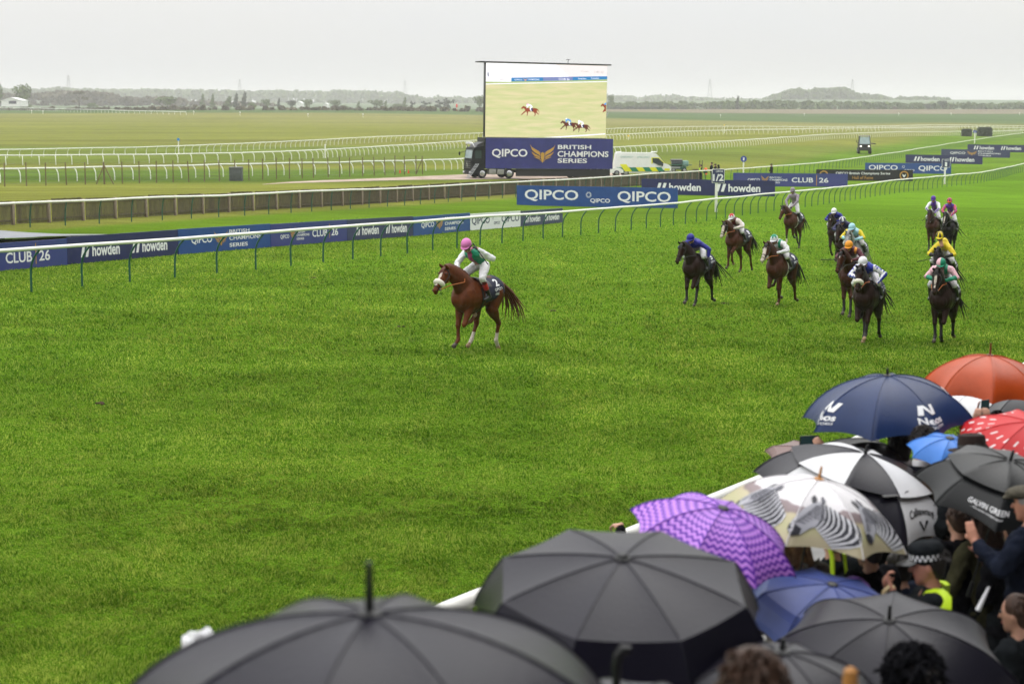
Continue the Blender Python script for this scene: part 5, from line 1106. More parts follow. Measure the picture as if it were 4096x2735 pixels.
def jockey(label, place, hz, cap, silk, J=None, whip=None, legm=None, helmfn=None, gl=True, whiplabel=None, bare=False):
    g0, pitch, rzz, sc_ = place
    P = dict(pel=(-.02, 0, 1.77), chest=(.39, 0, 1.885), neck=(.53, 0, 1.94), head=(.67, 0, 2.015), f=(.93, 0, -.36), shL=(.42, .20, 1.885), shR=(.42, -.20, 1.885), elL=(.50, .36, 1.70), elR=(.50, -.36, 1.70), haL=(.72, .10, 1.63), haR=(.72, -.10, 1.63), hiL=(-.02, .10, 1.75), hiR=(-.02, -.10, 1.75), knL=(.36, .285, 1.50), knR=(.36, -.285, 1.50), anL=(.06, .325, 1.20), anR=(.06, -.325, 1.20), toL=(.25, .33, 1.13), toR=(.25, -.33, 1.13))
    P.update(J or {}); P = {k: Vector(v) for k, v in P.items()}
    root = thing('person', label, 'jockey', g0+Vector((0, 0, hz*sc_)), 0, 'jockeys riding in the race'); root.rotation_euler = (0, -pitch, rzz); root.scale = (sc_,)*3
    b = Org(); f, r, u, rot = head_parts(b, P['head'], P['f'], P['neck'])
    b.chain('core', [P['pel'], P['chest'], P['neck']], [.10, .12, .055])
    for k in 'LR':
        b.chain('arm', [P['sh'+k], P['el'+k], P['ha'+k]], [.048, .038, .030]); b.cap('core', P['chest'], P['sh'+k], .09, .05); b.chain('leg', [P['hi'+k], P['kn'+k], P['an'+k], P['an'+k].lerp(P['to'+k], .6)], [.075, .05, .028, .02]); b.cap('core', P['pel'], P['hi'+k], .09, .075)
        d = (P['ha'+k]-P['el'+k]).normalized(); hand(b, 'hand', P['ha'+k], d*.5+Vector((.8, 0, .1)), Vector((0, -1 if k == 'L' else 1, -.6)), 1.35, .95, 1 if k == 'L' else -1)
    link('body', b.mesh('body', [M['skin'], M['glove'] if gl else M['skin']], .0125, lambda l, t, c, n: 1 if l == 'hand' else 0, 1), root)
    mats, sfn = silk; o = Org(); o.chain('torso', [P['pel']+Vector((.05, 0, .05)), P['pel'].lerp(P['chest'], .5)+Vector((-.02, 0, .035)), P['chest'], P['neck']-(P['neck']-P['chest'])*.25], [.125, .145, .155, .08])
    for k in 'LR': o.cap('torso', P['chest'], P['sh'+k], .125, .08); o.chain('up'+k, [P['sh'+k], P['el'+k]], [.082, .064]); o.chain('lo'+k, [P['el'+k], P['el'+k].lerp(P['ha'+k], .93)], [.064, .040])
    ax = (P['chest']-P['pel']).normalized()
    def sf(lab, t, c, n):
        c = Vector(c); return sfn(lab, t, (c-P['pel']).dot(ax), c.y, n)
    link('silks', o.mesh('silks', mats, .0135, sf, 2, .0045, len(label)), root)
    o = Org(); o.cap('b', P['pel'], P['pel'].lerp(P['chest'], .18), .122, .125)
    for k in 'LR': o.cap('b', P['pel'], P['hi'+k], .12, .108); o.chain('b', [P['hi'+k], P['hi'+k].lerp(P['kn'+k], .5), P['kn'+k], P['kn'+k].lerp(P['an'+k], .22)], [.108, .098, .075, .062])
    link('breeches', o.mesh('breeches', M['breech'], .0135, None, 2, .004, 3), root)
    for k in 'LR':
        o = Org(); o.chain('b', [P['kn'+k].lerp(P['an'+k], .12), P['kn'+k].lerp(P['an'+k], .5), P['an'+k]], [.068, .062, .046]); o.cap('b', P['an'+k]+Vector((-.03, 0, -.02)), P['to'+k], .045, .034)
        kn, an = P['kn'+k], P['an'+k]; dd = an-kn
        lm = legm or [M['boot']]; link('boot', o.mesh('boot', lm, .0135, (lambda l, t, c, n: (0 if (Vector(c)-kn).dot(dd)/dd.length_squared < .3 else (1 if (Vector(c)-kn).dot(dd)/dd.length_squared < .62 else 2))) if legm else None, 2), root)
    # helmet
    H = P['head']+u*.035-f*.005; mb = MB(); nu, nv = 24, 9
    for i in range(nv+1):
        ph = (math.pi*.56)*i/nv
        for j in range(nu): th = 2*math.pi*j/nu; mb.v.append(tuple(H+f*(.135*math.sin(ph)*math.cos(th))+r*(.112*math.sin(ph)*math.sin(th))+u*(.125*math.cos(ph))))
    for i in range(nv):
        for j in range(nu):
            mb.f.append([i*nu+j, (i+1)*nu+j, (i+1)*nu+(j+1) % nu, i*nu+(j+1) % nu]); mb.m.append(helmfn(i/nv, (j+.5)/nu) if helmfn else 0)
    hl = mb.build('helmet', cap, root, ang=None)
    mb = MB(); n = 12
    for q, rad in ((0, 1.0), (1, 1.42)):
        for i in range(n+1):
            a = R(-62+124*i/n); mb.v.append(tuple(H+f*(.128*math.cos(a)*rad)+r*(.108*math.sin(a)*(1 if q == 0 else 1.05))-u*(.012+.022*q)))
    for i in range(n): mb.f.append([i, i+1, n+2+i, n+1+i]); mb.m.append(0)
    mb.v += [(x, y, z+.008) for x, y, z in mb.v]; m2 = 2*(n+1)
    mb.f += [[q+m2 for q in reversed(f_)] for f_ in mb.f[:]]; mb.m += [0]*n
    mb.build('peak', cap, hl, ang=None)
    mb = MB(); mb.tube([H+f*(.118*math.cos(a))+r*(.104*math.sin(a))-u*.052 for a in np.linspace(-2.2, 2.2, 22)], 0, 6, asp=[(.012, .012 if abs(a) > .9 else .027) for a in np.linspace(-2.2, 2.2, 22)], upv=u); mb.build('goggles', M['glove'], root)
    mb = MB(); mb.tube([P['head']+r*.082+u*.0, P['head']+r*.066-u*.09+f*.03, P['head']-u*.142+f*.05, P['head']-r*.066-u*.09+f*.03, P['head']-r*.082], .008, 5); mb.build('chin_strap', M['glove'], root)
    face_bits(P['head'], f, r, u, root)
    if whip:
        k, d, L = whip; a = P['ha'+k]+(P['ha'+k]-P['el'+k]).normalized()*.05; d = Vector(d).normalized(); mb = MB(); mb.tube([a-d*.1, a, a+d*L*.6, a+d*L], [.016, .014, .010, .012], 7)
        w_ = mb.build('whip', M['whip'], None, g0+Vector((0, 0, hz*sc_))); w_.rotation_euler = (0, -pitch, rzz); w_.scale = (sc_,)*3; tag(w_, whiplabel or 'thin black whip', 'whip')
    return root
S_ = lambda n, c, v=.12: mat(n, c, .5, v, 11, spec=.3)
C = {'white': S_('silk_white', (.70, .70, .72)), 'pink': S_('silk_pink', (.60, .17, .42)), 'maroonpink': S_('silk_rose', (.36, .05, .17)), 'green': S_('silk_green', (.008, .22, .12)), 'royal': S_('silk_royal', (.014, .016, .22)), 'red': S_('silk_red', (.45, .02, .02)), 'wine': S_('silk_wine', (.10, .012, .02)), 'grey': S_('silk_grey', (.24, .20, .24)), 'blue': S_('silk_blue', (.02, .035, .34)), 'navy': S_('silk_navy', (.02, .02, .075)), 'sky': S_('silk_sky', (.33, .58, .66)), 'yellow': S_('silk_yellow', (.72, .56, .02)), 'orange': S_('silk_orange', (.72, .27, .01)), 'maroon': S_('silk_maroon', (.10, .018, .03)), 'purple': S_('silk_purple', (.09, .025, .28)), 'scarlet': S_('silk_scarlet', (.70, .10, .02)), 'black': S_('silk_black', (.015, .015, .016)), 'palepink': S_('silk_pale_pink', (.72, .42, .47)), 'dirty': S_('silk_muddied', (.62, .55, .50), .25)}
def mm(*k): return [C[i] for i in k]
isarm = lambda l: l[:2] in ('up', 'lo')
UP = dict(pel=(-.06, 0, 1.88), chest=(.20, 0, 2.17), neck=(.30, 0, 2.27), head=(.40, 0, 2.375), f=(.95, 0, -.3), shL=(.20, .19, 2.16), shR=(.20, -.19, 2.16), elL=(.42, .29, 1.95), elR=(.42, -.29, 1.95), haL=(.60, .10, 1.75), haR=(.60, -.10, 1.75), hiL=(-.05, .10, 1.84), hiR=(-.05, -.10, 1.84), knL=(.28, .27, 1.56), knR=(.28, -.27, 1.56))
STAND = dict(pel=(-.06, 0, 1.98), chest=(.12, 0, 2.32), neck=(.18, 0, 2.45), head=(.26, 0, 2.56), f=(.95, 0, -.28), shL=(.10, .19, 2.33), shR=(.10, -.19, 2.33), elL=(.34, .27, 2.08), elR=(.34, -.27, 2.08), haL=(.55, .10, 1.82), haR=(.55, -.10, 1.82), hiL=(-.05, .10, 1.93), hiR=(-.05, -.10, 1.93), knL=(.20, .27, 1.60), knR=(.20, -.27, 1.60))
LEAD = dict(pel=(-.12, 0, 1.85), chest=(.19, 0, 2.08), neck=(.35, 0, 2.17), head=(.49, .02, 2.27), f=(.86, .12, -.5), shL=(.17, .20, 2.09), shR=(.21, -.19, 2.09), elL=(.20, .50, 2.0), elR=(.40, -.27, 1.88), haL=(.45, .27, 2.22), haR=(.62, -.10, 1.72), hiL=(-.11, .11, 1.82), hiR=(-.11, -.11, 1.82), knL=(.30, .30, 1.58), knR=(.30, -.29, 1.56))
st = lambda l, t, s, y, n: 0
def leadfn(l, t, s, y, n):
    if isarm(l): return 0
    return 2 if abs(y) < .055 else (1 if s > .05 else 0)
maroon_boot = [C['wine'], C['red'], M['boot']]
FL = dict(RFst=(4, 0, 18), fold=(22, -72, -112))
def run(i, hk, jk):
    root, hz, pl = horse(**hk); jockey(place=pl, hz=hz, **jk); return root
def half(a, b): return lambda v, h: a if h < .5 else b
def panels(a, b, k): return lambda v, h: a if int(h*k) % 2 == 0 else b
def star(a, b): return lambda v, h: a if v > .25+.45*abs(((h*6) % 1)-.5)*2 else b
RUN = [
 (dict(label='chestnut winning racehorse with white sheepskin noseband, clear of the field', px=1908, py=1404, sc=1.05, coatk='chestnut', na=33, hp=46, yaw=-4, legs=[(13, 6, 52), (28, -98, -132), (58, 0, 34, 46), (20, -44, 10, -30)], number='2', name_txt='CHALDEAN', nose=1, blaze=2, white=(2, 3), points=False, rein='rein', pale=(1, 2, 3), rz=-8),
  dict(label='person in white and green silks with pink helmet riding the winning chestnut', cap=[C['pink']], silk=(mm('white', 'green', 'maroonpink'), leadfn), J=LEAD, whip=('L', (-.32, .45, -.75), .45), whiplabel='dark whip held up by the jockey in the pink helmet', legm=maroon_boot)),
 (dict(label='dark bay racehorse under the jockey all in royal blue', px=2790, py=1226, coatk='darkbay', na=38, hp=52, yaw=-6, legs=[(16, 8, 56), (30, -96, -132), (50, -10, 22, 40), (2, -46, -18, -76)], number='5', rz=-4, rein='tack'),
  dict(label='person in plain royal blue silks and royal blue helmet', cap=[C['royal']], silk=(mm('royal'), st), J=dict(elL=(.38, .46, 1.72), haL=(.42, .46, 1.48), elR=(.42, -.42, 1.75)), whip=('L', (-.1, .05, -1), .5), whiplabel='black whip pointing down beside the royal blue jockey')),
 (dict(label='bay racehorse wearing a black hood and blinkers', px=2950, py=1092, coatk='brown', na=36, hp=56, yaw=-4, legs=[(17, 14, 55), (52, -18, -50), (24, -34, 2, 40), (-6, -50, -26, -30)], number='8', hood=True, blaze=3, pale=(1,), breast=None, rz=-7, points=False),
  dict(label='person in mud-spattered white silks with a red and white starred helmet', cap=mm('white', 'red'), helmfn=star(0, 1), silk=(mm('dirty', 'wine', 'red'), lambda l, t, s, y, n: 0 if isarm(l) else (1 if abs(y) < .09 and s > .1 else (2 if s < .1 else 0))), gl=True)),
 (dict(label='bay racehorse with a broad white blaze and white breastplate strap', px=3122, py=1222, coatk='brown', na=40, hp=50, yaw=-4, legs=[(28, -96, -128), (10, -30, -85), (54, -8, 14, 46), (-2, -44, -22, -74)], number='9', blaze=3, breast='whitestrap', pale=(2,), points=False, rz=-6),
  dict(label='person in white silks with a green and white starred helmet', cap=mm('white', 'green'), helmfn=star(0, 1), silk=(mm('white', 'green'), lambda l, t, s, y, n: 1 if (not isarm(l) and .06 < abs(y) < .13) else 0), gl=False)),
 (dict(label='brown racehorse easing up behind under the jockey in grey', px=3172, py=994, coatk='brown', na=34, hp=55, yaw=-8, legs=[(10, 7, 25), (-12, -56, -90), (10, -40, -20, -66), (24, -30, 4, 20)], number='6', blaze=4, white=(0,), breast='whitestrap', rz=-7),
  dict(label='person in grey silks and grey helmet standing up in the stirrups', cap=[C['grey']], silk=(mm('grey'), st), J=STAND)),
 (dict(label='dark bay racehorse, rearmost of the tight group under a white-helmeted rider', px=3345, py=1050, coatk='darkbay', na=36, hp=55, legs=[(28, -24, -66), (5, 2, 18), (30, -30, 4, 20), (4, -40, -14, -50)], blaze=4, number='4', rein='tack'),
  dict(label='person in dark blue silks and white helmet at the back of the group', cap=[C['white']], silk=(mm('royal', 'white'), lambda l, t, s, y, n: 1 if l == 'torso' and s < .06 else 0))),
 (dict(label='nearly black racehorse mostly hidden beside the grey horse', px=3380, py=1112, coatk='darkbay', na=34, hp=55, legs=[(6, 2, 18), (20, -66, -110), (30, -30, 4, 20), (4, -40, -14, -50)], number='7', rein='tack'),
  dict(label='person in navy silks with a navy and white striped helmet', cap=mm('navy', 'white'), helmfn=panels(0, 1, 8), silk=(mm('navy'), st))),
 (dict(label='dapple grey racehorse in the middle of the group', px=3418, py=1160, coatk='grey', na=38, hp=54, legs=[(18, -64, -110), (4, 0, 18), (30, -30, 4, 20), (4, -40, -14, -50)], number='3', points=False, rein='tack'),
  dict(label='person in pale blue silks with yellow sleeve tops', cap=[C['sky']], silk=(mm('sky', 'yellow'), lambda l, t, s, y, n: 1 if (l[:2] == 'up') or (l[:2] == 'lo' and t < .15) else 0))),
 (dict(label='bay racehorse running just behind the one with the cream noseband', px=3408, py=1272, coatk='bay', na=38, hp=56, yaw=-10, legs=[(16, 8, 50), (30, -96, -132), (44, -16, 14, 40), (0, -46, -22, -66)], number='10', blaze=4, rein='tack'),
  dict(label='person in maroon silks and muddy orange helmet holding a whip out sideways', cap=[C['orange']], silk=(mm('maroon', 'orange'), lambda l, t, s, y, n: 1 if (l == 'torso' and y > .12) else 0), gl=False, whip=('R', (.1, -1, -.05), .55), whiplabel='black whip held out sideways by the maroon jockey', J=dict(haR=(.70, -.22, 1.66)))),
 (dict(label='dark bay racehorse with a thick cream noseband at the front of the group', px=3468, py=1372, coatk='darkbay', na=42, hp=56, yaw=0, legs=[(32, -98, -132), (20, 10, 58), (52, -10, 14, 44), (0, -46, -24, -60)], nose=1, number='11', pale=(1, 2), rz=1),
  dict(label='person in blue silks with white striped sleeves and white helmet', cap=[C['white']], silk=(mm('blue', 'white'), lambda l, t, s, y, n: (1 if abs(n[1]) < .45 else 0) if isarm(l) else 0), J=dict(haL=(.62, .30, 1.52), elL=(.40, .45, 1.74), head=(.67, -.03, 2.01)), whip=('L', (-.2, .5, -.25), .4), whiplabel='short black whip of the blue and white jockey')),
 (dict(label='dark bay racehorse, left one of the last pair at the rear', px=3732, py=1012, coatk='bay', na=36, hp=60, legs=[(10, 6, 20), (20, -60, -100), (30, -30, 4, 20), (4, -40, -14, -50)], number='12', rein='tack'),
  dict(label='person in purple and white silks with a plain purple helmet', cap=[C['purple']], silk=(mm('white', 'purple'), lambda l, t, s, y, n: (1 if l[:2] == 'lo' and abs(n[1]) < .5 else 0) if isarm(l) else (1 if abs(y) < .11 else 0)), J=UP, whip=('R', (-.1, -.6, -.55), .5), whiplabel='black whip of the purple-helmeted jockey')),
 (dict(label='black racehorse with a white blaze, right one of the last pair', px=3795, py=1028, coatk='black', na=36, hp=58, yaw=-6, legs=[(16, -50, -90), (8, 4, 20), (30, -30, 4, 20), (14, -44, -20, -60)], blaze=2, number='13', rz=2, rein='tack'),
  dict(label='person in navy and orange silks with an orange and blue striped helmet', cap=mm('scarlet', 'royal'), helmfn=panels(0, 1, 12), silk=(mm('purple', 'scarlet'), lambda l, t, s, y, n: (1 if (y*16) % 1 < .5 else 0) if isarm(l) else (1 if s < .12 else 0)), J=UP, gl=False)),
 (dict(label='black racehorse following right behind the front right runner', px=3770, py=1248, coatk='black', na=36, hp=56, legs=[(16, 8, 50), (30, -96, -132), (44, -16, 14, 40), (0, -46, -22, -66)], number='5', rein='tack'),
  dict(label='person in yellow silks with a black and yellow striped helmet', cap=mm('yellow', 'black'), helmfn=panels(0, 1, 10), silk=(mm('yellow', 'black'), lambda l, t, s, y, n: 1 if l[:2] == 'lo' and t > .2 else 0), whip=('R', (.1, -1, -.25), .6), whiplabel='long black whip held out by the yellow jockey', J=dict(head=(.55, -.06, 2.2), chest=(.3, 0, 2.02)))),
 (dict(label='dark bay racehorse nearest the spectators at the front right', px=3770, py=1378, coatk='darkbay', na=40, hp=58, yaw=-2, legs=[(14, 6, 52), (28, -88, -126), (34, -30, 10, -50), (4, -44, -24, -72)], blaze=2, number='14', pale=(3,), rz=1),
  dict(label='person in pink silks with green cuffs and a pink and green quartered helmet', cap=mm('green', 'palepink'), helmfn=half(1, 0), silk=(mm('palepink', 'green'), lambda l, t, s, y, n: (1 if l[:2] == 'lo' and t > .12 else 0) if isarm(l) else (1 if .05 < abs(y) < .13 else 0)))),
]
for i, (hk, jk) in enumerate(RUN): run(i, hk, jk)
# ------------------------------------------------------------------ spectators' side: rail, terrace
def near():
    pts = resample([G(x, y+22, RH-.06) for x, y in NEAR], 2.4); o = pts[0]
    root = thing('crowd_rail', 'thick white rail between the racetrack and the crowd under umbrellas', 'railing', o)
    top = [p-o+Vector((0, 0, RH-.06+random.gauss(0, .006))) for p in pts]; mb = MB(); fine = []
    for i in range(len(top)-1): fine += [top[i], top[i].lerp(top[i+1], .5)]
    mb.tube(fine+[top[-1]], .062, 14); mb.build('rail', M['rail'], root)
    for p in pts:
        mb = MB(); mb.tube([(0, 0, -.05), (0, 0, .9), (0, 0, RH-.1)], .03, 8); mb.build('post', M['rail'], root, p-o)
    return pts
NP = near()
QN = Vector((.872, -.489, 0)); QD = Vector((.489, .872, 0)); QO = Vector((-.27, 13.6, 0))
QS = [(.35, 4.78), (1.6, 4.5), (2.4, 4.2), (3.1, 3.95), (3.8, 3.8), (4.5, 3.45), (5.0, 3.2), (5.6, 2.95), (6.3, 2.7), (7.0, 2.45), (7.7, 2.2), (8.4, 1.95)]
def terr(x, y):
    q = (Vector((x, y, 0))-QO).dot(QN); d = None
    for a, dr in QS:
        if q >= a: d = dr
    return CZ-d if d is not None else float(gz(x, y))
def terrace():
    mb = MB(); s0, s1 = -26, 60; P = lambda s, q, z: QO+QD*s+QN*q+Vector((0, 0, z))
    for i, (q, dr) in enumerate(QS):
        q2 = QS[i+1][0] if i+1 < len(QS) else q+6; z = CZ-dr; zb = CZ-(QS[i-1][1] if i else 6.5); off = .0
        mb.add([P(s0, q, zb), P(s1, q, zb), P(s1, q, z), P(s0, q, z)], [(0, 1, 2, 3)]); mb.add([P(s0, q, z), P(s1, q, z), P(s1, q2, z), P(s0, q2, z)], [(0, 1, 2, 3)])
    tag(mb.build('terrace', mat('terrace_concrete', (.16, .155, .15), .7, c2=(.24, .235, .225), scale=2.5), smooth=False), kind='structure')
terrace()
def unseen_grandstand():  # out-of-view stand added to block sky light on crowd and horse fronts
    P = lambda s, q, z: QO+QD*s+QN*q+Vector((0, 0, z)); g = thing('unseen_grandstand', 'tall unseen stand added behind the camera to shade spectators and horses', 'building', P(10, 15, CZ-2))
    o = g.location
    def slab(name, prof, m, s0=-70, s1=110):
        mb = MB(); n = len(prof); mb.add([P(s0, q, z)-o for q, z in prof]+[P(s1, q, z)-o for q, z in prof], [tuple(range(n)), tuple(range(2*n-1, n-1, -1))]+[(i, n+i, n+(i+1) % n, (i+1) % n) for i in range(n)]); mb.build(name, m, g, smooth=False)
    st = []
    for i in range(12): st += [(14.45+.85*i, CZ-2+.42*i), (14.45+.85*i, CZ-1.58+.42*i)]
    slab('seating_tier', st+[(24.7, CZ+3.0), (24.7, CZ-2.4), (14.45, CZ-2.4)], mat('stand_concrete', (.12, .12, .12), .8, .2, 2)); slab('wall', [(24.72, CZ-3), (24.72, CZ+17), (26, CZ+17), (26, CZ-3)], mat('stand_wall', (.10, .11, .12), .7, .2, 1)); slab('roof', [(11.5, CZ+15), (11.5, CZ+15.5), (26.5, CZ+18), (26.5, CZ+17.1)], mat('stand_roof', (.20, .20, .21), .6))
unseen_grandstand()
# ------------------------------------------------------------------ umbrellas
def fabric(name, c, rough=.34, spec=.26, var=.12):
    m = mat(name, c, rough, var, 5, spec=spec, bump=.12, bscale=90); return m
U = {'black': fabric('nylon_black', (.006, .005, .013)), 'char': fabric('nylon_charcoal', (.0095, .0085, .015)), 'grey': fabric('nylon_grey', (.055, .055, .06)), 'navy': fabric('nylon_navy', (.012, .028, .095)), 'orange': fabric('nylon_orange', (.40, .055, .008)), 'white': fabric('nylon_white', (.66, .66, .68), .5, .3, .04), 'blue': fabric('nylon_blue', (.035, .058, .22), .45, .35), 'sky': fabric('nylon_sky', (.05, .19, .58)), 'mauve': fabric('nylon_mauve', (.16, .095, .085)), 'galvin': fabric('nylon_coal', (.008, .009, .010))}
M['black_plastic'] = mat('black_plastic', (.012, .012, .013), .35); M['cane'] = mat('cane_wood', (.42, .19, .05), .45, .2, 9); M['pale_wood'] = mat('pale_wood', (.55, .42, .22), .5, .15, 9); M['redwood'] = mat('red_wood', (.16, .03, .012), .4)
def uvmat(name, kind):
    m = bpy.data.materials.new(name); m.use_nodes = True; t = m.node_tree; b = t.nodes['Principled BSDF']; b.inputs['Roughness'].default_value = .5; b.inputs['Specular IOR Level'].default_value = .35
    uv = N(t, 'ShaderNodeUVMap'); uv.uv_map = 'canopy'; sx = N(t, 'ShaderNodeSeparateXYZ'); t.links.new(uv.outputs[0], sx.inputs[0])
    def mth(op, a, bv=None, c=None):
        n = N(t, 'ShaderNodeMath', operation=op)
        for i, v in enumerate((a, bv, c)):
            if v is None: continue
            if isinstance(v, (int, float)): n.inputs[i].default_value = v
            else: t.links.new(v, n.inputs[i])
        return n.outputs[0]
    u, v = sx.outputs[0], sx.outputs[1]; mxn = N(t, 'ShaderNodeMixRGB')
    if kind == 'chevron':
        z = mth('PINGPONG', mth('MULTIPLY', u, 1.0), .085); s = mth('FRACT', mth('ADD', mth('MULTIPLY', v, 11.0), mth('MULTIPLY', z, 6.0))); f = mth('GREATER_THAN', s, .5)
        mxn.inputs[1].default_value = (.10, .012, .34, 1); mxn.inputs[2].default_value = (.52, .22, .74, 1)
    else:
        uu = mth('ADD', mth('MULTIPLY', u, 3.0), mth('MULTIPLY', v, 1.4)); row = mth('FLOOR', mth('MULTIPLY', v, 6.0)); fu = mth('FRACT', mth('ADD', uu, mth('MULTIPLY', row, .5))); fv = mth('FRACT', mth('MULTIPLY', v, 6.0))
        f = mth('MULTIPLY', mth('LESS_THAN', mth('ABSOLUTE', mth('SUBTRACT', mth('ADD', fu, mth('MULTIPLY', fv, .12)), .5)), .10), mth('LESS_THAN', mth('ABSOLUTE', mth('SUBTRACT', fv, .5)), .28))
        f = mth('MULTIPLY', f, mth('GREATER_THAN', v, .38)); mxn.inputs[1].default_value = (.50, .008, .012, 1); mxn.inputs[2].default_value = (.72, .62, .62, 1)
    t.links.new(f, mxn.inputs[0]); t.links.new(mxn.outputs[0], b.inputs['Base Color']); return m
U['chevron'] = uvmat('nylon_chevron', 'chevron'); U['red'] = uvmat('nylon_red_dashes', 'dash')
def zebramat():
    m = bpy.data.materials.new('print_savanna'); m.use_nodes = True; t = m.node_tree; b = t.nodes['Principled BSDF']; b.inputs['Roughness'].default_value = .5
    uv = N(t, 'ShaderNodeUVMap'); uv.uv_map = 'canopy'; sx = N(t, 'ShaderNodeSeparateXYZ'); t.links.new(uv.outputs[0], sx.inputs[0])
    n = N(t, 'ShaderNodeTexNoise'); n.inputs['Scale'].default_value = 3.; t.links.new(uv.outputs[0], n.inputs[0]); a = N(t, 'ShaderNodeMath', operation='MULTIPLY_ADD'); a.inputs[1].default_value = .16; t.links.new(n.outputs[0], a.inputs[0]); t.links.new(sx.outputs[1], a.inputs[2])
    r = N(t, 'ShaderNodeValToRGB'); r.color_ramp.interpolation = 'LINEAR'; e = r.color_ramp.elements; e[0].position = .52; e[0].color = (.70, .68, .70, 1); e[1].position = 1; e[1].color = (.46, .40, .26, 1)
    for p, c in ((.62, (.66, .64, .66)), (.64, (.24, .18, .19)), (.74, (.20, .15, .15)), (.77, (.44, .38, .24)), (.9, (.42, .40, .22))): q = e.new(p); q.color = (*c, 1)
    t.links.new(a.outputs[0], r.inputs[0]); t.links.new(r.outputs[0], b.inputs['Base Color']); return m
U['savanna'] = zebramat()
def umbrella(label, px, py, Y, rad=.55, dep=.28, tilt=(0, 0), rot=0, nrib=8, pan=('black',), beta=62, spike=.07, spm='black_plastic', spr=.008, vent=None, deco=None, kink=None, shaft=.85, shm='black_plastic', scal=.06, tm=1., flap=True):
    """canopy of nrib panels on a shaft; local z is the shaft; tilt = lean to (photo right, away) in degrees"""
    p = at(px, py, Y); root = thing('umbrella', label, 'umbrella', p, 0, 'umbrellas over the spectators')
    root.rotation_euler = (R(-tilt[1]), R(tilt[0]), R(rot)); sb, cb = math.sin(R(beta)), math.cos(R(beta))
    def prof(t):
        if kink: 
            tk, zk = kink
            if t < tk: return rad*(t/tk)*(.50+.5*tk)*1.0, -dep*zk*(t/tk)**1.6
            k = (t-tk)/(1-tk); r0 = rad*(.50+.5*tk); return r0+(rad-r0)*(1-(1-k)**1.3), -dep*(zk+(1-zk)*k)
        return rad*math.sin(t*R(beta))/sb, -dep*(1-math.cos(t*R(beta)))/(1-cb)
    def S(th, t, off=0.):
        """point of the cloth at angle th (degrees, 0 = towards the camera, + = photo right)"""
        w_ = 360/nrib; k = ((th+w_/2) % w_)/w_*2-1; g = 1-k*k       # ribs at th = multiples of w_ plus w_/2; g = 1 mid panel
        r, z = prof(t); ch = math.cos(math.pi/nrib); cr = ch/max(ch, math.cos(R(k*w_/2)))
        tt = t**.7; r = r*(1-tt*(1-cr)*1.3)*(1-scal*g*t**3); z = z+dep*(.035*g*math.sin(t*math.pi)*-1+.9*scal*g*t**4)
        a = R(th-90); nr_ = Vector((math.cos(a), math.sin(a), .6+1.2*(1-t))).normalized()
        return Vector((math.cos(a)*r, math.sin(a)*r, z))+nr_*off
    def cloth(name, t0, t1, off, parent, na=12, nt_=15, lift=0.):
        if kink: nt_ = 10
        mb = MB(); cols = nrib*na; uvs = []
        for i in range(nt_+1):
            t = t0+(t1-t0)*i/nt_
            for j in range(cols+1):
                th = -180+360*j/cols+180/nrib; v = S(th, t, off+lift*i/nt_); mb.v.append(tuple(v)); uvs.append(((th+360-180/nrib)/360*nrib, t))
        for i in range(nt_):
            for j in range(cols): q = i*(cols+1)+j; mb.f.append([q, q+1, q+cols+2, q+cols+1]); mb.m.append(0 if len(pan) == 1 else (j//na) % len(pan))
        me = mb.mesh(name, [U[k] for k in pan], True, False, 9 if kink else None); l = me.uv_layers.new(name='canopy')
        for lp in me.loops: l.data[lp.index].uv = uvs[lp.vertex_index]
        return link(name, me, parent)
    if vent:
        can = cloth('canopy', vent-.12, 1, 0, root); cloth('vent_canopy', 0.0, vent, .012, can, lift=.02)
    else: can = cloth('canopy', 0.0, 1, 0, root)
    mb = MB()
    for k in range(nrib):
        th = 360*k/nrib+180/nrib; mb.tube([S(th, t, .0015 if not vent or t > vent else .016+.02*t) for t in np.linspace(.03, 1.0, 16)], .0028, 5)
    mb.build('seam', U[pan[-1]], can)
    mb = MB(); mb.tube([(0, 0, -.02), (0, 0, .004), (0, 0, .012)], [.03, .03, .014], 12)
    if spike: mb.tube([(0, 0, .0), (0, 0, spike*.7), (0, 0, spike)], [spr*1.3, spr, spr*.75], 10)
    mb.build('spike', M[spm], root)
    mb = MB(); mb.tube([(0, 0, -.01), (0, 0, -shaft)], .006, 8); mb.build('shaft', M[shm], root)
    mb = MB(); mb.tube([(0, 0, -shaft+.005), (0, 0, -shaft-.1)], [.014, .016], 10); mb.build('handle', M['black_plastic'], root)
    mb = MB()
    for k in range(nrib):
        th = 360*k/nrib+180/nrib; mb.tube([S(th, t, -.006) for t in np.linspace(.03, 1.0, 9)]+[S(th, 1.0, -.004)*1.02], .003, 5); mb.tube([S(th, .52, -.01), (0, 0, -dep*1.3)], .0025, 4)
    mb.build('rib_frame', M['dark_metal'], root)
    if deco: deco(S, can, root)
    return root, S
def cmap(S, th0, t_in, t_out, wdeg, off=.004):
    """u in 0..1 across wdeg, v in 0..1 from rim side up"""
    return lambda u, v: S(th0+(u-.5)*wdeg, t_out+(t_in-t_out)*v, off)
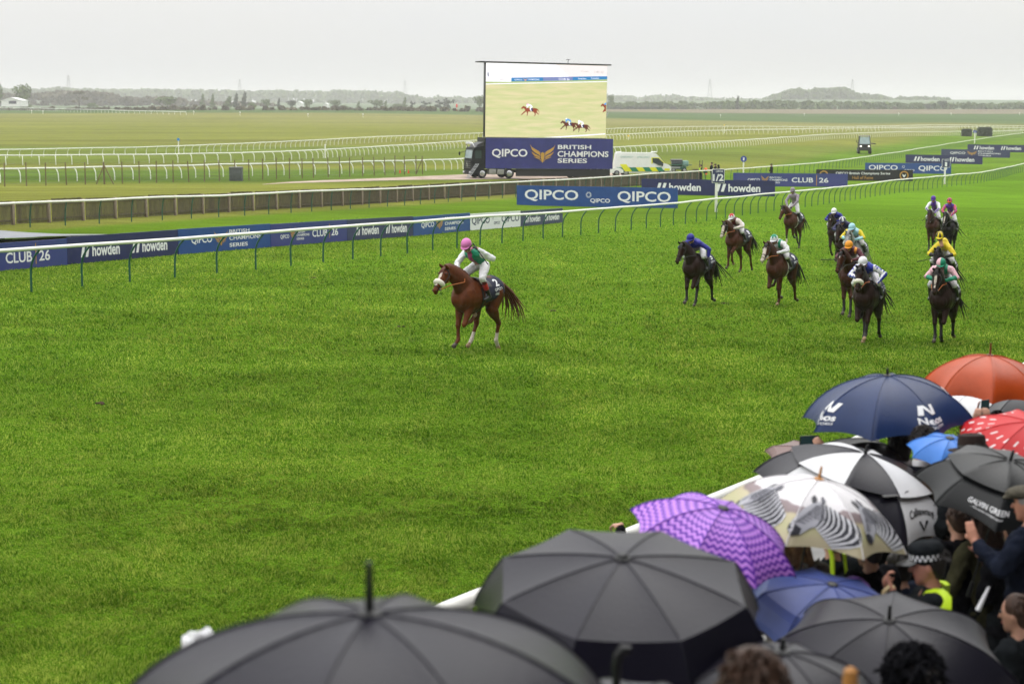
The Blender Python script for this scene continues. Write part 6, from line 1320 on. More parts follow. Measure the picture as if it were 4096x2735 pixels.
class Print:
    """flat print pieces in canopy coordinates, cut small enough to follow the curved cloth"""
    def __init__(s, mx=.09): s.t = []; s.mx = mx
    def poly(s, P):
        from mathutils.geometry import tessellate_polygon
        for a, b, c in tessellate_polygon([[Vector((x, y, 0)) for x, y in P]]): s.cut(Vector(P[a]), Vector(P[b]), Vector(P[c]))
    def cut(s, a, b, c):
        e = [((b-a).length, a, b, c), ((c-b).length, b, c, a), ((a-c).length, c, a, b)]; L, p, q, r = max(e, key=lambda k: k[0])
        if L < s.mx: s.t.append((a, b, c)); return
        m = (p+q)/2; s.cut(p, m, r); s.cut(m, q, r)
    def text(s, tx, x0, z0, wd, ht, bold=0., warp=None):
        v, f = text2d(tx, bold); Q = [(x0+p[0]*wd, z0+p[1]*ht) for p in v]
        if warp: Q = [(x, z+warp(x)) for x, z in Q]
        for fc in f:
            for i in range(1, len(fc)-1): s.cut(Vector(Q[fc[0]]), Vector(Q[fc[i]]), Vector(Q[fc[i+1]]))
    def out(s, mb, fn):
        for a, b, c in s.t: mb.add([fn(*a), fn(*b), fn(*c)], [(0, 1, 2)])
        s.t = []
def d_neos(S, can, root):
    mb = MB(); P = Print()
    for th in (-67.5, 22.5, 112.5):
        for poly in ([(.16, .60), (.32, .60), (.42, 1.0), (.26, 1.0)], [(.34, 1.0), (.44, .99), (.64, .62), (.54, .60)], [(.56, .60), (.72, .60), (.82, 1.0), (.66, 1.0)]): P.poly(poly)
        P.text('Neos', .12, .24, .76, .27, .03); P.text('NETWORKS', .2, .08, .66, .10, .01); P.out(mb, cmap(S, th, .62, .94, 28, .005)); mb.build('logo', M['ink_white'], can, smooth=False, fixn=False); mb = MB()
def d_galvin(S, can, root):
    mb = MB(); P = Print(); P.text('GALVIN GREEN', .04, .42, .92, .26, .02); P.text('- We never compromise', .16, .2, .7, .13, .01); P.out(mb, cmap(S, -33, .66, .95, 38, .005)); mb.build('logo', M['ink_white'], can, smooth=False, fixn=False)
def d_callaway(S, can, root):
    mb = MB(); P = Print(); P.text('Callaway', .08, .38, .84, .30, .02, lambda x: .16*(1-(2*x-1)**2)); P.poly([(.36, .42), (.42, .42), (.50, .18), (.48, .08)]); P.poly([(.48, .08), (.50, .18), (.60, .42), (.68, .42)]); P.out(mb, cmap(S, 45, .62, .97, 36, .005)); mb.build('logo', M['ink_black'], can, smooth=False, fixn=False)
    mb = MB(); mb.tube([S(38, .50, .022), S(20, .56, .03), S(8, .60, .034)], 0, 6, asp=[(.018, .004)]*3); mb.build('tie_strap', M['black_plastic'], can)
def d_bar(S, can, root):
    mb = MB(); P = Print(); P.poly([(.30, .10), (.42, .10), (.42, .95), (.30, .95)])
    for i in range(12): a = .12+.066*i; P.poly([(.54, a), (.70, a+.01), (.70, a+.03), (.54, a+.035)])
    P.out(mb, cmap(S, -44, .70, .92, 20, .006)); mb.build('logo', M['ink_white'], can, smooth=False, fixn=False)
def d_strap(S, can, root):
    mb = MB(); mb.tube([S(52, .72, .012), S(56, .80, .03), S(66, .82, .03), S(76, .78, .012)], .006, 6); mb.build('tie_strap', M['black_plastic'], can)
    mb = MB(); c = S(52, .71, .014); mb.ell(c, (.012, .012, .01)); mb.build('press_stud', M['chrome'], can)
def d_zebra(S, can, root):
    ms = [mat('zebra_'+nm, c, .5) for c, nm in zip(((.62, .62, .66), (.36, .36, .40), (.03, .03, .04), (.12, .12, .145)), ('white', 'pale_grey', 'black', 'grey'))]
    for th, wd_ in ((-58, 52), (0, 52), (54, 46)):
        W, K, H, G_ = Print(), Print(), Print(), Print()
        top = lambda a: (.40+.62*a, .98-.26*a-.22*a*a); bot = lambda a: (.34+.26*a, .40-.40*a); mid = lambda a, k: (top(a)[0]*(1-k)+bot(a)[0]*k+.10*math.sin(k*math.pi)*(.3+a), top(a)[1]*(1-k)+bot(a)[1]*k-.05*math.sin(k*math.pi))
        n = 12
        for i in range(n):
            for q in range(4): W.poly([mid(i/n, q/4), mid((i+1)/n, q/4), mid((i+1)/n, (q+1)/4), mid(i/n, (q+1)/4)])
        for i in range(8):
            a = .05+.12*i
            for q in range(5):
                k0, k1 = q/5, (q+1)/5; w0, w1 = .026+.056*math.sin(min(1, k0+.12)*math.pi), .022+.048*math.sin(min(1, k1+.12)*math.pi)
                if a+.07 > 1: continue
                K.poly([mid(a, k0), mid(min(1, a+w0), k0), mid(min(1, a+w1), k1), mid(a, k1)])
        H.poly([(.40, .98), (.26, .92), (.12, .72), (.03, .44), (.01, .28), (.08, .18), (.18, .20), (.28, .34), (.42, .44), (.50, .70), (.47, .9)])
        for i in range(9): y = .43+.054*i; x0 = .06+.030*i; x1 = x0+.15+.012*i; G_.poly([(x0, y), ((x0+x1)/2, y+.03), (x1, y), (x1, y-.016), ((x0+x1)/2, y+.008), (x0, y-.02)])
        for i in range(4): x = .30+.045*i; G_.poly([(x, .86-.02*i), (x+.016, .86-.02*i), (x+.05, .56), (x+.03, .54)])
        G_.poly([(.20, .66), (.25, .69), (.26, .63), (.21, .61)]); K.poly([(.01, .36), (.01, .26), (.08, .17), (.17, .2), (.18, .31), (.09, .39)])
        K.poly([(.24, .90), (.19, 1.04), (.25, 1.12), (.32, 1.04), (.32, .94)]); G_.poly([(.42, .96), (.41, 1.08), (.46, 1.13), (.52, 1.02), (.49, .93)])
        mb = MB()
        for q, (P, off) in enumerate(((W, .004), (H, .0055), (K, .007), (G_, .0085))): mb.mat(q); P.out(mb, cmap(S, th, .44, .99, wd_, off))
        mb.build('zebra_print', ms, can, smooth=False, fixn=False)
umbrella('large black umbrella nearest the camera with a long blurred spike', 1478, 2455, 4.0, .67, .31, (0, -2), 10, 8, ('black',), 66, .125, spr=.009)
umbrella('black folding umbrella with angular creased panels and a stubby tip', 2490, 2232, 6.2, .58, .31, (1, -12), 0, 8, ('black',), kink=(.6, .30), spike=.018, spr=.02, scal=.04)
umbrella('purple umbrella with lilac zigzag stripes', 2893, 2032, 8.8, .455, .20, (14, -13), 4, 8, ('chevron',), 56, .0, scal=.05)
umbrella('white umbrella printed with zebras in grassland', 3276, 1916, 9.7, .555, .29, (10, -1), 0, 8, ('savanna',), 58, .075, 'cane', .007, deco=d_zebra)
umbrella('black and white panelled golf umbrella with a vented double canopy', 3460, 1818, 12.0, .72, .37, (13, -6), 0, 8, ('white', 'char'), 66, .075, spr=.01, vent=.58, deco=d_callaway)
umbrella('navy golf umbrella with white logos at the racetrack rail', 3550, 1502, 12.9, .64, .34, (-3, -3), 0, 8, ('navy',), 66, .055, spr=.009, deco=d_neos, shm='black_plastic')
umbrella('burnt orange umbrella with a dark red wooden spike', 3960, 1421, 14.6, .56, .31, (2, -2), 12, 8, ('orange',), 68, .105, 'redwood', .008, shaft=.9, shm='black_plastic', deco=d_strap, scal=.09)
umbrella('plain white umbrella half hidden under the orange one', 3955, 1545, 16.2, .52, .28, (-4, -2), 0, 8, ('white',), 64, .03)
umbrella('grey umbrella at the right edge under the orange one', 4150, 1540, 15.4, .54, .22, (-12, 4), 0, 8, ('grey',), 60, .04)
umbrella('bright red umbrella with small white dashes at the right edge', 4120, 1688, 12.2, .55, .26, (-6, -17), 20, 8, ('red',), 62, .0)
umbrella('black vented golf umbrella with white lettering at the right', 4040, 1846, 10.7, .53, .26, (9, -14), 8, 8, ('galvin',), 66, .08, spr=.009, vent=.56, deco=d_galvin)
umbrella('dark grey umbrella tipped over between navy and black golf umbrellas', 3612, 1812, 13.0, .50, .24, (34, 4), 0, 8, ('grey',), 60, .03)
umbrella('dull mauve brown umbrella behind the raised phone', 3270, 1795, 13.9, .42, .12, (6, -9), 0, 8, ('mauve',), 50, .0, kink=(.7, .5))
umbrella('bright blue umbrella between a dark-haired head and a brown hat', 3800, 1752, 12.0, .28, .13, (6, -14), 0, 8, ('sky',), 58, .0)
umbrella('broad black umbrella with a silver-ringed tip at the bottom right', 3557, 2480, 8.0, .62, .30, (-5, -17), 6, 8, ('char',), 64, .085, spr=.008)
umbrella('small dark umbrella with a thick tip at the bottom edge', 3127, 2606, 5.9, .50, .27, (6, -4), 0, 8, ('char',), 66, .05, spr=.010)
umbrella('blue folding umbrella with a white bar logo', 3330, 2336, 9.0, .45, .24, (2, -13), 30, 8, ('blue',), kink=(.62, .34), spike=0, deco=d_bar, scal=.03)
umbrella('grey umbrella barely showing at the bottom edge below the creased black one', 2570, 2770, 5.0, .50, .26, (4, -2), 0, 8, ('grey',), 64, .0)

# ------------------------------------------------------------------ spectators
K_ = lambda n, c, v=.25, r=.85: mat(n, c, r, v, 14, spec=.04, bump=.35, bscale=45)
CL = {'black': K_('cloth_black', (.008, .008, .010)), 'navy': K_('cloth_dark_navy', (.010, .013, .024)), 'suit': K_('suit_black', (.010, .011, .018)), 'olive': K_('knit_olive', (.055, .052, .028)), 'furgrey': K_('fur_grey', (.20, .18, .16), .4), 'dark': K_('cloth_dark', (.012, .014, .016)), 'brown': K_('cloth_brown', (.06, .04, .03)), 'lilac': K_('plastic_lilac', (.27, .14, .50), .15, .45), 'police': K_('police_black', (.012, .014, .016))}
M['hiviz'] = mat('hi_vis_yellow', (.55, .78, .02), .55, .1, 12); M['hair_brown'] = mat('hair_brown', (.045, .022, .013), .55, .4, 30); M['hair_dark'] = mat('hair_dark', (.014, .010, .009), .55, .3, 30); M['hair_blond'] = mat('hair_blond', (.26, .14, .06), .55, .45, 18); M['hair_grey'] = mat('hair_grey', (.22, .20, .19), .6, .2, 30)
M['felt'] = mat('felt_brown', (.022, .012, .010), .9, .2, 12); M['tweed'] = mat('tweed', (.07, .062, .045), .9, .35, 40); M['phone'] = mat('phone_black', (.01, .01, .012), .25); M['phone_case'] = mat('phone_case_pink', (.42, .22, .18), .5)
def spectator(label, px, py, Y, face=0, coat='black', hair='hair_dark', hat=None, pose=None, long=False, trousers='dark', tilt=0., collar=None, fur=False, legs=True, name='person', skin='skin', hairr=1., minsc=.8, group='spectators at the racetrack rail'):
    """face: degrees the person looks to the photo's left (0 = away from the camera); py = centre of the head"""
    hp = at(px, py, Y); gzz = terr(hp.x, hp.y); s = (hp.z-gzz)/1.635; s = min(1.16, max(minsc, s))
    root = thing('person', label, 'person', Vector((hp.x, hp.y, hp.z-1.635*s)), R(90+face), group); root.scale = (s, s, s)
    P = dict(pel=(0, 0, .95), chest=(.02, 0, 1.28), neck=(-.02, 0, 1.48), head=(.02, 0, 1.635), f=(1, 0, -.12+tilt), shL=(-.01, .185, 1.42), shR=(-.01, -.185, 1.42), elL=(-.02, .255, 1.13), elR=(-.02, -.255, 1.13), haL=(.20, .16, 1.0), haR=(.20, -.16, 1.0), dL=(1, -.3, 0), dR=(1, .3, 0), pL=(0, -1, -.3), pR=(0, 1, -.3), cL=.9, cR=.9)
    P.update(pose or {}); P = {k: (Vector(v) if isinstance(v, tuple) else v) for k, v in P.items()}
    b = Org(); f, r, u, rot = head_parts(b, P['head'], P['f'], P['neck'])
    b.chain('core', [P['pel'], P['chest'], P['neck']], [.11, .13, .06])
    for k, sg in (('L', 1), ('R', -1)):
        b.cap('core', P['chest'], P['sh'+k], .09, .055); b.chain('arm', [P['sh'+k], P['el'+k], P['ha'+k]], [.05, .04, .029]); hand(b, 'hand', P['ha'+k], P['d'+k], P['p'+k], P['c'+k], 1.0, sg)
        if legs: b.chain('leg', [(0, sg*.1, .92), (.015, sg*.1, .5), (-.01, sg*.1, .09), (.14, sg*.12, .04)], [.085, .06, .04, .03])
    link('body', b.mesh('body', M[skin], .0115, None, 1), root); face_bits(P['head'], f, r, u, root)
    o = Org(); o.chain('c', [P['pel']+Vector((0, 0, -.12)), P['pel']+Vector((0, 0, .1)), P['chest'], P['neck']+Vector((0, 0, -.05))], [.155, .155, .165, .085]); o.cap('c', (0, .07, .85), (0, -.07, .85), .14, .14)
    for k in 'LR': o.cap('c', P['chest'], P['sh'+k], .14, .082); o.chain('c', [P['sh'+k], P['el'+k], P['el'+k].lerp(P['ha'+k], .86)], [.086, .07, .052])
    link('coat', o.mesh('coat', CL[coat], .016, None, 2, .007, px), root)
    if legs:
        o = Org()
        for sg in (1, -1): o.chain('t', [(0, sg*.09, .9), (.015, sg*.1, .5), (-.01, sg*.1, .1)], [.12, .085, .065])
        link('trousers', o.mesh('trousers', CL[trousers], .02, None, 2, .006, 2), root)
        for sg in (1, -1): o = Org(); o.cap('s', (-.03, sg*.1, .05), (.15, sg*.12, .035), .05, .036); link('shoe', o.mesh('shoe', M['boot'], .014, None, 1), root)
    if collar: mb = MB(); mb.tube([P['neck']+Vector((-.01, 0, .015))+f*.075*math.cos(a)+r*.072*math.sin(a) for a in np.linspace(.5, 2*math.pi-.5, 18)], 0, 6, asp=[(.008, .026)]*18, upv=(0, 0, 1)); mb.build('collar', M[collar] if collar in M else CL[collar], root)
    H = P['head']; rs = random.Random(px)
    if hair:
        o = Org(); o.ell('h', H-f*.018+u*.022, (.103*hairr, .086*hairr, .112*hairr), rot); o.cap('h', H-f*.055-u*.05, H-f*.06+u*.02, .058, .07)
        if long:
            for q in (-.06, -.03, 0, .03, .06): o.chain('h', [H-f*.05+r*q-u*.02, H-f*.085+r*q*1.3-u*.16, H-f*.10+r*q*1.4-u*.34], [.045, .04, .022])
        link('hair', o.mesh('hair', M[hair], .012, lambda l, t, c, n: 0, 1, .003, px), root)
        mb = MB()
        for i in range(120 if not long else 160):
            th = rs.random()*6.28; ph = rs.random()*1.45; d = f*math.sin(ph)*math.cos(th)-f*.25+r*math.sin(ph)*math.sin(th)+u*math.cos(ph)
            if d.normalized().dot(f) > .55: continue
            p0 = H-f*.018+u*.022+(f*(d.dot(f))*.104+r*(d.dot(r))*.087+u*(d.dot(u))*.113)*hairr; dn = (-u*.8-f*.5+r*d.dot(r)*.4+Vector((rs.gauss(0, .3), rs.gauss(0, .3), rs.gauss(0, .3)))).normalized()
            mb.tube([p0-d*.012, p0+dn*.022+d*.004, p0+dn*(.04 if not long else .07)-d*.0], [.007, .006, .002], 4)
        if long:
            for i in range(60): q = rs.uniform(-.085, .085); l_ = rs.uniform(.28, .46); mb.tube([H-f*(.075+.02*rs.random())+r*q, H-f*.125+r*q*1.35-u*.18, H-f*(.12+.03*rs.random())+r*(q*1.4+rs.gauss(0, .015))-u*l_], [.010, .010, .003], 4)
        mb.build('hair_strands', M[hair], root, fixn=False)
    loc = lambda pts: [H+f*a+r*b+u*c for a, b, c in pts]
    def lathe(name, prof, m, n=28, ea=1.12, tilt_=0., parent=root):
        mb = MB(); rr = len(prof)
        for i, (rad, z) in enumerate(prof):
            for j in range(n): a = 2*math.pi*j/n; mb.v.append(tuple(H+f*(rad*math.cos(a)*ea+tilt_*z)+r*(rad*math.sin(a))+u*(z+tilt_*0)))
        for i in range(rr-1):
            for j in range(n): mb.f.append([i*n+j, i*n+(j+1) % n, (i+1)*n+(j+1) % n, (i+1)*n+j]); mb.m.append(0)
        mb.f.append(list(range((rr-1)*n, rr*n))); mb.m.append(0); return mb.build(name, m, parent, ang=50)
    if hat == 'fedora':
        h = lathe('hat', [(.10, .045), (.165, .040), (.172, .046), (.165, .052), (.104, .058), (.100, .12), (.092, .155), (.06, .168), (.02, .150)], M['felt']); lathe('hat_band', [(.1055, .06), (.104, .085), (.1035, .086)], M['boot'], parent=h)
    if hat == 'police':
        h = lathe('cap', [(.088, .025), (.094, .04), (.098, .085), (.104, .10), (.102, .125), (.085, .148), (.04, .156)], CL['police'])
        mb = MB(); n = 40
        for row in range(2):
            for j in range(n):
                if (j+row) % 2: continue
                a0, a1 = 2*math.pi*j/n, 2*math.pi*(j+1)/n; z0 = .045+.019*row
                mb.add([H+f*(.1012*1.12*math.cos(a))+r*(.1012*math.sin(a))+u*z for z in (z0, z0+.019) for a in (a0, a1)], [(0, 1, 3, 2)])
        mb.build('checkered_band', M['ink_white'], h, smooth=False)
        mb = MB(); n = 12
        for q, rad in ((0, .104), (1, .185)):
            for i in range(n+1): a = R(-58+116*i/n); mb.v.append(tuple(H+f*(rad*math.cos(a)*1.08)+r*(.104*math.sin(a))+u*(.032-.02*q)))
        for i in range(n): mb.f.append([i, i+1, n+2+i, n+1+i]); mb.m.append(0)
        mb.v += [tuple(Vector(v)+u*.008) for v in mb.v]; k = 2*(n+1); mb.f += [[q+k for q in reversed(f_)] for f_ in mb.f[:]]; mb.m += [0]*n; mb.build('peak', M['boot'], h, ang=None)
    if hat == 'flat': 
        o = Org(); o.ell('a', H+u*.075+f*.02, (.135, .108, .05), rot); o.ell('a', H+u*.045+f*.12, (.06, .075, .014), rot); link('cap', o.mesh('cap', M['tweed'], .012, None, 2), root)
    if hat == 'fluffy':
        mb = MB(); mb.ell(H+u*.05, (.13, .125, .12))
        for i in range(420):
            d = Vector((rs.gauss(0, 1), rs.gauss(0, 1), rs.gauss(.3, 1))).normalized(); p0 = H+u*.05+Vector((d.x*.125, d.y*.12, d.z*.115)); e = (d+Vector((rs.gauss(0, .5), rs.gauss(0, .5), rs.gauss(0, .5)))).normalized()
            mb.tube([p0, p0+e*.03, p0+e*.03+Vector((rs.gauss(0, .02), rs.gauss(0, .02), -.02))], [.014, .011, .003], 4)
        mb.build('hat', CL['black'], root, fixn=False)
    if hat == 'hood':
        o = Org(); o.ell('a', H-f*.02+u*.02, (.135, .12, .14), rot); o.cap('a', H-f*.04-u*.08, P['neck']-Vector((.02, 0, .04)), .11, .14); link('hood', o.mesh('hood', CL[coat], .014, None, 2, .006, px), root)
    if fur:
        mb = MB()
        for i in range(260):
            a = rs.uniform(0, 6.28); p0 = P['neck']+Vector((-.03, 0, -.02))+f*(.11*math.cos(a))+r*(.16*math.sin(a))+Vector((0, 0, rs.uniform(-.09, .05))); e = Vector((rs.gauss(0, 1), rs.gauss(0, 1), rs.gauss(0, 1))).normalized(); mb.tube([p0, p0+e*.035], [.02, .004], 4)
        mb.build('fur_collar', CL['furgrey'], root, fixn=False)
    return root, s, P
def wpt(root, p): 
    s = root.scale[0]; a = root.rotation_euler.z; p = Vector(p); return root.location+Vector((p.x*math.cos(a)-p.y*math.sin(a), p.x*math.sin(a)+p.y*math.cos(a), p.z))*s
SP = []
REACH = lambda **k: dict(**k)
# police officer, side view, hands raised to the mouth
pr, s_, P_ = spectator('police officer in a black cap with a checkered band and hi-vis shoulders', 3722, 2258, 9.3, 78, 'police', 'hair_dark', 'police', dict(haL=(.24, .10, 1.48), elL=(.16, .25, 1.24), haR=(.26, -.06, 1.42), elR=(.15, -.24, 1.2), dL=(.4, -.3, .9), dR=(.4, .3, .9), pL=(-.9, 0, .3), pR=(-.9, 0, .3), cL=1.4, cR=1.4), trousers='police', skin='skin2')
for k in (1, -1):
    mb = MB(); mb.tube([(-.03, k*.08, 1.475), (-.05, k*.16, 1.465), (-.05, k*.225, 1.40), (-.05, k*.25, 1.34)], 0, 8, asp=[(.075, .028), (.085, .03), (.085, .026), (.08, .02)], upv=(0, k*.6, 1)); mb.build('hi_vis_shoulder', M['hiviz'], pr)
mb = MB(); mb.tube([(-.175, -.2, 1.2), (-.185, 0, 1.2), (-.175, .2, 1.2)], 0, 6, asp=[(.008, .05)]*3, upv=(0, 0, 1)); mb.build('reflective_band', M['hiviz'], pr)
mb = MB(); a = wpt(pr, (.30, .12, 1.40)); mb.tube([a-a+Vector((0, 0, -.3)), (0, 0, 0), (.01, 0, .06), (.035, 0, .085), (.06, 0, .08)], [.012, .013, .014, .015, .014], 9); tag(mb.build('walking_stick', M['pale_wood'], None, a), 'pale crooked wooden handle held up beside the police officer', 'stick')
spectator('person with long brown hair in an olive knitted cardigan', 3935, 2090, 11.2, 25, 'olive', 'hair_brown', None, dict(haL=(.12, .30, .98), elL=(-.02, .32, 1.14), dL=(.3, .3, -.6)), long=True)
spectator('person in a flat cap and dark padded jacket clapping at the right edge', 4122, 2010, 9.9, 62, 'navy', 'hair_grey', 'flat', dict(haL=(.36, .10, 1.33), haR=(.40, -.22, 1.16), elL=(.12, .30, 1.2), elR=(.14, -.30, 1.1), dL=(.4, -.2, .9), dR=(.2, .1, 1), pL=(0, -1, 0), pR=(0, 1, 0), cL=.25, cR=.15), skin='skin2')
spectator('person with short brown hair at the bottom right, facing left', 4075, 2452, 9.1, 55, 'dark', 'hair_brown', None, None)
spectator('brown-haired person seen from behind at the bottom edge', 3010, 2800, 4.4, -10, 'dark', 'hair_brown', None, dict(haR=(.1, -.2, 1.2)), hairr=1.05)
spectator('person in a fluffy black hat at the bottom edge', 3665, 2735, 6.4, 20, 'black', 'hair_dark', 'fluffy', dict(haL=(.12, .23, 1.40), elL=(.1, .3, 1.2), dL=(.1, .3, .9), pL=(0, -1, 0), cL=.5))
spectator('dark-haired person in a black suit with a white collar', 3690, 1770, 12.3, 5, 'suit', 'hair_dark', None, None, collar='ink_white')
spectator('person in a wide brown felt hat', 3895, 1825, 11.7, 20, 'dark', 'hair_dark', 'fedora', None)
spectator('person with light brown hair low beside the black suit', 3792, 1850, 12.0, 15, 'brown', 'hair_brown', None, None, minsc=.78)
def phone(label, px, py, Y, w_, h, rz=0., ry=0., m='phone'):
    p = at(px, py, Y); r = thing('phone', label, 'phone', p); r.rotation_euler = (R(12), R(ry), R(rz)); mb = MB(); mb.box((-w_/2, -.005, -h/2), (w_/2, .005, h/2), .004); mb.build('case', M[m], r); mb = MB(); mb.add([(-w_*.46, -.0056, -h*.45), (w_*.46, -.0056, -h*.45), (w_*.46, -.0056, h*.45), (-w_*.46, -.0056, h*.45)], [(0, 1, 2, 3)]); mb.build('screen', emis('phone_screen', (.015, .03, .032), .8), r)
def raised(label, px, py, Y, hx, hy, coat='dark', side='R', hair='hair_dark', face=0, grip=1.0, d=(0, 0, 1), pn=(0, 0, 0), hy_c=1.0):
    """spectator whose hand is at photo pixel (hx, hy)"""
    hp = at(px, py, Y); s = min(1.16, max(.8, (hp.z-terr(hp.x, hp.y))/1.635)); base = Vector((hp.x, hp.y, hp.z-1.635*s)); a = R(90+face); t = at(hx, hy, Y+.12)-base
    l = Vector((t.x*math.cos(a)+t.y*math.sin(a), -t.x*math.sin(a)+t.y*math.cos(a), t.z))/s
    sh = Vector((-.01, .185 if side == 'L' else -.185, 1.42)); v = l-sh
    if v.length > .56: sh2 = l-v.normalized()*.56
    el = sh.lerp(l, .5)+Vector((-.02, .10 if side == 'L' else -.10, -.10)); o = dict(); o['ha'+side] = tuple(l); o['el'+side] = tuple(el); o['d'+side] = d; o['p'+side] = pn if any(pn) else (.9, 0, -.2); o['c'+side] = hy_c
    return spectator(label, px, py, Y, face, coat, hair, None, o)
phone('black phone held up sideways above the striped golf umbrella', 3235, 1760, 12.78, .142, .075, 12)
raised('person holding a phone up sideways with a raised arm', 3400, 1935, 12.6, 3302, 1800, 'dark', 'L', 'hair_dark', 10, d=(.1, .75, .75), pn=(.6, 0, .35), hy_c=1.2)
phone('pink phone seen edge-on beside the navy umbrella', 3908, 1642, 13.55, .075, .15, 68, 2, 'phone_case'); phone('black phone held upright in front of the white umbrella', 3940, 1632, 13.6, .07, .14, 10, -6)
raised('person lifting a pink phone beside the navy umbrella', 3850, 1790, 13.3, 3900, 1692, 'black', 'R', 'hair_dark', -8, d=(0, -.25, 1), hy_c=.8)
raised('person lifting a black phone above the red umbrella', 3990, 1790, 13.4, 3950, 1688, 'brown', 'L', 'hair_brown', 8, d=(0, .15, 1), hy_c=.9)
raised('person leaning one hand on the white rail behind the purple umbrella', 2600, 2215, 14.4, 2485, 2098, 'black', 'L', 'hair_dark', 15, d=(.5, .8, -.1), pn=(0, 0, -1), hy_c=1.1)
spectator('person with long fair hair and a grey fur collar under the zebra umbrella', 3165, 2170, 9.9, 15, 'furgrey', 'hair_blond', None, None, long=True, fur=True)
spectator('person in a plain black coat under the zebra umbrella', 3480, 2195, 9.9, 35, 'black', 'hair_dark', None, None)
spectator('person with a hi-vis tabard among dark coats', 3330, 2150, 10.4, 5, 'dark', 'hair_dark', None, None)
spectator('person in a crumpled lilac plastic hood behind the blue umbrella', 3425, 2385, 9.4, 20, 'lilac', None, 'hood', None, minsc=.7)
spectator('person in a dark navy coat behind the police officer', 3600, 2270, 10.2, 40, 'navy', 'hair_dark', None, None)
spectator('person in black standing between police officer and olive cardigan', 3830, 2080, 11.2, 10, 'black', 'hair_brown', None, None)
spectator('person in black standing behind the vented black umbrella', 4060, 2120, 11.0, 15, 'black', 'hair_dark', None, None)
spectator('person in a dark coat under the creased black umbrella', 2700, 2560, 6.5, 10, 'dark', 'hair_dark', None, None)
spectator('person in a dark coat under the nearest black umbrella', 1500, 2740, 4.2, 0, 'dark', 'hair_dark', None, None)
spectator('person under the navy umbrella with white logos', 3600, 1800, 12.9, 8, 'dark', 'hair_dark', None, None)
spectator('person under the burnt orange umbrella', 3985, 1690, 14.7, 12, 'black', 'hair_dark', None, None)
# hi-vis tabard strips, wooden handle, hooked handle, white sheet
mb = MB(); p = at(3290, 2160, 10.2); mb.tube([(0, 0, .1), (.06, 0, -.1), (.07, 0, -.35)], 0, 6, asp=[(.045, .012), (.04, .012), (.05, .012)]); mb.tube([(.13, 0, -.08), (.17, 0, -.36)], 0, 6, asp=[(.012, .01)]*2); tag(mb.build('hi_vis_tabard', M['hiviz'], None, p), 'bright yellow hi-vis tabard strip below the zebra umbrella', 'vest')
mb = MB(); p = at(3402, 2700, 4.9); mb.tube([(0, 0, -.35), (0, 0, -.02), (0, 0, .015), (0, 0, .025)], [.02, .023, .02, .008], 14); tag(mb.build('walking_stick', M['cane'], None, p), 'round-topped tan wooden handle poking up at the bottom edge', 'stick')
mb = MB(); p = at(2466, 2690, 4.9); mb.tube([(0, 0, -.8), (0, 0, .02), (.004, 0, .05), (.018, 0, .07), (.04, 0, .068)], [.012, .013, .014, .015, .013], 10); tag(mb.build('walking_stick', M['black_plastic'], None, p), 'black stick with a hooked handle below the creased black canopy', 'stick')
mb = MB(); p = at(3937, 2385, 8.6); mb.tube([(.022, 0, .05), (0, 0, 0), (-.03, 0, -.07)], [.005, .009, .013], 10); tag(mb.build('umbrella_tip', M['ink_white'], None, p), 'slim white umbrella tip pointing up left of the brown-haired person', 'umbrella tip')
def sheet():
    mb = MB(); p = at(795, 2575, 6.2); n = 14
    rs = random.Random(3)
    for i in range(n+1):
        for j in range(n+1):
            x, y = i/n-.5, j/n-.5; mb.v.append((x*.13, y*.05+.02*math.sin(x*11)+rs.gauss(0, .002), .025*math.sin((x+.5)*2.4)+y*.05+.006*math.sin(x*13+y*9)))
    for i in range(n):
        for j in range(n): q = i*(n+1)+j; mb.f.append([q, q+1, q+n+2, q+n+1]); mb.m.append(0)
    tag(mb.build('paper_sheet', M['ink_white'], None, p, ang=None), 'crumpled white racecard held up left of the nearest umbrella', 'paper')
sheet()
raised('person at the left holding a crumpled white racecard', 980, 2830, 6.0, 815, 2740, 'dark', 'L', 'hair_dark', 10, d=(.2, .3, .9), hy_c=.9)
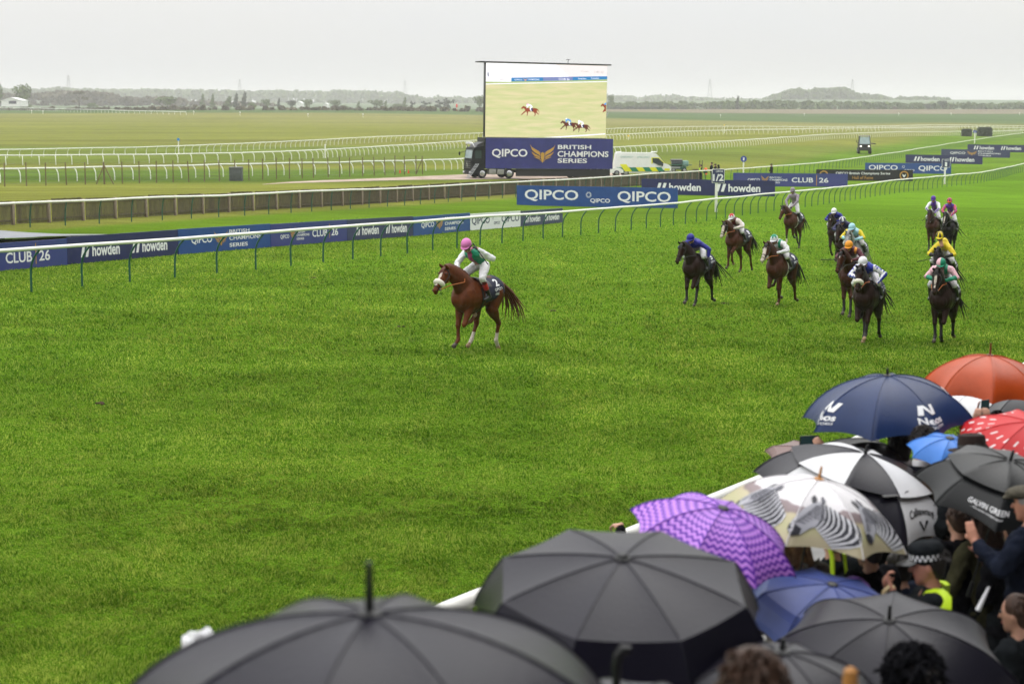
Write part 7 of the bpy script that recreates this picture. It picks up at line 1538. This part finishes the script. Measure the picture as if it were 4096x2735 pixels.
# people and kit beyond the rail
def far_person(label, px, base, hpx, coat, hair='hair_dark', hat=None, face=0, hv=False, pose=None):
    p = G(px, base); s = hpx*p.y/FP/1.76
    global terr; t0 = terr; terr = lambda x, y: p.z
    r, _, _ = spectator(label, px, 100, p.y, face, coat, hair, hat, pose, group='people standing beyond the running rails'); terr = t0
    r.location = p; r.scale = (s, s, s); return r
fp = far_person('person in a yellow hi-vis vest by the second running rail', 2803, 726, 66, 'dark', face=95)
o = Org(); o.chain('v', [(0, 0, 1.0), (.02, 0, 1.3), (-.01, 0, 1.42)], [.165, .18, .12]); link('hi_vis_vest', o.mesh('hi_vis_vest', M['hiviz'], .03, None, 1), fp)
mb = MB(); p = G(2822, 724); mb.box((-.25, -.2, .85), (.2, .2, 1.25), .05); mb.tube([(0, 0, 0), (0, 0, .85)], .05, 6); cmr = mb.build('camera_box', mat('kit_green', (.01, .04, .03), .6), None, p); tag(cmr, 'dark green camera kit with an orange cover beside the hi-vis person', 'camera')
mb = MB(); mb.ell((.0, -.1, 1.35), (.2, .2, .16)); mb.ell((.05, -.2, .8), (.13, .1, .1)); mb.build('cover', mat('cover_orange', (.75, .13, .03), .5), cmr)
for px, lb in ((2798, 'thin dark pole standing left of the hi-vis person'), (2808, 'thicker dark pole standing right behind the hi-vis person')):
    mb = MB(); p = G(px, 722); mb.tube([(0, 0, 0), (0, 0, 2.3)], .05, 6); tag(mb.build('pole', M['dark_metal'], None, p), lb, 'pole')
far_person('person in a dark jacket left of the half marker post', 2846, 722, 72, 'navy', 'hair_brown', face=85)
far_person('shorter person in a dark cap behind the half marker post', 2861, 722, 66, 'black', 'hair_dark', 'flat', face=70); far_person('person in a black bobble hat right behind the half marker post', 2873, 722, 62, 'black', 'hair_dark', 'hood', face=80)
far_person('lone person in a black coat leaning by the rail behind the purple board', 3085, 722, 66, 'black', 'hair_dark', 'flat', face=60)
# clods kicked out of the turf
M['soil'] = mat('soil', (.05, .03, .018), .95, .4, 20)
for i, (px, py) in enumerate([(400, 1617), (1250, 1112), (1595, 1307), (2205, 1245), (2900, 1215), (3320, 980), (3350, 930), (3560, 1105), (3240, 1010)]):
    mb = MB(); rs = random.Random(i); p = G(px, py)
    for k in range(6): mb.ell((rs.gauss(0, .05), rs.gauss(0, .04), .01), (.02+.025*rs.random(), .02+.02*rs.random(), .012+.02*rs.random()), None, 7, 5)
    o = mb.build('divot', M['soil'], None, p); o['label'] = 'small clod of dark soil kicked out of the green turf'; o['category'] = 'clod'; o['group'] = 'clods of soil on the racetrack'
